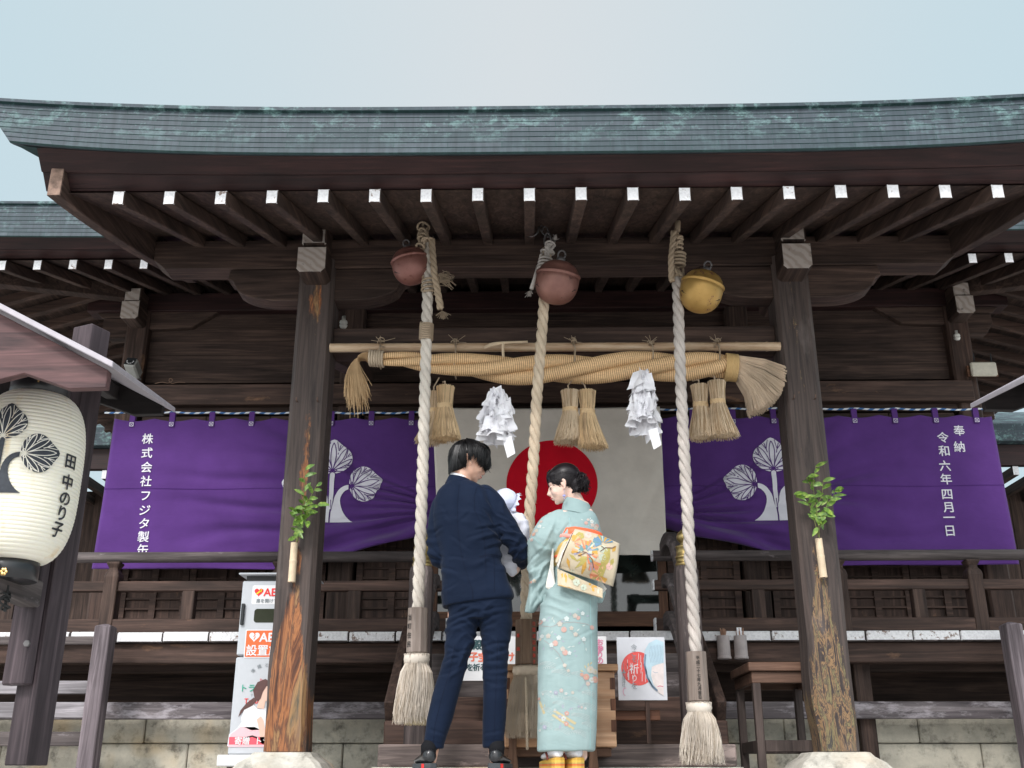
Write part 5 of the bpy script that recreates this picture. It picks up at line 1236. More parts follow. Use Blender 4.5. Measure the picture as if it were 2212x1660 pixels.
m = MB(); m.box(ax0+.010, ax0+.032, Ya-.022, Ya-.001, PZ(530, 1351, Ya), PZ(530, 1305, Ya)); m.build('door_handle', HB, aed, bevel=.004)
def afn(off=.002): return lambda x, z: (x, Ya-off, z)
def ap(u, v): p = P(u, v, Ya); return p.x, p.z
def rrect(x0, x1, z0, z1, r_): 
    o = []
    for cx_, cz_, a in ((x1-r_, z1-r_, 0), (x0+r_, z1-r_, pi/2), (x0+r_, z0+r_, pi), (x1-r_, z0+r_, 3*pi/2)): o += [(cx_+r_*cos(a+pi/2*i/5), cz_+r_*sin(a+pi/2*i/5)) for i in range(6)]
    return o
RED = flat('print_red', (.75, .03, .03), .5, var=.02); ORA = flat('print_orange', (.80, .14, .035), .5, var=.02); YEL = flat('print_yellow', (.85, .6, .02), .5, var=.02); GRN = flat('print_green', (.02, .36, .24), .5, var=.02)
PNK = flat('print_pink', (.78, .10, .14), .5, var=.02); PRW = flat('print_white', (.75, .75, .76), .5, var=.02); NAVY = flat('print_dark_green', (.03, .08, .09), .5, var=.02); LPK = flat('print_pale_pink', (.78, .48, .52), .5, var=.02); SKN = flat('print_skin', (.74, .50, .40), .5, var=.03); HRD = flat('print_hair', (.10, .045, .04), .5, var=.2); LBL = flat('print_pale_blue', (.45, .60, .68), .5, var=.15, scale=8)
GRD = flat('print_grey', (.25, .28, .30), .5, var=.02); CRM = flat('print_magenta', (.70, .22, .36), .5, var=.02)
def heart(mb, cx, cz, r_, fn, mat):
    pts = []
    for i in range(40):
        t = 2*pi*i/40; pts.append((cx+r_*(16*sin(t)**3)/16, cz+r_*(13*cos(t)-5*cos(2*t)-2*cos(3*t)-cos(4*t))/16))
    poly2(mb, pts, fn, mat)
L0, L1, L2, L3 = afn(.0015), afn(.003), afn(.0045), afn(.006)
m = MB(); x, z = ap(540, 1263); x0 = x; zA = PZ(545, 1254+8, Ya)
poly2(m, rrect(x0+.02, ax1-.05, zt_a-.155, zt_a-.03, .012), L0, 2); xq = x0+.065; heart(m, xq, zt_a-.075, .030, L1, 0); stroke2(m, [(xq-.018, zt_a-.09), (xq-.002, zt_a-.078), (xq+.012, zt_a-.066)], [.008, .01, .012], L2, 1); poly2(m, [(xq+.004, zt_a-.064), (xq+.022, zt_a-.055), (xq+.016, zt_a-.078)], L2, 1)
write(m, 'AED', xq+.10, zt_a-.077, .072, L1, 0, .03); write(m, '扉を開けてください', xq+.115, zt_a-.133, .029, L1, 3, .02)
m.build('sticker', [RED, YEL, PRW, GRD], aed)
m = MB(); poly2(m, rrect(x0+.045, x0+.24, zt_a-.275, zt_a-.185, .02), L0, 0); m.build('window', flat('dark_olive_glass', (.03, .035, .02), .15, .7), aed)
m = MB(); poly2(m, rrect(x0+.0, x0+.34, zt_a-.50, zt_a-.32, .008), L0, 1); poly2(m, rrect(x0+.006, x0+.334, zt_a-.494, zt_a-.326, .006), L1, 0); heart(m, x0+.06, zt_a-.365, .034, L2, 1); stroke2(m, [(x0+.066, zt_a-.350), (x0+.055, zt_a-.366), (x0+.068, zt_a-.366), (x0+.057, zt_a-.384)], .006, L3, 0)
write(m, 'AED', x0+.17, zt_a-.37, .08, L2, 1, .03); write(m, '設置施設', x0+.16, zt_a-.452, .074, L2, 1, .02); m.build('sticker', [ORA, PRW], aed)
m = MB()
for i, ch in enumerate('信頼と安心'): a = radians(140-24*i); write(m, ch, x0+.16+.12*cos(a), zmid-.155+.10*sin(a), .026, L1, 0, .01, rot=a-pi/2)
write(m, 'トラスト', x0+.10, zmid-.20, .052, L1, 1, .014); write(m, '〒671-22', x0+.11, zmid-.245, .024, L1, 0, .0); write(m, 'Tel.07', x0+.085, zmid-.280, .045, L1, 2, .01); write(m, 'Trust', x0+.14, zmid-.15, .02, L1, 2, .01)
m.build('printed_lettering', [GRD, GRN, RED], aed)
m = MB()      # printed picture: woman with a pony tail on a bicycle
bx, bz = x0+.07, zb_a+.26
def pm(pts, mat, f=L1): poly2(m, [(bx+a*.1, bz+b*.1) for a, b in pts], f, mat)
pm([(-1.25, -1.7), (2.2, -1.7), (2.2, .3), (.9, .6), (-.2, .2), (-.7, -.6), (-1.2, -1.0)], 0)
pm([(-1.2, -1.75), (1.4, -1.75), (1.2, -.9), (.4, -.55), (-.5, -.55), (-1.1, -1.0)], 1, L2)
pm([(-.35, .55), (.1, .9), (.5, .55), (1.0, .45), (1.3, -.1), (1.1, -.7), (.2, -.75), (-.4, -.5), (-.5, .0)], 2, L2)
pm([(.75, .1), (.95, -.2), (1.2, -1.2), (1.05, -1.6), (.85, -1.5), (.7, -.7), (.5, -.1)], 3, L3)
pm([(.35, 1.55), (.55, 1.2), (.45, .6), (.9, .55), (.95, 1.0), (1.2, 1.1), (1.25, 1.35), (1.3, 1.75), (1.0, 2.0), (.6, 1.9)], 3, L2)
pm([(.25, 1.2), (.1, 1.7), (.35, 2.2), (.85, 2.4), (1.2, 2.2), (1.3, 1.95), (.95, 1.95), (.75, 1.6), (.65, 1.2), (.5, 1.0)], 4, L3)
pm([(.4, 1.1), (.15, .75), (-.35, .5), (-.7, .05), (-.6, .45), (-.25, .9), (.2, 1.25)], 4, L3)
stroke2(m, [(bx-.03, bz-.125), (bx+.03, bz-.11), (bx+.06, bz-.12), (bx+.075, bz-.14)], .010, L3, 5)
poly2(m, [(ax0+.004, zb_a+.055+.045), (ax1-.004, zb_a+.055+.045), (ax1-.004, zb_a+.10+.045), (ax0+.004, zb_a+.10+.045)], L3, 6)
write(m, '寄贈  トラスト', ax0+.20, zb_a+.122, .05, afn(.0075), 2, .02); m.build('printed_picture', [flat('print_mist', (.66, .66, .70), .5), LPK, PRW, SKN, HRD, INK, PNK], aed)
# ================================================================ OFFERING BOX, SIGNS, STOOL, CUPS
obx = thing('offering_box', 'orange-brown wooden offering box with dovetailed corners on a trestle in front of the stairs', 'offering box', (0.05, 6.5, 0))
Yo = 6.36; ox0, ox1 = PM(868, 1400, Yo).x, PM(1405, 1400, Yo).x; zo1, zo0 = PM(1400, 1192, Yo).z, PM(1400, 1558, Yo).z
OB = wood('x', (.52, .27, .14), (.85, .54, .34), 'orange_box', .6, bs=.3); OBz = wood('z', (.07, .028, .015), (.20, .08, .04), 'dark_key', .6)
m = MB(); m.box(ox0, ox1, Yo, Yo+.42, zo0, zo1); o = m.build('box_body', OB, obx, bevel=.006)
for s_ in (0, 1):
    for k in range(3):
        z = zo0+(zo1-zo0)*(.2+.28*k); xx = (ox0 if s_ == 0 else ox1-.028); k_ = MB(); k_.box(xx-(.002 if s_ == 0 else 0), xx+.03, Yo-.003, Yo+.02, z, z+.065); k_.build('dovetail', OBz, obx)
m = MB(); zt1 = PM(1400, 1158, Yo).z
m.box(ox0-.035, ox1+.02, Yo-.035, Yo+.0, zo1+.002, zt1); m.box(ox0-.035, ox1+.02, Yo+.42, Yo+.455, zo1+.002, zt1); m.box(ox0-.035, ox0, Yo+.001, Yo+.419, zo1+.002, zt1); m.box(ox1-.015, ox1+.02, Yo+.001, Yo+.419, zo1+.002, zt1)
for k in range(9): m.box(ox0+.001, ox1-.016, Yo+.02+k*.046, Yo+.045+k*.046, zo1+.01, zt1-.02)
m.build('slatted_lid', wood('x', (.22, .11, .05), (.46, .27, .15), 'lid', .6), obx, bevel=.004)
for (ul, ur) in ((885, 928), (1278, 1315)):
    a, b = PM(ul, 1600, Yo-.05).x, PM(ur, 1600, Yo-.05).x
    for yy in (Yo-.055, Yo+.43):
        m = MB(); m.rings([[(a-.008, yy, 0), (b+.008, yy, 0), (b+.008, yy+.045, 0), (a-.008, yy+.045, 0)], [(a+.004, yy, .12), (b-.004, yy, .12), (b-.004, yy+.045, .12), (a+.004, yy+.045, .12)], [(a, yy, .25), (b, yy, .25), (b, yy+.045, .25), (a, yy+.045, .25)], [(a, yy, zo0+.32), (b, yy, zo0+.32), (b, yy+.045, zo0+.32), (a, yy+.045, zo0+.32)]]); m.build('leg', wood('z', (.10, .05, .03), (.24, .13, .08), 'trestle', .7), obx, bevel=.004)
m = MB(); m.box(ox0-.05, ox1-.03, Yo+.02, Yo+.4, zo0-.05, zo0-.002); m.build('trestle_rail', wood('x', (.10, .05, .03), (.24, .13, .08), 'trestle', .7), obx, bevel=.004)
def board_sign(name, label, U0, U1, V0, V1, Y, cat='sign', mat=PRW):
    a, b = PM(U0, V1, Y), PM(U1, V0, Y); m = MB(); m.box(a.x, b.x, Y, Y+.008, a.z, b.z); o = thing(name, label, cat, ((a.x+b.x)/2, Y, a.z)); m.build('panel', mat, o, bevel=.001); return o, a, b
YS = 6.86
o, a, b = board_sign('prayer_sign', 'white sign with dark and orange writing seen between and beside the man\'s legs', 625, 925, 1022, 1237, YS)
fn = lambda x, z: (x, YS-.002, z); m = MB()
for ch, U in zip('昇殿', (690, 735)): pass
for i, ch in enumerate('昇殿祈願'): q = PM(688+46*i, 1064, YS); write(m, ch, q.x, q.z, .066, fn, 0, .05)
for i, (ch, U) in enumerate(zip('子宝授け', (718, 762, 860, 895))): q = PM(U, 1122, YS); write(m, ch, q.x, q.z, .062, fn, 1, .04)
for i, ch in enumerate('を祈る場所'): q = PM(700+32*i, 1172, YS); write(m, ch, q.x, q.z, .048, fn, 0, .035)
m.build('lettering', [NAVY, flat('print_salmon', (.80, .20, .12), .5)], o)
m = MB(); m.box(a.x+.3, a.x+.33, YS+.01, YS+.04, .2, a.z+.2); m.build('prop', BW('z'), o)
o, a, b = board_sign('greeting_sign', 'narrow strip of a white sign with pink writing beside the kimono, behind the offering box', 1150, 1358, 1022, 1156, YS+.03)
fn2 = lambda x, z: (x, YS+.028, z); m = MB()
for ch, V in zip('お参りの', (1050, 1082, 1112, 1141)): q = PM(1329, V, YS+.03); write(m, ch, q.x, q.z, .045, fn2, 0, .035)
m.build('lettering', CRM, o)
YP = 6.62
o, a, b = board_sign('prayer_poster', 'watercolour poster of a blue-haired face and a red sun beside the offering box', 1419, 1640, 1026, 1331, YP, 'poster', flat('poster_paper', (.62, .63, .67), .5, var=.08, scale=9))
f0 = lambda x, z: (x, YP-.002, z); f1_ = lambda x, z: (x, YP-.0035, z); f2_ = lambda x, z: (x, YP-.005, z); f3_ = lambda x, z: (x, YP-.0065, z)
def pq(U, V): q = PM(U, V, YP); return (q.x, q.z)
m = MB()
c0 = pq(1515, 1178); r0 = abs(pq(1605, 1178)[0]-c0[0])*.93; poly2(m, [(x, z) for x, z in circ(c0[0]-.005, c0[1], r0*.95, 40)], f0, 0)
poly2(m, [pq(*q) for q in ((1545, 1090), (1565, 1055), (1600, 1038), (1636, 1050), (1636, 1290), (1612, 1290), (1580, 1255), (1556, 1200), (1540, 1140))], f1_, 1)
poly2(m, [pq(*q) for q in ((1572, 1150), (1636, 1130), (1636, 1310), (1612, 1295), (1585, 1250), (1572, 1200))], f2_, 2)
poly2(m, [pq(*q) for q in ((1550, 1120), (1570, 1085), (1610, 1060), (1636, 1062), (1636, 1150), (1600, 1160), (1578, 1170), (1574, 1230), (1590, 1275), (1565, 1240), (1548, 1190))], f3_, 1)
stroke2(m, [pq(*q) for q in ((1548, 1110), (1544, 1160), (1556, 1220), (1580, 1262), (1606, 1285))], .010, f3_, 3)
stroke2(m, [pq(*q) for q in ((1583, 1192), (1594, 1199), (1607, 1198))], .002, f3_, 3)
stroke2(m, [pq(*q) for q in ((1606, 1266), (1618, 1262), (1634, 1266))], .004, f3_, 4)
for i in range(9): stroke2(m, [pq(1572+7*i, 1062+2*abs(i-5)), pq(1566+7.5*i, 1110), pq(1574+7*i, 1150)], .0012, lambda x, z: (x, YP-.0075, z), 3)
for i in range(26):
    U = R.uniform(1460, 1562); V = R.uniform(1080, 1215); stroke2(m, [pq(U, V), pq(U+R.uniform(-1, 1), V+R.uniform(12, 50))], .0035, lambda x, z: (x, YP-.0028, z), 5)
m.build('picture', [flat('print_sun_red', (.72, .09, .08), .5, var=.25, scale=20), LBL, flat('print_face', (.72, .64, .62), .5), flat('print_deep_blue', (.16, .25, .36), .5, var=.4), flat('print_lip', (.6, .16, .24), .5), flat('print_wash', (.62, .52, .54), .5)], o)
m = MB()
for ch, V in zip('今こそ', (1076, 1106, 1134)): q = pq(1492, V); write(m, ch, q[0], q[1], .040, f3_, 0, -.005)
q = pq(1493, 1180); write(m, '祈', q[0], q[1], .062, f3_, 1, .0)
for ch, V, k in (('り', 1225, 1), ('を', 1262, 0)): q = pq(1495, V); write(m, ch, q[0], q[1], .044, f3_, k, -.005)
for ch, V in zip('白國神社', (1212, 1228, 1244, 1259)): q = pq(1443, V); write(m, ch, q[0], q[1], .022, f3_, 0, 0)
for i, ch in enumerate('女性の守護神'): q = pq(1441, 1155+6.5*i); write(m, ch, q[0], q[1], .009, f3_, 0, 0)
for k in range(3): a_ = pi/2+k*2*pi/3; q = pq(1443, 1195); poly2(m, circ(q[0]+.007*cos(a_), q[1]+.007*sin(a_), .006, 10), f3_, 0)
q = pq(1450, 1290); stroke2(m, [(q[0]+.012*cos(t)*1.0, q[1]+.022*sin(t)) for t in [pi*.3+i*.35 for i in range(12)]], .003, f3_, 2)
m.build('lettering', [GRD, PRW, CRM], o)
m = MB(); q = PM(1562, 1400, YP); x = q.x; zt0 = PM(1562, 1330, YP).z; m.box(x-.012, x+.012, YP+.012, YP+.036, zst[1]+.0, zt0+.2); m.build('easel_leg', BW('z'), o)
m = MB(); m.box(PM(1405, 1400, YP).x, PM(1570, 1400, YP).x, YP+.04, YP+.075, PM(1500, 1378, YP).z, PM(1500, 1363, YP).z); m.build('easel_rail', BW('x'), o)
sb_ = MB(); q0, q1 = PM(1400, 1428, 6.70), PM(1618, 1378, 6.70); sb_.box(q0.x, q1.x, 6.695, 6.76, q0.z, q1.z); sbo = sb_.build('support_board', wood('x', (.10, .04, .022), (.24, .105, .06), 'reddish_support', .6), o, bevel=.004)
# side table
tb = thing('side_table', 'tall brown wooden table beside the porch column with the date side sprig', 'table', P(1660, 1660, 7.0))
Yt0, Yt1 = 6.92, 7.52; tx0, tx1 = PX(1622, 1440, Yt0), PX(1775, 1440, Yt0); ztt = PZ(1640, 1431, Yt0); ztb = PZ(1640, 1452, Yt0); zta = PZ(1640, 1476, Yt0)
TW = wood('x', (.07, .035, .022), (.20, .115, .08), 'table_brown', .6)
TWy = wood('y', (.07, .035, .022), (.20, .115, .08), 'table_brown', .6); TWz = wood('z', (.035, .025, .023), (.12, .09, .08), 'table_leg', .7)
m = MB(); m.box(tx0-.02, tx1+.02, Yt0-.02, Yt1+.02, ztb+.004, ztt); m.build('table_top', TW, tb, bevel=.005)
m = MB(); m.box(tx0, tx1, Yt0, Yt0+.03, zta, ztb+.002); m.box(tx0, tx1, Yt1-.03, Yt1, zta, ztb+.002); m.box(tx0, tx0+.03, Yt0+.031, Yt1-.031, zta, ztb+.001); m.box(tx1-.03, tx1, Yt0+.031, Yt1-.031, zta, ztb+.001); m.build('apron', TW, tb, bevel=.004)
for xx in (tx0+.004, tx1-.054):
    for yy in (Yt0+.003, Yt1-.055): m = MB(); m.box(xx, xx+.05, yy, yy+.05, 0, zta+.01); m.build('leg', TWz, tb, bevel=.004)
zs_ = PZ(1650, 1612, Yt0)
for yy in (Yt0+.01, Yt1-.05): m = MB(); m.box(tx0+.055, tx1-.055, yy, yy+.035, zs_-.035, zs_+.035); m.build('stretcher', TWz, tb, bevel=.004)
for xx in (tx0+.01, tx1-.045): m = MB(); m.box(xx, xx+.035, Yt0+.055, Yt1-.056, zs_-.035, zs_+.035); m.build('stretcher', TWz, tb, bevel=.004)
# bamboo cups with divining sticks on the edge beam
CUP = flat('grey_bamboo', (.42, .37, .36), .55, .3, 0, .15, 18)
for k, (u, lbl) in enumerate(((1565, 'grey bamboo cup full of thin sticks, nearer the newel post'), (1602, 'grey bamboo cup with few thin sticks and a paper slip, nearer the porch column'))):
    Yc_ = YV-.03; p0 = P(u, 1424, Yc_); z1 = PZ(u, 1374, Yc_); c = thing('stick_cup', lbl, 'cup', p0, 'bamboo cups hung on the verandah edge')
    rr_ = .048; m = MB(); m.lathe([(0, 0), (rr_*1.05, 0), (rr_*1.08, .012), (rr_, .02), (rr_*.96, z1-p0.z), (rr_*.86, z1-p0.z), (rr_*.86, z1-p0.z-.05), (0, z1-p0.z-.05)], p0, 20); m.build('cup', CUP, c, smooth=False)
    m = MB()
    for _ in range(15 if k == 0 else 8):
        a = R.uniform(0, 2*pi); q = R.uniform(0, .03); s0 = Vector((p0.x+cos(a)*q, Yc_+sin(a)*q, z1-.04)); m.tube([s0, s0+Vector((R.uniform(-.012, .02), 0, R.uniform(.07, .10)))], .0028, 5)
    m.build('sticks', flat('stick_wood', (.35, .2, .13), .7), c)
    m = MB(); m.box(p0.x-.02, p0.x+.015, Yc_-.0, Yc_+.002, z1-.01, z1+.06); 
    if k: m.build('paper_slip', PAPER, c)
# bamboo vases with green sprigs on the porch columns
LEAF, lnn, lbb = newmat('fresh_leaf'); oi = objvec(lnn, (1, 1, 1), False); g = noise_n(lnn, oi, 40, 3); r = ramp(lnn, [(.3, (.045, .11, .015)), (.5, (.13, .24, .04)), (.72, (.32, .42, .08))]); lnn.links.new(g.outputs['Fac'], r.inputs[0]); lnn.links.new(r.outputs[0], lbb.inputs['Base Color']); lbb.inputs['Roughness'].default_value = .35
lbb.inputs['Subsurface Weight'].default_value = 0
VB = flat('pale_cut_bamboo', (.66, .52, .36), .5, .4, 0, .18, 12); TWG = flat('green_twig', (.16, .17, .05), .6)
def sprig(mb, ml, pts, mats=None): pass
def leaf(mb, p, d, L_, w_, seed):
    rr = random.Random(seed); d = Vector(d).normalized(); side = d.cross(Vector((rr.uniform(-.5, .5), -1, rr.uniform(-.4, .4)))).normalized(); nrm = side.cross(d).normalized(); curl = rr.uniform(-.9, 1.4); vs = []; k = 6
    for i in range(k+1):
        t = i/k; c = Vector(p)+d*(L_*(t-.12*curl*curl*t*t))+nrm*(L_*curl*.28*t*t)+Vector((0, 0, -L_*.2*t*t)); ww = w_*sin(pi*min(1, t*.93+.05))**.8*(1-.2*t)
        vs += [c-side*ww/2+nrm*ww*.15, c, c+side*ww/2+nrm*ww*.15]
    mb.add(vs, [f for i in range(k) for f in ((3*i, 3*i+1, 3*i+4, 3*i+3), (3*i+1, 3*i+2, 3*i+5, 3*i+4))])
def vase(u0, v0, u1, v1, twigs, leaves_n, label, seed):
    Yv = YC-.035; a, b = P(u0, v0, Yv), P(u1, v1, Yv); b = Vector((b.x, Yv, b.z)); base = thing('bamboo_vase', label, 'vase', b, 'bamboo vases on the porch columns')
    m = MB(); pts = [b.lerp(a, i/30) for i in range(31)]; m.tube(pts, [.024+.003*math.exp(-((i/30-.52)/.02)**2)-.002*(i/30) for i in range(31)], 16); m.build('bamboo_tube', VB, base, smooth=False)
    rr = random.Random(seed); st = MB(); lf = MB(); k = 0
    for tw in twigs:
        q = [P(u, v, Yv-.02-.02*i) for i, (u, v) in enumerate(tw)]; q = spl(q, 5) if len(q) > 2 else q
        st.tube(q, [.0035*(1-.6*i/len(q)) for i in range(len(q))], 5)
        n = max(3, int(len(q)*.5))
        for i in range(n):
            t = .25+.75*i/n; idx = min(len(q)-2, int(t*(len(q)-1))); d = (q[idx+1]-q[idx]).normalized(); s_ = 1 if k % 2 else -1; k += 1
            dd = d*.6+Vector((s_*rr.uniform(.4, 1), rr.uniform(-.6, .1), rr.uniform(-.5, .4))); leaf(lf, q[idx], dd, rr.uniform(.055, .09), rr.uniform(.022, .034), seed*100+k)
        leaf(lf, q[-1], (q[-1]-q[-2])+Vector((.03, -.02, 0)), .085, .03, seed*100+77+k)
    c0 = P(*twigs[0][1], Yv-.03)
    for i in range(leaves_n):
        k += 1; leaf(lf, c0+Vector((rr.gauss(0, .03), rr.uniform(-.04, .01), rr.gauss(.02, .05))), (rr.uniform(-1, 1), rr.uniform(-.6, .2), rr.uniform(-.7, 1)), rr.uniform(.055, .09), rr.uniform(.026, .04), seed*100+k)
    st.build('twigs', TWG, base); o_ = lf.build('leaves', LEAF, base, smooth=True, fix=False)
    s2 = MB(); s2.tube([b+Vector((0, -.02, 0)), b+Vector((0, .0, -.02)), b+Vector((0, .03, -.03))], .003, 5); s2.build('wire', IRON, base)
vase(636, 1173, 630, 1258, [[(640, 1172), (650, 1130), (655, 1095), (657, 1062), (660, 1015)], [(642, 1170), (658, 1120), (676, 1095), (692, 1090)], [(641, 1165), (640, 1120), (637, 1100)], [(655, 1095), (668, 1078), (684, 1050)]], 24, 'bamboo vase with a bushy green sprig, on the column before the cabinet', 11)
vase(1768, 1164, 1779, 1248, [[(1770, 1164), (1766, 1120), (1762, 1090), (1757, 1050), (1762, 1008)], [(1768, 1160), (1752, 1100), (1735, 1075), (1715, 1068)], [(1768, 1150), (1785, 1095), (1800, 1072), (1804, 1058)], [(1764, 1095), (1775, 1070), (1778, 1040)], [(1757, 1060), (1746, 1040), (1745, 1030)]], 16, 'bamboo vase with a loose spreading green sprig, on the column beside the side table', 23)
# security camera and router
cc = thing('security_camera', 'small grey security camera on the hall column above the lantern stand roof', 'camera', P(288, 797, YM-.12))
c = P(287, 795, YM-.16); m = MB(); M_ = Matrix.Rotation(radians(-25), 3, 'X') @ Matrix.Rotation(radians(8), 3, 'Y')
mm = MB(); mm.box(-.055, .055, -.08, .10, -.05, .05); mm.v = [tuple(c+M_ @ Vector(v)) for v in mm.v]; mm.build('housing', flat('grey_plastic', (.32, .32, .30), .5), cc, bevel=.015)
mm = MB(); mm.box(-.045, .045, -.084, -.081, -.042, .042); mm.v = [tuple(c+M_ @ Vector(v)) for v in mm.v]; mm.build('front_glass', HB, cc)
mm = MB()
for k in range(7): a = pi+pi*k/6; mm.lathe([(0, -.003), (.006, -.002), (.006, 0), (0, .001)], (.03*cos(a), -.086, .03*sin(a)), 8, 0, Matrix.Rotation(pi/2, 3, 'X'))
mm.v = [tuple(c+M_ @ Vector(v)) for v in mm.v]; mm.build('led_ring', flat('led_white', (.5, .5, .5)), cc)
mm = MB(); mm.tube([c+Vector((0, .08, -.03)), c+Vector((.03, .13, -.06)), c+Vector((.0, .17, -.03))], .012, 8); mm.build('bracket', IRON, cc)
rt = thing('wireless_router', 'cream wireless router with two aerials on a wooden board', 'router', P(2120, 815, 8.9))
a, b = P(2097, 815, 8.9), P(2148, 785, 8.9); m = MB(); m.box(a.x, b.x, 8.86, 8.9, a.z, b.z); m.build('router_body', flat('cream_plastic', (.55, .51, .42), .5), rt, bevel=.012)
m = MB(); m.box(a.x-.02, b.x+.02, 8.905, 8.93, a.z+.01, b.z-.02); m.build('back_board', ORX, rt)
for u in (2105, 2142): m = MB(); p = P(u, 786, 8.88); m.tube([p, p+Vector((.005, 0, .10))], .005, 6); m.build('aerial', HB, rt)
# loose wire on the head beam
m = MB(); q = [P(u, v, YM-.03) for u, v in ((335, 829), (350, 826), (363, 828), (373, 822), (368, 818), (365, 823), (372, 829), (385, 826), (400, 827))]; m.tube(spl(q, 4), .004, 5); tag(m.build('loose_wire', flat('brown_wire', (.2, .12, .08)), None), 'short curl of brown wire lying on the head beam near the security camera', 'wire')
# ================================================================ PEOPLE
def skin_mat(name, c1, c2):
    m, n, b = newmat(name); g = noise_n(n, objvec(n, (1, 1, 1), False), 14, 3); r = ramp(n, [(.3, c1), (.7, c2)]); n.links.new(g.outputs['Fac'], r.inputs[0]); n.links.new(r.outputs[0], b.inputs['Base Color'])
    b.inputs['Roughness'].default_value = .5; b.inputs['Subsurface Weight'].default_value = .15; b.inputs['Subsurface Radius'].default_value = (.02, .008, .005); b.inputs['Subsurface Scale'].default_value = .5; return m
SKIN_M = skin_mat('skin_man', (.54, .30, .21), (.62, .37, .27)); SKIN_W = skin_mat('skin_woman', (.70, .46, .37), (.77, .54, .45))
def hairmat(name, c):
    m, n, b = newmat(name); b.inputs['Base Color'].default_value = (*c, 1); b.inputs['Roughness'].default_value = .38; b.inputs['Specular IOR Level'].default_value = .3; return m
HAIR_M = hairmat('black_hair', (.004, .0035, .004)); HAIR_W = hairmat('dark_hair', (.007, .0045, .006))
def ringLR(UL, UR, V, ry, Y, yo=0, slope=0, n=28, ex=2.4):
    a, b = PM(UL, V, Y), PM(UR, V, Y); cx, cz = (a.x+b.x)/2, (a.z+b.z)/2; rx = (b.x-a.x)/2; o = []
    for j in range(n):
        t = 2*pi*j/n; c_, s_ = cos(t), sin(t); x = rx*abs(c_)**(2/ex)*(1 if c_ > 0 else -1); y = ry*abs(s_)**(2/ex)*(1 if s_ > 0 else -1)
        o.append((cx+x, Y+yo+y, cz+slope*x))
    return o
def loftLR(mb, rows, Y, **k): mb.rings([ringLR(*r[:4], Y, *(r[4:] if len(r) > 4 else ()), **k) for r in rows])
def limb(mb, pts, n=20):
    """pts: (U, V, Y, radius)"""
    P_ = [PM(a, b, c) for a, b, c, _ in pts]; rr = [p[3] for p in pts]; q = []; rad = []
    sp = spl(P_, 6); K = len(pts)-1
    for i, p in enumerate(sp):
        t = i/6; k = min(K-1, int(t)); f = t-k; f = f*f*(3-2*f); rad.append(rr[k]+(rr[k+1]-rr[k])*f)
    for i in (0, -1): pass
    mb.tube(sp, rad, n); 
    for p, r_ in ((sp[0], rad[0]), (sp[-1], rad[-1])): ell(mb, p, (r_*.98,)*3)
def ell(mb, c, r, M=None, n=20, k=14):
    pr = []; vs = []
    for i in range(k+1):
        a = -pi/2+pi*i/k; 
        for j in range(n):
            v = Vector((r[0]*cos(a)*cos(2*pi*j/n), r[1]*cos(a)*sin(2*pi*j/n), r[2]*sin(a)))
            if i in (0, k): v = Vector((r[0]*.02*cos(2*pi*j/n), r[1]*.02*sin(2*pi*j/n), r[2]*sin(a)))
            vs.append(Vector(c)+(M @ v if M else v))
    mb.add(vs, [(i*n+j, i*n+(j+1) % n, (i+1)*n+(j+1) % n, (i+1)*n+j) for i in range(k) for j in range(n)]+[tuple(reversed(range(n))), tuple(range(k*n, (k+1)*n))])
def hand(mb, wrist, d, palmn, sc=1.0, curl=.5):
    """palm with five fingers of unequal length; d = pointing direction, palmn = palm normal (fingers curl towards it)"""
    w_ = Vector(wrist); d = Vector(d).normalized(); nrm = Vector(palmn); nrm = (nrm-d*nrm.dot(d)).normalized(); side = d.cross(nrm)
    M = Matrix((side, d, nrm)).transposed(); ell(mb, w_+d*.048*sc, (.040*sc, .055*sc, .017*sc), M)
    mb.tube([w_-d*.06, w_, w_+d*.03*sc], [.028*sc, .026*sc, .024*sc], 12)
    for i, (o, L_) in enumerate(((-.030, .062), (-.011, .076), (.010, .080), (.030, .070))):
        p = w_+d*.085*sc+side*o*sc; a = 0; pts = [p-d*.02*sc, p]
        for seg in (.42, .33, .25):
            a += curl*(.75); dd = d*cos(a)+nrm*sin(a); pts.append(pts[-1]+dd*L_*seg*sc)
        mb.tube(pts, [.0095*sc, .0092*sc, .0088*sc, .0082*sc, .0065*sc], 10)
    p = w_+d*.03*sc-side*.030*sc; dd = (d*.65-side*.75+nrm*.25).normalized(); mb.tube([p, p+dd*.03*sc, p+dd*.055*sc+nrm*.008*sc, p+dd*.07*sc+d*.006+nrm*.016*sc], [.013*sc, .0115*sc, .010*sc, .007*sc], 10)
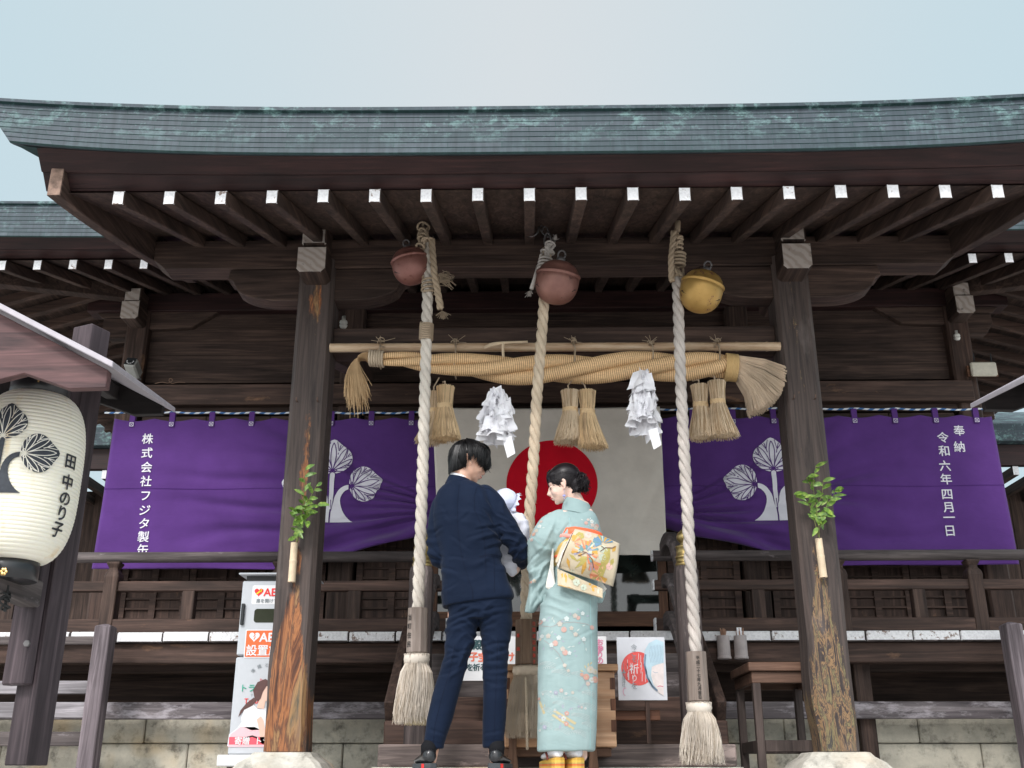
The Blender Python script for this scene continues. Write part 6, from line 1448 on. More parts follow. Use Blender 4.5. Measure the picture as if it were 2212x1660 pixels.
def head_parts(mb, c, M, sc=1.0, fem=False):
    T = lambda x, y, z: Vector(c)+M @ Vector((x*sc, y*sc, z*sc))
    ell(mb, T(0, -.010, .025), (.075*sc, .093*sc, .088*sc), M, 28, 20)              # cranium
    ell(mb, T(0, .020, -.025), (.062*sc, .070*sc, .078*sc), M, 24, 18)              # face
    ell(mb, T(0, .040, -.070), (.040*sc, .042*sc, .035*sc), M)                        # jaw
    ell(mb, T(0, .066, -.092), (.018*sc, .018*sc, .015*sc), M)                        # chin
    ell(mb, T(-.034, .052, -.035), (.026*sc, .026*sc, .028*sc), M); ell(mb, T(.034, .052, -.035), (.026*sc, .026*sc, .028*sc), M)   # cheeks
    mb.tube([T(0, .084, .008), T(0, .094, -.012), T(0, .104, -.030), T(0, .096, -.038)], [.008*sc, .009*sc, .0125*sc, .009*sc], 10)
    ell(mb, T(-.011, .092, -.036), (.008*sc, .009*sc, .007*sc), M); ell(mb, T(.011, .092, -.036), (.008*sc, .009*sc, .007*sc), M)
    mb.tube([T(-.022, .078, -.060), T(-.008, .091, -.056), T(.008, .091, -.056), T(.022, .078, -.060)], [.004*sc, .0062*sc, .0062*sc, .004*sc], 8)
    mb.tube([T(-.020, .077, -.064), T(-.007, .089, -.067), T(.007, .089, -.067), T(.020, .077, -.064)], [.004*sc, .0072*sc, .0072*sc, .004*sc], 8)
    for s in (-1, 1):      # brow ridge and ear
        mb.tube([T(s*.012, .080, .018), T(s*.032, .076, .024), T(s*.050, .058, .014)], [.006*sc, .007*sc, .005*sc], 8)
        ear = [(0, -.004, -.030), (0, -.012, -.022), (.006, -.020, -.006), (.010, -.022, .010), (.010, -.014, .022), (.006, -.002, .022), (.002, .004, .010), (0, .004, -.008)]
        mb.tube([T(s*(.072+x), y-.005, z-.012) for x, y, z in ear], .0055*sc, 8); ell(mb, T(s*.074, -.012, -.014), (.004*sc, .014*sc, .024*sc), M); ell(mb, T(s*.072, -.006, -.042), (.006*sc, .008*sc, .009*sc), M)
def eyes(parent, c, M, sc, mat_l, brow, lid):
    T = lambda x, y, z: Vector(c)+M @ Vector((x*sc, y*sc, z*sc))
    for s in (-1, 1):
        m = MB(); ell(m, T(s*.031, .066, -.003), (.0125*sc,)*3); m.build('eyelid', lid, parent, smooth=True)
        m = MB(); m.tube([T(s*.016, .0805, -.004), T(s*.026, .0835, -.009), T(s*.037, .080, -.010), T(s*.049, .069, -.006)], [.0012, .0022, .0022, .0014], 6); m.build('eyelashes', mat_l, parent)
        m = MB(); m.tube([T(s*.014, .0865, .024), T(s*.030, .0845, .031), T(s*.050, .066, .026)], [.002*sc, .0028*sc, .0012*sc], 6); m.build('eyebrow', brow, parent)
    m = MB(); m.tube([T(-.019, .083, -.0615), T(-.007, .0955, -.060), T(.007, .0955, -.060), T(.019, .083, -.0615)], [.002, .0042, .0042, .002], 7); m.build('lips', flat('lip_colour', (.52, .12, .12), .4), parent, smooth=True)
def rot_head(az, pitch, roll=0):
    """az: heading of the face, clockwise from +Y; pitch down positive"""
    return Matrix.Rotation(-az, 3, 'Z') @ Matrix.Rotation(-pitch, 3, 'X') @ Matrix.Rotation(roll, 3, 'Y')
def projector(me, off=.0015, y0=4.6):
    bv = bvh_of(me)
    def f(x, z, o=off):
        h = bv.ray_cast(Vector((x, y0, z)), Vector((0, 1, 0)))
        if h[0] is None:
            h = bv.find_nearest(Vector((x, 5.7, z)))
            return h[0]+h[1]*o
        nn = h[1] if h[1].y < 0 else -h[1]
        return h[0]+nn*o
    return f
def UVp(pts, Y=5.62): return [(lambda p: (p.x, p.z))(PM(a, b, Y)) for a, b in pts]
def dens(pts, st=.012):
    o = [pts[0]]
    for a, b in zip(pts, pts[1:]):
        l = sqrt((b[0]-a[0])**2+(b[1]-a[1])**2); k = max(1, int(l/st)); o += [(a[0]+(b[0]-a[0])*i/k, a[1]+(b[1]-a[1])*i/k) for i in range(1, k+1)]
    return o
def fold(co, dirv, per, sharp=2.0, seed=0, amp=1.5):
    q = co.dot(Vector(dirv).normalized())/per*.8 + noise.noise(co*5.5+Vector((seed, 0, 0)))*1.5
    return ((.5+.5*sin(2*pi*q))**sharp)*max(0, .55+1.1*noise.noise(co*9+Vector((0, seed+4, 0))))*amp-.4*(amp-1)+.12
def bump_at(co, c, r): return math.exp(-((co-Vector(c)).length/r)**2)
def creases(Yc, segs, width=.0115, depth=.0050):
    S_ = []
    for (a, b, c, d), k in [(q[:4], q[4] if len(q) > 4 else 1) for q in segs]:
        A, B = PM(a, b, Yc-.1), PM(c, d, Yc-.1); S_.append((A.x, A.z, B.x, B.z, k))
    def f(co, nn):
        if nn.y > .25: return 0
        r_ = 0; wob = .006*noise.noise(co*16)
        for ax, az, bx, bz, k in S_:
            dx, dz = bx-ax, bz-az; l2 = dx*dx+dz*dz; t = ((co.x-ax)*dx+(co.z-az)*dz)/l2
            if t < -.15 or t > 1.15: continue
            s_ = ((co.x-ax)*dz-(co.z-az)*dx)/sqrt(l2)+wob
            if abs(s_) > width*3: continue
            e = max(0, min(1, (t+.15)/.3))*max(0, min(1, (1.15-t)/.4)); q = s_/width
            r_ += k*depth*e*(1.0*math.exp(-(q-.9)**2)-1.15*math.exp(-(q+.55)**2*2.2))
        return r_
    return f
# ---------------------------------------------------------------- MAN
YB = 5.72
SUIT = cloth_mat('navy_suit_wool', (.0062, .0115, .027), (.0090, .0160, .036), .72, 1400, .10, .04)
man = thing('person', 'man in a navy suit seen from behind, cradling a baby and looking down at it', 'person', (PM(660, 1655, YB).x, YB, 0))
HC = PM(694, 178, YB+.02); HM = rot_head(radians(64), radians(18), radians(-4))
m = MB(); head_parts(m, HC, HM, 1.02)
m.tube([HC+Vector((-.02, -.0, -.03)), PM(655, 255, YB+.01), PM(648, 330, YB)], [.055, .058, .075], 16)
loftLR(m, [(600, 720, 300, .07), (560, 800, 350, .09), (545, 810, 450, .10), (570, 835, 600, .10), (585, 870, 720, .10), (600, 895, 850, .11), (620, 880, 930, .09)], YB)
limb(m, [(770, 355, YB, .05), (855, 470, YB-.01, .048), (930, 575, YB, .042), (940, 640, YB+.14, .033), (935, 660, YB+.22, .028)])
limb(m, [(585, 380, YB, .045), (548, 500, YB, .04), (548, 630, YB+.02, .036), (600, 650, YB+.2, .033), (700, 600, YB+.28, .028)])
limb(m, [(665, 900, YB, .08), (640, 1120, YB, .06), (555, 1400, YB-.02, .045), (525, 1570, YB-.03, .026), (516, 1625, YB-.03, .024)])
limb(m, [(820, 900, YB, .08), (825, 1120, YB, .06), (818, 1400, YB-.02, .045), (814, 1570, YB-.03, .026), (822, 1625, YB-.03, .024)])
hand(m, PM(932, 668, YB+.22), (-1, .1, .05), (0, .3, 1), 1, .5); hand(m, PM(725, 600, YB+.30), (1, 0, .1), (0, -.4, 1), 1, .5)
me = remesh(m, .0055, 5, None, 'body'); me.materials.append(SKIN_M); body = link('body', me, man)
eyes(man, HC, HM, 1.02, HAIR_M, HAIR_M, SKIN_M)
# jacket
m = MB()
loftLR(m, [(604, 700, 272, .062), (590, 725, 283, .078), (566, 765, 303, .098), (545, 797, 330, .112), (530, 812, 370, .122), (522, 826, 430, .128), (522, 838, 500, .13), (538, 846, 580, .126), (556, 856, 650, .122), (564, 874, 715, .126), (566, 896, 775, .13), (565, 910, 815, .134, 0, .05), (566, 916, 850, .134, 0, .10), (568, 905, 866, .13, 0, .13)], YB)
limb(m, [(768, 345, YB, .066), (800, 378, YB-.005, .070), (850, 455, YB-.01, .068), (900, 530, YB-.01, .064), (936, 592, YB+.01, .060), (948, 636, YB+.10, .055), (948, 655, YB+.18, .048), (944, 662, YB+.22, .046)])
limb(m, [(590, 352, YB, .055), (563, 396, YB, .055), (544, 475, YB, .054), (538, 560, YB, .052), (545, 632, YB+.01, .055), (575, 652, YB+.10, .052), (630, 640, YB+.20, .046)])
jcr = creases(YB, [(845, 478, 735, 505), (855, 520, 745, 560), (862, 556, 770, 602), (835, 425, 905, 462), (860, 470, 940, 520), (905, 590, 968, 570), (900, 620, 972, 612), (905, 645, 972, 650), (498, 590, 560, 640), (500, 640, 562, 655), (560, 690, 640, 716, .7), (690, 560, 790, 522, .7), (610, 545, 700, 610, .6), (600, 640, 690, 655, .6), (560, 395, 600, 470, .5), (700, 420, 640, 470, .4), (760, 660, 850, 690, .5), (580, 800, 640, 770, .5), (520, 520, 570, 500, .6)])
def jdisp(co, nn):
    U_ = 0; d = 0
    el = PM(930, 580, YB); ar = PM(840, 560, YB-.1); w_ = PM(720, 640, YB-.12); le = PM(525, 620, YB); sh = PM(835, 430, YB-.06)
    d += .010*bump_at(co, el, .13)*(fold(co, (.6, 0, -.9), .045, 2)-.4)
    d += .009*bump_at(co, sh, .11)*(fold(co, (.8, 0, .6), .060, 2.5)-.4)
    d += .010*bump_at(co, le, .12)*(fold(co, (.2, 0, 1), .05, 2)-.4)
    d += .009*bump_at(co, ar, .16)*(fold(co, (.35, 0, 1), .07, 3)-.35)
    d += .0065*bump_at(co, w_, .26)*(fold(co, (.45, 0, 1), .11, 2)-.4)
    d += .005*noise.noise(co*7)+.002*noise.noise(co*19)+jcr(co, nn)
    # waist shaping and back seam hollow
    sx_ = PM(640, 500, YB).x
    if nn.y < 0: d -= .010*math.exp(-((co.x-sx_-.02)/.035)**2)*smooth(1.1, 1.3, co.z)
    return d
me = remesh(m, .005, 8, jdisp, 'suit_jacket')
me.materials.append(SUIT); jk = link('suit_jacket', me, man)
pj = projector(me)
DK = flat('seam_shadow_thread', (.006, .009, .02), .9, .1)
m = MB()
for pts in (((648, 285), (640, 400), (642, 500), (655, 600), (672, 680), (692, 740), (712, 800)), ((735, 300), (722, 350), (725, 420), (752, 480), (770, 560), (776, 640), (778, 720)), ((745, 640), (800, 628), (865, 624)), ((748, 648), (800, 636), (862, 633)), ((800, 500), (840, 540), (800, 640)), ((816, 636), (820, 740), (818, 815)), ((736, 296), (790, 298), (822, 318))):
    if pts[0] == (800, 500): continue
    w_ = .0028 if pts[0] != (745, 640) else .0055
    stroke2(m, dens(UVp(pts)), w_, lambda x, z: pj(x, z, .0008))
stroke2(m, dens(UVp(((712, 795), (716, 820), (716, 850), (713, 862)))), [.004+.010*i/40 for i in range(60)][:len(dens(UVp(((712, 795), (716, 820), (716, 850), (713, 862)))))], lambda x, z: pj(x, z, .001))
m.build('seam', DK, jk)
# jacket collar and shirt collar
m = MB(); cr_ = []
for k in range(25):
    t = -pi*.86+pi*1.36*k/24; 
    c0 = PM(655, 268, YB+.008); rx_, ry_ = .071, .068
    cr_.append((t, c0))
def band(mb, c0, rx_, ry_, t0, t1, z0, z1, out0, out1, thick=.006, tilt=0, n=26):
    rr = []
    for k in range(n+1):
        t = t0+(t1-t0)*k/n; cx_, sy_ = cos(t), sin(t); dz = tilt*cx_
        rr.append([(c0.x+(rx_+out0)*cx_, c0.y+(ry_+out0)*sy_, c0.z+z0+dz), (c0.x+(rx_+out1)*cx_, c0.y+(ry_+out1)*sy_, c0.z+z1+dz), (c0.x+(rx_+out1-thick)*cx_, c0.y+(ry_+out1-thick)*sy_, c0.z+z1+dz), (c0.x+(rx_+out0-thick)*cx_, c0.y+(ry_+out0-thick)*sy_, c0.z+z0+dz)])
    mb.rings(rr)
m = MB(); band(m, PM(653, 275, YB+.008), .066, .066, -pi*.98, pi*.05, -.030, .018, .020, -.002, tilt=-.016); m.build('jacket_collar', SUIT, man, smooth=False, bevel=.002)
m = MB(); band(m, PM(653, 272, YB+.008), .064, .064, -pi*1.05, pi*.12, -.02, .026, .002, -.006, tilt=-.018); m.build('shirt_collar', flat('shirt_white', (.72, .72, .75), .7), man, bevel=.001)
# trousers
m = MB()
loftLR(m, [(600, 890, 780, .11), (596, 904, 850, .118), (592, 908, 900, .118), (598, 900, 945, .105)], YB)
def leg(rows):
    loftLR(m, rows, YB, ex=2.2)
leg([(600, 742, 900, .10, 0), (586, 742, 960, .098, 0), (580, 722, 1062, .085, -.005), (575, 702, 1113, .080, -.01), (550, 674, 1215, .072, -.015), (518, 646, 1317, .066, -.02), (494, 618, 1419, .062, -.02), (482, 588, 1510, .058, -.02), (478, 576, 1548, .055, -.02), (479, 575, 1566, .054, -.02)])
leg([(742, 900, 900, .10, 0), (744, 908, 960, .098, 0), (755, 890, 1062, .085, 0), (762, 885, 1164, .075, -.005), (764, 881, 1266, .068, -.01), (761, 878, 1419, .062, -.015), (762, 866, 1510, .056, -.02), (763, 860, 1550, .054, -.02), (763, 859, 1562, .053, -.02)])
tcr = creases(YB, [(598, 925, 735, 880), (600, 960, 738, 905), (596, 990, 690, 960, .7), (760, 905, 880, 880), (752, 955, 850, 915), (760, 985, 830, 960, .7), (596, 1112, 700, 1085), (585, 1075, 670, 1120, .8), (575, 1150, 650, 1120, .8), (765, 1075, 880, 1050), (790, 1115, 885, 1085), (772, 1150, 872, 1142), (780, 1190, 880, 1180, .7), (555, 1210, 640, 1190, .6), (770, 1240, 840, 1260, .5), (500, 1480, 580, 1500, .5), (770, 1500, 855, 1480, .5)])
def tdisp(co, nn):
    d = tcr(co, nn)+.004*noise.noise(co*6)+.0018*noise.noise(co*16)
    for (U_, V_, w_, dv, per, a) in ((640, 960, .14, (.5, 0, .9), .06, .009), (830, 960, .13, (-.4, 0, .9), .06, .009), (690, 1100, .12, (-.5, 0, .85), .055, .008), (800, 1100, .12, (.5, 0, .85), .05, .009), (830, 1180, .10, (.3, 0, 1), .05, .006), (600, 1240, .10, (-.4, 0, .9), .06, .005), (745, 890, .10, (0, 0, 1), .05, .006)):
        c = PM(U_, V_, YB-.07); d += a*bump_at(co, c, w_)*(fold(co, dv, per, 2.5, V_)-.35)
    return d
me = remesh(m, .005, 7, tdisp, 'trousers'); me.materials.append(SUIT); tr = link('trousers', me, man); pt = projector(me)
m = MB()
for pts in (((628, 1060), (600, 1200), (560, 1330), (530, 1450), (520, 1550)), ((835, 1030), (828, 1200), (822, 1350), (815, 1540)), ((479, 1523), (530, 1530), (578, 1543)), ((762, 1524), (810, 1520), (861, 1522)), ((742, 900), (740, 945))):
    stroke2(m, dens(UVp(pts)), .0022, lambda x, z: pt(x, z, .0009))
m.build('seam', DK, tr)
# shoes
SHOE = flat('polished_black_leather', (.012, .012, .014), .25, .6, 0, .1); SOLE = flat('dark_rubber_sole', (.05, .055, .06), .6); SOCK = flat('black_sock', (.012, .012, .014), .9, .1)
for (U_, ang) in ((510, -16), (818, 10)):
    hp = PM(U_, 1655, YB-.10); M = Matrix.Rotation(radians(-ang), 3, 'Z'); o = Vector((hp.x, YB-.115, 0))
    def sect(y, w_, z0, z1, n=20): return [tuple(o+M @ Vector((w_*cos(t)*(1-.12*max(0, sin(t))), y, z0+(z1-z0)*(.5+.5*sin(t))))) for t in [2*pi*j/n for j in range(n)]]
    m = MB(); m.rings([sect(.0, .012, .035, .075), sect(.006, .027, .028, .092), sect(.03, .036, .026, .098), sect(.06, .038, .026, .099), (sect(.09, .038, .026, .094)), sect(.13, .039, .026, .078), sect(.18, .045, .026, .066), sect(.23, .045, .026, .055), sect(.27, .035, .026, .046), sect(.29, .015, .028, .038)])
    m.build('shoe', SHOE, man, smooth=True)
    m = MB(); out_ = [(0, -.006), (.030, .004), (.040, .035), (.037, .09), (.040, .13), (.049, .18), (.048, .235), (.036, .275), (0, .296)]; out_ = out_+[(-a, b) for a, b in out_[-2:0:-1]]
    m.rings([[tuple(o+M @ Vector((a*s_, b, z))) for a, b in out_] for s_, z in ((1.0, .002), (1.03, .012), (1.0, .027))]); sl = m.build('shoe_sole', SOLE, man, bevel=.001)
    m = MB(); sx_ = -1 if ang < 0 else 1; m.add([tuple(o+M @ Vector((sx_*(.0318+q), y, z))) for q, y, z in ((0, .004, .004), (.0085, .03, .004), (.0085, .03, .024), (0, .004, .024))], [(0, 1, 2, 3)]); m.build('red_flash', RED, sl)
    m = MB(); c = PM(U_+8, 1600, YB-.05); ak = PM(U_+8, 1545, YB-.02); m.tube([o+M @ Vector((0, .055, .06)), o+M @ Vector((0, .06, .10)), ak], [.037, .041, .044], 18); m.build('sock', SOCK, man, smooth=True)
# hair of the man
def hair_cap(parent, c, M, sc, mat, fn_end, n, seed, part=None, ws=.0022, cap_r=(.083, .101, .096), whorl=(0, -.05, .10), stick=.012):
    rr = random.Random(seed); T = lambda v: Vector(c)+M @ (Vector(v)*sc)
    mb = MB(); NC = 90; clump = [rr.uniform(0, 2*pi) for _ in range(NC)]; coff = [rr.gauss(0, .042) for _ in range(NC)]
    for i in range(n):
        ci = rr.randrange(NC); ph = (clump[ci]+rr.gauss(0, .035)) % (2*pi); w0 = Vector(whorl).normalized(); e = Vector(fn_end(ph, rr)).normalized()
        pts = []; K = 9; lay = rr.uniform(.97, 1.05)+coff[ci]
        start = rr.uniform(0, .35)
        for k in range(K+1):
            t = start+(1-start)*k/K; d = w0.lerp(e, t).normalized() if (w0-e).length < 1.9 else w0
            # slight swirl
            d = Matrix.Rotation(.25*sin(t*3)*(1 if ph < pi else -1)*.4+rr.gauss(0, .012), 3, 'Z') @ d
            rad_ = lay+stick*(t**3)*rr.uniform(0, 1.2)*6
            pts.append(T((d.x*cap_r[0]*rad_, d.y*cap_r[1]*rad_, d.z*cap_r[2]*rad_+.018)))
        mb.tube(pts, [ws*sc*(1 if k < K-2 else (1-.3*(k-K+3))) for k in range(K+1)], 4, 0, cap=False)
        if i % 14 == 0:
            q_ = [p_+(p_-Vector(c)).normalized()*(.010*rr.random()*(j_/K)) for j_, p_ in enumerate(pts)]; q_.append(q_[-1]+(q_[-1]-q_[-2])*rr.uniform(.3, 1.2)+Vector((rr.gauss(0, .004), 0, rr.gauss(0, .003)))); mb.tube(q_, [.0011]*(len(q_)-1)+[.0004], 3, 0, cap=False)
    return mb
def man_end(ph, rr):
    # ph 0 = face direction; returns direction of the lock's end
    x, y = sin(ph), cos(ph); a = abs(((ph+pi) % (2*pi))-pi)      # 0 front .. pi back
    if a < .9: z = -.05-.30*rr.random()-.1*(a > .6)
    elif a < 1.9: z = -.30-.28*rr.random()+(.15 if 1.2 < a < 1.7 else 0)
    else: z = -.85-.65*rr.random()
    return (x, y, z)
m = MB(); T = lambda x, y, z: HC+HM @ Vector((x*1.02, y*1.02, z*1.02))
ell(m, T(0, -.012, .032), (.078, .095, .088), HM, 28, 18); ell(m, T(0, -.055, -.028), (.062, .048, .066), HM); ell(m, T(0, .035, .062), (.060, .045, .040), HM)
me = remesh(m, .006, 5, lambda co, nn: .0035*noise.noise(co*30), 'hair'); 
m = hair_cap(man, HC, HM, 1.02, HAIR_M, man_end, 1900, 5, cap_r=(.088, .107, .102), stick=.010)
for i in range(260):     # fringe falling over the brow
    x = R.uniform(-.06, .075); p0 = T(x*.5-.01, .02, .125); p3 = T(x*1.15, .094-abs(x)*.35+R.uniform(-.004, .014), .012+R.uniform(-.028, .02)); p1 = T(x*.8, .085, .125); p2 = T(x*1.1, .112-abs(x)*.3, .07)
    m.tube(bez(tuple(p0), tuple(p1), tuple(p2), tuple(p3), 8), [.0022]*7+[.0014, .0006], 4, 0, cap=False)
for i in range(150):     # side locks before the ear
    p0 = T(.055, .03+R.uniform(-.03, .03), .10); p3 = T(.078+R.uniform(0, .008), .035+R.uniform(-.02, .03), -.002+R.uniform(-.03, .02)); m.tube(bez(tuple(p0), tuple(T(.085, .03, .09)), tuple(T(.092, .03, .04)), tuple(p3), 8), [.0021]*7+[.0014, .0006], 4, 0, cap=False)
for i in range(520):     # nape and the hair behind the ears
    x = R.uniform(-.058, .058); yb = -.098*sqrt(max(0, 1-(x/.092)**2)); p0 = T(x*.95, yb-.012, .045); p3 = T(x*.86, yb*.80-R.uniform(0, .008), -.088-R.uniform(0, .034)+abs(x)*.35)
    m.tube(bez(tuple(p0), tuple(T(x, yb-.016, .0)), tuple(T(x*.95, yb-.010, -.045)), tuple(p3), 8), [.0022]*7+[.0014, .0005], 4, 0, cap=False)
b0 = len(m.v); m.add([v.co for v in me.vertices], [tuple(p.vertices) for p in me.polygons]); m.build('hair', HAIR_M, man, smooth=True, fix=False)
# ---------------------------------------------------------------- WOMAN
YW = 5.70
KIM = cloth_mat('pale_aqua_silk', (.275, .378, .378), (.325, .42, .415), .6, 700, .10, .05)
wom = thing('person', 'woman in a pale aqua floral kimono with a gold obi, smiling towards the baby', 'person', (PM(1170, 1655, YW).x, YW, 0))
WC = PM(1152, 288, YW-.01); WM = rot_head(radians(-76), radians(16), radians(-3))
m = MB(); head_parts(m, WC, WM, .93, True)
m.tube([WC+Vector((.03, .0, -.03)), PM(1205, 360, YW), PM(1222, 420, YW)], [.046, .047, .06], 16)
loftLR(m, [(1150, 1290, 410, .05), (1100, 1310, 450, .08), (1100, 1320, 520, .09), (1125, 1310, 640, .09), (1110, 1290, 760, .10), (1060, 1290, 950, .11), (1070, 1270, 1040, .09)], YW)
limb(m, [(1100, 460, YW, .045), (1050, 560, YW, .04), (1030, 600, YW+.08, .033), (960, 640, YW+.20, .026)]); limb(m, [(1250, 480, YW+.01, .04), (1262, 600, YW+.05, .036), (1200, 620, YW+.2, .033), (1080, 610, YW+.26, .026)])
limb(m, [(1110, 1000, YW, .075), (1110, 1250, YW, .055), (1140, 1500, YW, .035), (1145, 1600, YW+.01, .03)]); limb(m, [(1230, 1000, YW, .075), (1230, 1250, YW, .055), (1235, 1500, YW, .035), (1240, 1600, YW+.01, .03)])
hand(m, PM(955, 640, YW+.20), (-1, .1, .1), (0, .2, 1), .85, .5); hand(m, PM(1075, 610, YW+.26), (-1, 0, .1), (0, .2, 1), .85, .5)
me = remesh(m, .005, 5, None, 'body'); me.materials.append(SKIN_W); link('body', me, wom)
eyes(wom, WC, WM, .93, HAIR_W, HAIR_W, SKIN_W)
# kimono: skirt, back and hanging sleeves in one cloth
m = MB()
loftLR(m, [(1185, 1290, 418, .05), (1125, 1308, 434, .07), (1092, 1318, 455, .095), (1068, 1328, 490, .112), (1075, 1338, 540, .12), (1100, 1342, 600, .12), (1100, 1325, 700, .115), (1090, 1316, 770, .12), (1062, 1316, 830, .13), (1036, 1316, 900, .137), (1030, 1317, 1000, .14), (1028, 1318, 1200, .138), (1028, 1313, 1400, .13), (1028, 1309, 1500, .122), (1027, 1306, 1560, .118), (1026, 1305, 1578, .116)], YW, ex=2.5)
limb(m, [(1135, 470, YW, .072), (1090, 505, YW-.02, .082), (1062, 560, YW-.02, .084), (1050, 610, YW+.04, .075), (1020, 640, YW+.10, .06)])
loftLR(m, [(978, 1118, 560, .09, .0), (974, 1116, 620, .085, .03), (978, 1106, 690, .07, .05), (984, 1100, 740, .055, .05), (980, 1092, 790, .045, .05), (970, 1062, 840, .036, .05), (962, 1028, 880, .028, .05), (960, 1008, 903, .02, .05)], YW, ex=2.2)
limb(m, [(1255, 470, YW, .065), (1280, 540, YW+.03, .062), (1285, 620, YW+.10, .06)])
loftLR(m, [(1270, 1335, 620, .07, .10), (1275, 1340, 720, .05, .10), (1280, 1362, 800, .035, .08), (1285, 1345, 850, .02, .08)], YW)
kcr = creases(YW, [(980, 655, 1075, 585), (985, 700, 1090, 640), (990, 745, 1080, 690, .8), (985, 820, 1060, 715), (1010, 862, 1080, 745), (975, 880, 1015, 780, .8), (1105, 600, 1165, 515, 1.2), (1120, 560, 1185, 480, .8), (1060, 470, 1120, 520, .6), (1180, 445, 1210, 500, .6), (1100, 815, 1180, 850, .7), (1140, 800, 1260, 860, .6), (1090, 860, 1160, 900, .5), (1040, 1000, 1100, 960, .4), (1200, 1050, 1300, 990, .4), (1080, 1200, 1180, 1150, .3), (1050, 1400, 1150, 1330, .3)])
def kdisp(co, nn):
    d = kcr(co, nn)+.003*noise.noise(co*6)
    c = PM(1020, 690, YW-.04); d += .014*bump_at(co, c, .13)*(fold(co, (-.35, 0, 1), .055, 2.2, 3)-.4)
    c = PM(1030, 800, YW-.0); d += .012*bump_at(co, c, .12)*(fold(co, (1, 0, .35), .05, 2.0, 5)-.4)
    c = PM(1110, 500, YW-.1); d += .007*bump_at(co, c, .12)*(fold(co, (-.8, 0, .5), .07, 2.5, 1)-.4)
    c = PM(1170, 830, YW-.1); d += .006*bump_at(co, c, .14)*(fold(co, (.3, 0, 1), .06, 2.5, 7)-.4)
    c = PM(1170, 1150, YW-.1); d += .004*bump_at(co, c, .35)*(fold(co, (.5, 0, 1), .16, 2, 2)-.4)
    d += .003*sin(co.x*40+co.z*1.5)*smooth(.9, .2, co.z)*.5
    return d
me = remesh(m, .0055, 6, kdisp, 'kimono'); me.materials.append(KIM)
kim = link('kimono', me, wom); pk = projector(me)
# printed motifs of the kimono
cols_ = {'or': (.78, .22, .11), 'pk': (.74, .46, .40), 'wh': (.72, .72, .69), 'gd': (.72, .47, .12), 'pu': (.42, .32, .48), 'br': (.40, .22, .18), 'gr': (.45, .52, .48), 'cr': (.62, .66, .60), 'lo': (.68, .50, .38)}
names = list(cols_); cols_ = {k: tuple(.55*a_*.85+.45*b_ for a_, b_ in zip(v_, (.30, .40, .41))) for k, v_ in cols_.items()}; kmats = [flat('silk_print_'+k, cols_[k], .6, .2, 0, .08) for k in names]; ki = {k: i for i, k in enumerate(names)}
m = MB(); U1 = 1/893.0
def kp(U, V): p = PM(U, V, 5.58); return (p.x, p.z)
def k1(x, z): return pk(x, z, .0012)
def k2(x, z): return pk(x, z, .0022)
def k3(x, z): return pk(x, z, .0032)
def blossom(U, V, r, col, cen='gd', pet=5, rot=.3):
    x, z = kp(U, V); r = r*U1*.85
    for i in range(pet):
        a = rot+2*pi*i/pet; poly2(m, circ(x+cos(a)*r*.58, z+sin(a)*r*.58, r*.42, 9), k2, ki[col])
    poly2(m, circ(x, z, r*.25, 7), k3, ki[cen])
def mandarin(U, V, r, col='or'):
    x, z = kp(U, V); r = r*U1; poly2(m, circ(x, z, r, 14), k2, ki[col])
    for i in range(4): stroke2(m, [(x-r*.6+.4*i*r, z+r*.75), (x-r*.75+.5*i*r, z), (x-r*.6+.4*i*r, z-r*.7)], r*.07, k3, ki['wh'])
def kleaf(U, V, L_, a, col):
    x, z = kp(U, V); L_ *= U1; dx, dz = cos(a), sin(a); poly2(m, [(x, z), (x+dx*L_*.5-dz*L_*.17, z+dz*L_*.5+dx*L_*.17), (x+dx*L_, z+dz*L_), (x+dx*L_*.5+dz*L_*.17, z+dz*L_*.5-dx*L_*.17)], k1, ki[col])
def kline(pts, w_, col, f=None): stroke2(m, dens([kp(*p) for p in pts], .01), w_*U1, f or k1, ki[col])
# branches
kline(((1040, 965), (1090, 978), (1140, 962), (1200, 955), (1270, 965), (1300, 985)), 2, 'br'); kline(((1110, 975), (1130, 950), (1180, 935)), 1.5, 'br'); kline(((1060, 1040), (1090, 1065), (1130, 1110), (1150, 1150), (1165, 1190)), 2, 'br'); kline(((1190, 1000), (1225, 1020), (1255, 1060)), 1.5, 'br')
for U_, V_, r_ in ((1167, 940, 15), (1244, 913, 12), (1130, 1031, 14), (1250, 1037, 13), (1095, 1065, 13), (1180, 1105, 12), (1051, 1018, 12), (1060, 940, 11)): blossom(U_, V_, r_, 'wh', 'wh')
for U_, V_, r_ in ((1154, 992, 13), (1113, 1057, 13), (1160, 1103, 13), (1044, 948, 10), (1290, 978, 10), (1223, 935, 9)): mandarin(U_, V_, r_)
for U_, V_, r_ in ((1135, 965, 15), (1208, 925, 14), (1210, 1015, 13), (1080, 1020, 14), (1148, 1085, 14), (1158, 1165, 11), (1190, 985, 12), (1175, 1190, 9), (1041, 1032, 9)): blossom(U_, V_, r_, 'lo', 'pk')
for U_, V_, a_ in ((1075, 935, .4), (1082, 950, 2.4), (1180, 925, 1), (1153, 950, 3.6), (1100, 1075, 4.2), (1198, 1100, .5), (1205, 1112, 5.6), (1040, 1000, 1.6), (1100, 1045, 2.2), (1235, 1050, 3.8), (1230, 900, 2.5), (1260, 925, .2), (1120, 1018, 2.6), (1142, 1044, 5.8), (1060, 1070, 4.4)): kleaf(U_, V_, 17, a_, 'pu')
for U_, V_, a_ in ((1095, 945, 1.1), (1110, 960, 1.9), (1240, 975, .3), (1215, 1000, .7), (1170, 1080, .4), (1188, 1075, .2), (1130, 1125, 3.5), (1260, 1075, 4.8), (1090, 1010, .8)): kleaf(U_, V_, 20, a_, 'cr')
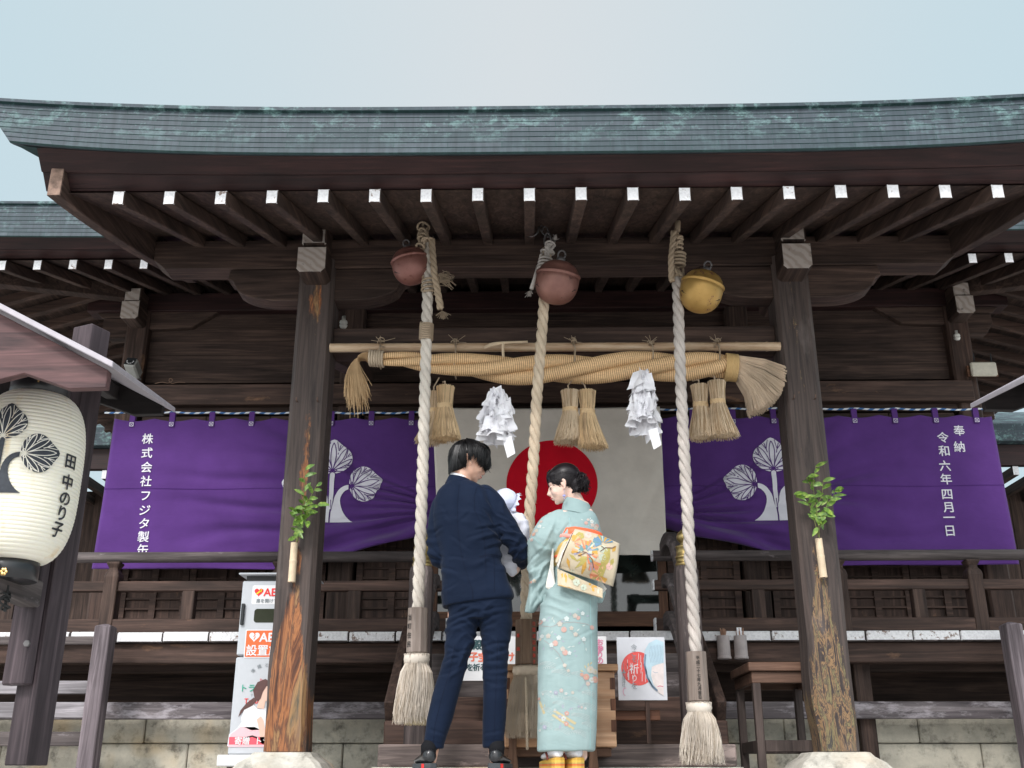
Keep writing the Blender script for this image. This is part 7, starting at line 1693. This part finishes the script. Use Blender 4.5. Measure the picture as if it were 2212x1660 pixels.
# waves
def wave(U, V, w_, n=4, col='wh', h=10):
    for k in range(n):
        kline([(U+w_*t/10, V+5*k+h*sin(pi*t/10*1.0+.3*k)*(-1)+t*.8) for t in range(11)], 1.1, col)
for a in ((1035, 1150, 80), (1095, 1190, 90), (1190, 1200, 60), (1240, 1290, 70), (1045, 1290, 60), (1150, 1320, 80), (1230, 1350, 80), (1040, 1440, 60), (1110, 1470, 70), (1200, 1480, 60), (1240, 1440, 60), (1050, 1370, 50), (1190, 1400, 90), (1100, 1340, 60)): wave(*a)
def curl(U, V, r_, n=5):
    for k in range(n):
        uu = U+r_*1.3*k; kline([(uu+r_*.7*cos(t), V-r_*.7*sin(t)-2*sin(k)) for t in [.2+.6*i for i in range(8)]], 1.2, 'wh')
for a in ((1100, 1315, 9), (1195, 1375, 9), (1185, 1490, 9), (1060, 1175, 8), (1130, 1300, 8), (1250, 1300, 9)): curl(*a)
# chrysanthemum cluster on the right
for U_, V_, r_, c_ in ((1262, 1218, 17, 'or'), (1282, 1182, 20, 'lo'), (1306, 1190, 16, 'lo'), (1288, 1232, 15, 'wh'), (1306, 1228, 18, 'or'), (1240, 1208, 10, 'or'), (1270, 1250, 12, 'pk')): blossom(U_, V_, r_, c_, 'gd', 9)
for U_, V_, a_ in ((1262, 1180, 2), (1270, 1170, 1.4), (1250, 1195, 2.7), (1280, 1160, 1.0)): kleaf(U_, V_, 20, a_, 'gd')
kline(((1235, 1205), (1262, 1245), (1275, 1275)), 2.2, 'br'); kline(((1255, 1250), (1240, 1270), (1225, 1290)), 1.5, 'pu')
# gold slats with blossoms
for pts in (((1102, 1385), (1112, 1378), (1215, 1440), (1207, 1450)), ((1095, 1405), (1104, 1397), (1205, 1465), (1198, 1475)), ((1034, 1335), (1042, 1330), (1066, 1392), (1056, 1398)), ((1042, 1345), (1064, 1350), (1062, 1362), (1040, 1358))): poly2(m, [kp(*p) for p in pts], k1, ki['gd'], .03)
for U_, V_, r_, c_ in ((1153, 1420, 14, 'wh'), (1168, 1395, 13, 'or'), (1166, 1445, 13, 'or'), (1135, 1410, 10, 'pu'), (1112, 1378, 8, 'wh'), (1062, 1460, 12, 'pu'), (1040, 1475, 7, 'wh'), (1116, 1295, 12, 'pu'), (1142, 1285, 11, 'pk'), (1092, 1290, 6, 'wh'), (1165, 1300, 8, 'wh'), (1240, 1365, 7, 'pk'), (1258, 1370, 8, 'wh'), (1225, 1362, 6, 'pu'), (1055, 1300, 6, 'wh'), (1196, 1295, 9, 'lo'), (1036, 1320, 8, 'or')): blossom(U_, V_, r_, c_, 'or' if c_ == 'wh' else 'wh')
for U_, V_, a_, c_ in ((1178, 1380, .6, 'pu'), (1190, 1395, .1, 'gr'), (1110, 1420, 3.6, 'gr'), (1140, 1445, 4.4, 'pu'), (1120, 1395, 2.7, 'gr'), (1185, 1460, 5.2, 'gr'), (1150, 1375, 1.6, 'pu')): kleaf(U_, V_, 24, a_, c_)
# shoulder and back motifs
for U_, V_, r_, c_ in ((1036, 485, 13, 'wh'), (1022, 505, 12, 'lo'), (1010, 520, 11, 'or'), (1045, 460, 10, 'pk'), (1000, 545, 10, 'pk'), (1290, 462, 13, 'wh'), (1293, 480, 13, 'pk'), (1310, 492, 14, 'lo'), (1272, 455, 9, 'pk'), (1012, 735, 12, 'lo'), (995, 740, 9, 'or')): blossom(U_, V_, r_, c_)
for U_, V_, r_ in ((1262, 472, 9), (1316, 480, 10)): mandarin(U_, V_, r_)
for U_, V_, a_ in ((1030, 470, .5), (1048, 495, .2), (1250, 460, 2.6), (1280, 455, 1.2), (1000, 525, 3), (1300, 470, .3)): kleaf(U_, V_, 17, a_, 'cr')
kline(((1260, 480), (1285, 490), (1310, 505)), 1.5, 'cr')
m.build('printed_motifs', kmats, kim, fix=False)
m = MB()
kline_pts = [((1282, 830), (1288, 1100), (1286, 1400), (1282, 1575)), ((1180, 445), (1182, 470), (1190, 505)), ((1005, 535), (1030, 560), (1065, 590), (1105, 600))]
for pts in kline_pts: stroke2(m, dens([kp(*p) for p in pts], .012), .003, lambda x, z: pk(x, z, .0008))
m.build('seam', flat('silk_seam', (.27, .44, .44), .7), kim)
# collar standing away from the nape
m = MB(); c0 = PM(1218, 402, YW+.0); 
band(m, Vector((c0.x, c0.y, c0.z)), .076, .070, -pi*1.02, pi*.10, -.045, .036, .012, -.004, .010, -.022); m.build('kimono_collar', KIM, wom, bevel=.003)
m = MB(); band(m, Vector((c0.x, c0.y, c0.z)), .070, .064, -pi*1.02, pi*.12, -.01, .040, .006, -.004, .005, -.018); m.build('under_collar', flat('under_collar_peach', (.70, .42, .34), .7), wom)
# white inner sleeve at the opening
CREAM = flat('cream_silk', (.72, .69, .63), .6, .3, 0, .03)
m = MB(); 
def ribbon(mb, A, B, th=.004):
    """closed slab between two polylines of (U,V,Y)"""
    a = [PM(*q) for q in A]; b = [PM(*q) for q in B]; rr = [[p, q, q+Vector((0, th, 0)), p+Vector((0, th, 0))] for p, q in zip(a, b)]; mb.rings(rr)
ribbon(m, [(1098, 598, YW-.07), (1085, 690, YW-.05), (1068, 765, YW-.04), (1066, 785, YW-.035), (1082, 797, YW-.05)], [(1104, 598, YW-.10), (1104, 700, YW-.09), (1112, 770, YW-.085), (1112, 772, YW-.085), (1100, 782, YW-.08)]); m.build('inner_sleeve', CREAM, wom, bevel=.002)
m = MB(); ribbon(m, [(1318, 750, YW+.0), (1345, 770, YW-.0), (1362, 792, YW+.0), (1350, 806, YW+.0)], [(1305, 800, YW-.02), (1320, 812, YW-.02), (1338, 818, YW-.02), (1340, 815, YW-.02)]); m.build('inner_sleeve', CREAM, wom, bevel=.002)
# obi
OBI = cloth_mat('ivory_brocade', (.52, .43, .30), (.60, .52, .39), .45, 500, .15, .2); GOLDC, gn_, gb_ = newmat('gold_thread'); gb_.inputs['Base Color'].default_value = (.62, .40, .12, 1); gb_.inputs['Metallic'].default_value = .4; gb_.inputs['Roughness'].default_value = .4
m = MB(); rr = [ringLR(a, b, v, ry, YW, 0, s_, 40, 2.5) for a, b, v, ry, s_ in ((1112, 1346, 572, .130, -.10), (1106, 1340, 600, .135, -.10), (1102, 1336, 650, .136, -.10), (1100, 1330, 690, .134, -.10), (1102, 1326, 702, .128, -.10))]; m.rings(rr); obi = m.build('obi_band', GOLDC, wom, smooth=True)
m = MB(); rr = [ringLR(a, b, v, ry, YW, 0, -.16, 40, 2.5) for a, b, v, ry in ((1135, 1340, 520, .120), (1128, 1342, 530, .134), (1120, 1342, 555, .136), (1118, 1342, 566, .130))]; m.rings(rr); m.build('obi_scarf', flat('orange_silk', (.80, .13, .05), .5, .3, 0, .15, 10), wom, smooth=True)
m = MB(); rr = [ringLR(a, b, v, ry, YW, 0, -.16, 40, 2.5) for a, b, v, ry in ((1118, 1340, 556, .130), (1112, 1340, 563, .142), (1110, 1340, 574, .142), (1114, 1340, 580, .130))]; m.rings(rr); m.build('obi_scarf_fold', flat('coral_silk', (.74, .30, .25), .5, .3), wom, smooth=True)
m = MB(); rr = [ringLR(a, b, v, ry, YW, 0, -.10, 40, 2.5) for a, b, v, ry in ((1104, 1338, 652, .136), (1100, 1340, 655, .142), (1100, 1340, 663, .142), (1104, 1338, 666, .136))]; m.rings(rr); m.build('obi_cord', flat('orange_cord', (.82, .17, .08), .5, .3), wom, smooth=True)
# drum knot: a curved slab
TL, TR, BR, BL = (1207, 503), (1420, 572), (1385, 778), (1130, 692)
def quad(s, t):
    U = (TL[0]*(1-s)+TR[0]*s)*(1-t)+(BL[0]*(1-s)+BR[0]*s)*t; V = (TL[1]*(1-s)+TR[1]*s)*(1-t)+(BL[1]*(1-s)+BR[1]*s)*t
    V -= 16*sin(pi*s)*(1-t)*.6; U += 8*sin(pi*t)*(s-.2); return U, V
def drum(s, t): 
    U, V = quad(s, t); e = .152+.045*sin(pi*min(1, t*1.05))**.7+.03*(1-s)-.035*abs(s-.45)**2*2+.004*sin(9*s+5*t)
    return PM(U, V, YW-e)
N1, N2 = 26, 26; vs = []
for i in range(N1+1):
    for j in range(N2+1): vs.append(drum(i/N1, j/N2))
nf = len(vs)
for i in range(N1+1):
    for j in range(N2+1):
        p = drum(i/N1, j/N2); U, V = quad(i/N1, j/N2); dd = .075*(1-.55*abs(2*(j/N2)-1)**3); q = PM(U, V, p.y+dd*.8); q.z = p.z-.0; q.x = p.x; vs.append(q+Vector((0.010, 0, 0)))
fs = []
W_ = N2+1
for i in range(N1):
    for j in range(N2): fs.append((i*W_+j, i*W_+j+1, (i+1)*W_+j+1, (i+1)*W_+j)); fs.append((nf+i*W_+j, nf+(i+1)*W_+j, nf+(i+1)*W_+j+1, nf+i*W_+j+1))
for i in range(N1): fs.append((i*W_, (i+1)*W_, nf+(i+1)*W_, nf+i*W_)); fs.append((i*W_+N2, nf+i*W_+N2, nf+(i+1)*W_+N2, (i+1)*W_+N2))
for j in range(N2): fs.append((j, nf+j, nf+j+1, j+1)); fs.append((N1*W_+j, N1*W_+j+1, nf+N1*W_+j+1, nf+N1*W_+j))
m = MB(); m.add(vs, fs); drum_o = m.build('obi_drum_knot', OBI, wom, smooth=True, bevel=0); 
pd = projector(drum_o.data)
m = MB()      # hanging tail of the obi
tl = [[PM(1122+ (1342-1122)*s, 694+(792-694)*s, YW-.165) for s in [i/10 for i in range(11)]], [PM(1124+(1342-1124)*s, 776+(838-776)*s-3*sin(pi*s), YW-.175-.012*sin(7*s)) for s in [i/10 for i in range(11)]]]
vs = tl[0]+tl[1]+[p+Vector((0, .02, 0)) for p in tl[0]+tl[1]]
fs = []
for i in range(10): fs += [(i, i+1, 12+i, 11+i), (22+i, 33+i, 34+i, 23+i), (11+i, 12+i, 34+i, 33+i), (i, 22+i, 23+i, i+1)]
fs += [(0, 11, 33, 22), (10, 32, 43, 21)]
m.add(vs, fs); tail = m.build('obi_tail', OBI, wom, bevel=.002); ptl = projector(tail.data)
# folds at the open side of the drum
m = MB(); ribbon(m, [(1200, 512, YW-.19), (1178, 560, YW-.19), (1150, 620, YW-.19), (1128, 690, YW-.19)], [(1188, 548, YW-.14), (1165, 575, YW-.14), (1128, 640, YW-.14), (1120, 676, YW-.14)], .05); m.build('obi_fold', CREAM, wom, bevel=.002)
m = MB(); ribbon(m, [(1172, 560, YW-.155), (1150, 610, YW-.155), (1122, 668, YW-.155)], [(1152, 565, YW-.15), (1132, 610, YW-.15), (1112, 660, YW-.15)], .03); m.build('obi_fold', OBI, wom, bevel=.002)
# woven picture on the drum: pine fans, bamboo leaves, blossoms
oc_ = {'gd': (.52, .29, .06), 'ol': (.40, .33, .10), 'te': (.14, .26, .27), 'bl': (.13, .24, .34), 'sa': (.58, .21, .11), 'pe': (.64, .36, .20), 'br': (.16, .09, .06), 'gy': (.46, .50, .40), 'pk': (.74, .46, .40), 'iv': (.70, .66, .56), 'lv': (.30, .28, .36)}
on = list(oc_); omats = [flat('brocade_'+k, oc_[k], .5, .35, .1, .15, 60) for k in on]; oi_ = {k: i for i, k in enumerate(on)}
def dk(U, V): p = PM(U, V, YW-.21); return (p.x, p.z)
def mk(pf):
    return (lambda x, z: pf(x, z, .0014), lambda x, z: pf(x, z, .0024), lambda x, z: pf(x, z, .0034))
d1, d2, d3 = mk(pd); m = MB()
def fan(U, V, r0, r1, a0, a1, n, cs_, f=d2):
    rr = random.Random(U)
    for i in range(n):
        a = radians(a0+(a1-a0)*i/(n-1)); w_ = radians((a1-a0)/n)*.62; c_ = rr.choice(cs_); ra = r0*rr.uniform(.9, 1.3); rb = r1*rr.uniform(.85, 1.05)
        poly2(m, [dk(U+cos(a-w_*.6)*ra, V-sin(a-w_*.6)*ra), dk(U+cos(a-w_)*rb, V-sin(a-w_)*rb), dk(U+cos(a)*rb*1.06, V-sin(a)*rb*1.06), dk(U+cos(a+w_)*rb, V-sin(a+w_)*rb), dk(U+cos(a+w_*.6)*ra, V-sin(a+w_*.6)*ra)], f, oi_[c_], .02)
def bleaf(U, V, L_, a, w_, c_, f=d1):
    a = radians(a); dx, dz = cos(a), -sin(a); poly2(m, [dk(U, V), dk(U+dx*L_*.35-dz*w_, V+dz*L_*.35+dx*w_), dk(U+dx*L_, V+dz*L_), dk(U+dx*L_*.35+dz*w_, V+dz*L_*.35-dx*w_)], f, oi_[c_], .02)
def plum(U, V, r, c_, f=d1):
    for i in range(6):
        a = i*pi/3+.3; x, z = dk(U+cos(a)*r*.6, V+sin(a)*r*.6); poly2(m, circ(x, z, r*.45*U1, 8), f, oi_[c_])
poly2(m, [dk(*q) for q in ((1352, 600), (1380, 590), (1378, 640), (1355, 700), (1330, 770), (1300, 765), (1325, 690))], d1, oi_['ol'], .02)
poly2(m, [dk(*q) for q in ((1300, 690), (1350, 680), (1320, 740), (1290, 765), (1270, 755))], d1, oi_['pe'], .02)
plum(1232, 535, 20, 'ol'); plum(1272, 527, 18, 'pk'); plum(1217, 560, 16, 'pe'); plum(1345, 600, 20, 'gy'); plum(1190, 710, 18, 'gy'); plum(1340, 640, 18, 'gy'); plum(1375, 680, 16, 'pk')
fan(1258, 615, 22, 62, -70, 190, 26, ['gd', 'sa', 'te', 'gy', 'gd', 'pe', 'lv']); fan(1258, 615, 12, 34, -60, 175, 16, ['te', 'sa', 'lv', 'gy'], d3)
fan(1200, 570, 6, 40, -40, 120, 10, ['gd', 'pe', 'sa']); fan(1330, 720, 6, 46, 150, 330, 14, ['gd', 'sa', 'ol', 'pe'])
fan(1285, 655, 10, 48, -100, -20, 9, ['sa', 'lv', 'sa', 'gd'])
fan(1345, 572, 8, 50, 20, 200, 18, ['bl', 'te', 'bl', 'gy', 'gd'])
for a in ((1270, 640, 62, 196, 11, 'ol'), (1268, 648, 75, 215, 12, 'ol'), (1262, 660, 70, 250, 11, 'gd'), (1240, 640, 40, 120, 9, 'gd'), (1180, 625, 60, -40, 8, 'ol'), (1170, 640, 55, -75, 8, 'gd'), (1290, 700, 60, 290, 10, 'pe'), (1395, 640, 45, 250, 10, 'ol'), (1390, 610, 40, 60, 9, 'gd')): bleaf(*a)
for pts in (((1222, 633), (1235, 630), (1262, 618), (1290, 650), (1298, 690)), ((1262, 618), (1240, 612), (1215, 620)), ((1275, 630), (1300, 625)), ((1330, 612), (1355, 592), (1390, 590), (1405, 580)), ((1350, 595), (1335, 585))):
    stroke2(m, dens([dk(*q) for q in pts], .008), .0045, d3, oi_['br'])
m.build('woven_picture', omats, drum_o, fix=False)
d1, d2, d3 = mk(ptl); m = MB()
def dk(U, V): p = PM(U, V, YW-.17); return (p.x, p.z)
for a in ((1150, 715, 50, 245, 9, 'gd'), (1160, 715, 55, 275, 9, 'gd'), (1175, 720, 40, 300, 8, 'ol')): bleaf(*a, d1)
for a in ((1215, 762, 17, 'gy'), (1250, 785, 15, 'gy'), (1300, 790, 16, 'gd'), (1325, 805, 13, 'gy'), (1195, 735, 12, 'ol'), (1285, 765, 12, 'gd')): plum(*a, d1)
stroke2(m, dens([dk(*q) for q in ((1130, 775), (1230, 808), (1334, 836))], .01), .003, d2, oi_['gd'])
m.build('woven_picture', omats, tail, fix=False)
# gold-leaf on the waist band
# hair of the woman: swept back to a low bun
T = lambda x, y, z: WC+WM @ Vector((x*.93, y*.93, z*.93))
m = MB(); ell(m, T(0, -.018, .036), (.078, .094, .084), WM, 28, 18); ell(m, T(0, -.070, -.020), (.055, .045, .058), WM); ell(m, T(0, .03, .062), (.066, .05, .042), WM)
me = remesh(m, .006, 5, None, 'hair'); m = MB(); bun = Vector((0, -.105, -.028))
rr = random.Random(3)
for i in range(1500):
    a = rr.uniform(-1, 1); hs = rr.random()
    # start at the hairline
    if hs < .7: sx_ = a*.072; st = Vector((sx_, .072-.9*sx_*sx_*8, .060+.045*(1-abs(a))-.02*abs(a)))
    else: s_ = 1 if a > 0 else -1; st = Vector((s_*.078, .03-.06*rr.random(), .03+.05*rr.random()-.02))
    if rr.random() < .12: s_ = 1 if a > 0 else -1; st = Vector((s_*.060, -.04-.03*rr.random(), -.075-.01*rr.random()))
    en = bun+Vector((rr.gauss(0, .018), rr.gauss(0, .008), rr.gauss(0, .018))); pts = []
    for k in range(10):
        t = k/9; d = st.lerp(en, t); c_ = Vector((0, -.016, .028)); q = d-c_; 
        # push on to the head ellipsoid
        s_ = sqrt((q.x/.082)**2+(q.y/.098)**2+(q.z/.088)**2); s2 = max(1.0, 1/s_)*(1+.03*rr.random()) if s_ < 1 else 1+.015*rr.random(); p = c_+q*s2; pts.append(T(p.x, p.y, p.z+.004*sin(pi*t)))
    m.tube(pts, [.0018]*9+[.001], 4, 0, cap=False)
for i in range(420):    # bun: twisted loops
    c_ = bun+Vector((rr.gauss(0, .012), -.008+rr.gauss(0, .006), rr.gauss(0, .016))); a0 = rr.uniform(0, 6.28); r_ = rr.uniform(.018, .036); ax = Vector((rr.gauss(0, .4), -1, rr.gauss(0, .4))).normalized(); o = ax.orthogonal().normalized(); q = ax.cross(o)
    pts = [c_+(o*cos(a0+.45*k)+q*sin(a0+.45*k))*r_*(1+.08*k*(rr.random()-.3))+ax*(.018*cos(k*.5)) for k in range(7)]; m.tube([T(*p) for p in pts], [.0018]*6+[.0006], 4, 0, cap=False)
for i in range(110):     # swept fringe
    x = rr.uniform(.0, .072); p0 = T(.0, .05, .114); p3 = T(x*1.1+.012, .088-abs(x)*.55+rr.uniform(0, .008), .000+rr.uniform(-.02, .03)-abs(x)*.3); m.tube(bez(tuple(p0), tuple(T(x*.7, .082, .106)), tuple(T(x*1.1, .098-abs(x)*.4, .055)), tuple(p3), 8), [.0017]*7+[.001, .0005], 4, 0, cap=False)
m.add([v.co for v in me.vertices], [tuple(p.vertices) for p in me.polygons]); m.build('hair', HAIR_W, wom, smooth=True, fix=False)
e0 = T(.078, -.004, -.052) if (WM @ Vector((1, 0, 0))).y < 0 else T(-.078, -.004, -.052)
m = MB(); m.tube([e0, e0+Vector((0, 0, -.03))], .0010, 4); ell(m, e0+Vector((0, 0, -.036)), (.006, .006, .006)); 
for k in range(5): a = k*1.256; ell(m, e0+Vector((cos(a)*.006, -.002, -.034+sin(a)*.004)), (.0045, .002, .003))
ell(m, e0+Vector((0, 0, -.05)), (.0035, .0035, .0045)); m.tube([e0+Vector((0, 0, -.04)), e0+Vector((0, 0, -.05))], .0008, 4); m.build('earring', flat('lilac_glass', (.28, .28, .52), .2, .6), wom, smooth=True)
# tabi and gold-banded sandals
TABI = flat('white_tabi', (.72, .72, .76), .8, .2)
ZOR, zn_, zb2 = newmat('gold_banded_sandal'); t = zn_.nodes.new('ShaderNodeTexCoord'); s_ = zn_.nodes.new('ShaderNodeSeparateXYZ'); zn_.links.new(t.outputs['Object'], s_.inputs[0]); r = ramp(zn_, [(0, (.60, .34, .06)), (.25, (.72, .46, .08)), (.45, (.50, .36, .10)), (.56, (.62, .16, .05)), (.72, (.66, .36, .08)), (.85, (.75, .48, .10)), (1, (.7, .42, .07))]); r.color_ramp.interpolation = 'CONSTANT'
mr = zn_.nodes.new('ShaderNodeMapRange'); mr.inputs[1].default_value = .055; mr.inputs[2].default_value = 0; zn_.links.new(s_.outputs[2], mr.inputs[0]); zn_.links.new(mr.outputs[0], r.inputs[0]); zn_.links.new(r.outputs[0], zb2.inputs['Base Color']); zb2.inputs['Roughness'].default_value = .3; zb2.inputs['Metallic'].default_value = .35
for U_, ang, yb in ((1138, -22, YW-.10), (1238, -34, YW-.08)):
    hp = PM(U_, 1640, yb); o = Vector((hp.x, yb, 0)); M = Matrix.Rotation(radians(-ang), 3, 'Z'); out_ = [(0, 0), (.026, .006), (.036, .03), (.034, .09), (.038, .15), (.033, .20), (.0, .225)]; out_ = out_+[(-a, b) for a, b in out_[-2:0:-1]]
    m = MB(); m.rings([[tuple(o+M @ Vector((a*q, b, z+ (.0 if z == 0 else -.02*b/.22)))) for a, b in out_] for q, z in ((1, .001), (1.0, .05), (.95, .055))]); m.build('sandal', ZOR, wom, bevel=.003)
    m = MB()
    def sect(y, w_, z0, z1, n=16): return [tuple(o+M @ Vector((w_*cos(t), y, z0+(z1-z0)*(.5+.5*sin(t))))) for t in [2*pi*j/n for j in range(n)]]
    m.rings([sect(.010, .012, .06, .09), sect(.018, .025, .053, .105), sect(.05, .031, .051, .13), sect(.08, .031, .051, .12), sect(.12, .033, .048, .09), sect(.17, .034, .046, .078), sect(.205, .022, .046, .065)]); m.tube([o+M @ Vector((0, .048, .08)), o+M @ Vector((0, .05, .17))], [.031, .033], 16); m.build('tabi_sock', TABI, wom, smooth=True)
    m = MB()
    for sg in (-1, 1): m.tube([o+M @ Vector((sg*.036, .075, .045)), o+M @ Vector((sg*.035, .10, .075)), o+M @ Vector((sg*.02, .13, .088)), o+M @ Vector((0, .165, .08))], .006, 8)
    m.build('sandal_strap', flat('dark_red_strap', (.22, .05, .04), .5), wom, smooth=True)
# ---------------------------------------------------------------- BABY
YBb = YB+.17
bab = thing('person', 'baby in a lacy white bonnet and white satin gown held in the man\'s arms', 'person', PM(900, 600, YBb))
SATIN = cloth_mat('white_satin', (.66, .67, .76), (.74, .75, .82), .35, 300, .05, .2); LACE = cloth_mat('lavender_lace', (.60, .64, .84), (.74, .78, .92), .6, 160, .6, .2)
BC = PM(873, 378, YBb+.0); BM = rot_head(radians(66), radians(25), radians(10))
m = MB(); T = lambda x, y, z: BC+BM @ Vector((x, y, z))
ell(m, T(0, 0, 0), (.056, .064, .060), BM, 24, 16); ell(m, T(0, .025, -.022), (.044, .044, .036), BM); ell(m, T(0, .068, -.012), (.006, .008, .006), BM); ell(m, T(-.025, .045, -.022), (.02, .02, .018), BM); ell(m, T(.025, .045, -.022), (.02, .02, .018), BM)
for s in (-1, 1): m.tube([T(s*.056, -.004, .01), T(s*.062, -.010, .0), T(s*.057, -.004, -.014)], .005, 6)
m.tube([T(0, 0, -.04), PM(905, 450, YBb), PM(920, 480, YBb)], [.03, .032, .05], 12)
limb(m, [(915, 470, YBb, .05), (915, 560, YBb, .055), (895, 640, YBb, .05)]); limb(m, [(905, 640, YBb, .03), (925, 690, YBb-.02, .024), (905, 720, YBb, .018)]); limb(m, [(885, 640, YBb+.05, .03), (900, 695, YBb+.03, .024)])
limb(m, [(940, 480, YBb-.02, .024), (955, 530, YBb-.03, .02), (945, 560, YBb+.02, .016)]); limb(m, [(930, 480, YBb+.06, .024), (950, 530, YBb+.08, .02)])
hand(m, PM(944, 562, YBb+.02), (-.3, .3, -1), (-1, 0, 0), .4, .7)
me = remesh(m, .004, 4, None, 'body'); me.materials.append(SKIN_W); link('body', me, bab)
m = MB()
for s in (-1, 1): m.tube([T(s*.014, .062, .002), T(s*.022, .060, -.001), T(s*.030, .052, .001)], .0012, 5)
m.build('eyelashes', HAIR_M, bab)
m = MB(); ell(m, T(0, -.008, .008), (.072, .072, .074), BM, 28, 18); ell(m, T(0, -.02, .0), (.070, .064, .074), BM)
me = remesh(m, .005, 4, lambda co, nn: .004*noise.noise(co*24)+.0015*noise.noise(co*70), 'bonnet'); me.materials.append(LACE); link('bonnet', me, bab)
m = MB(); rr = []
for k in range(73):      # frilled brim
    a = 2*pi*k/72; fr = .008*sin(a*14); r0, r1 = .068, .082+.005*sin(a*14+1); rr.append([T(r0*cos(a), .030, r0*sin(a)*1.03+.004), T(r1*cos(a), .044+fr, r1*sin(a)*1.03+.004), T(r1*cos(a), .047+fr, r1*sin(a)*1.03+.004), T(r0*cos(a), .034, r0*sin(a)*1.03+.004)])
m.rings(rr, cap=False); m.build('bonnet_frill', LACE, bab, smooth=True)
m = MB(); limb(m, [(918, 462, YBb, .055), (935, 505, YBb, .062), (930, 560, YBb, .070), (895, 620, YBb, .072), (898, 680, YBb-.02, .058), (905, 706, YBb-.02, .035)]); limb(m, [(935, 455, YBb-.04, .038), (960, 490, YBb-.06, .036), (958, 530, YBb-.06, .030)])
me = remesh(m, .006, 4, lambda co, nn: .008*(fold(co, (.4, 0, 1), .045, 2, 4)-.4)+.004*noise.noise(co*30), 'gown'); me.materials.append(SATIN); link('gown', me, bab)
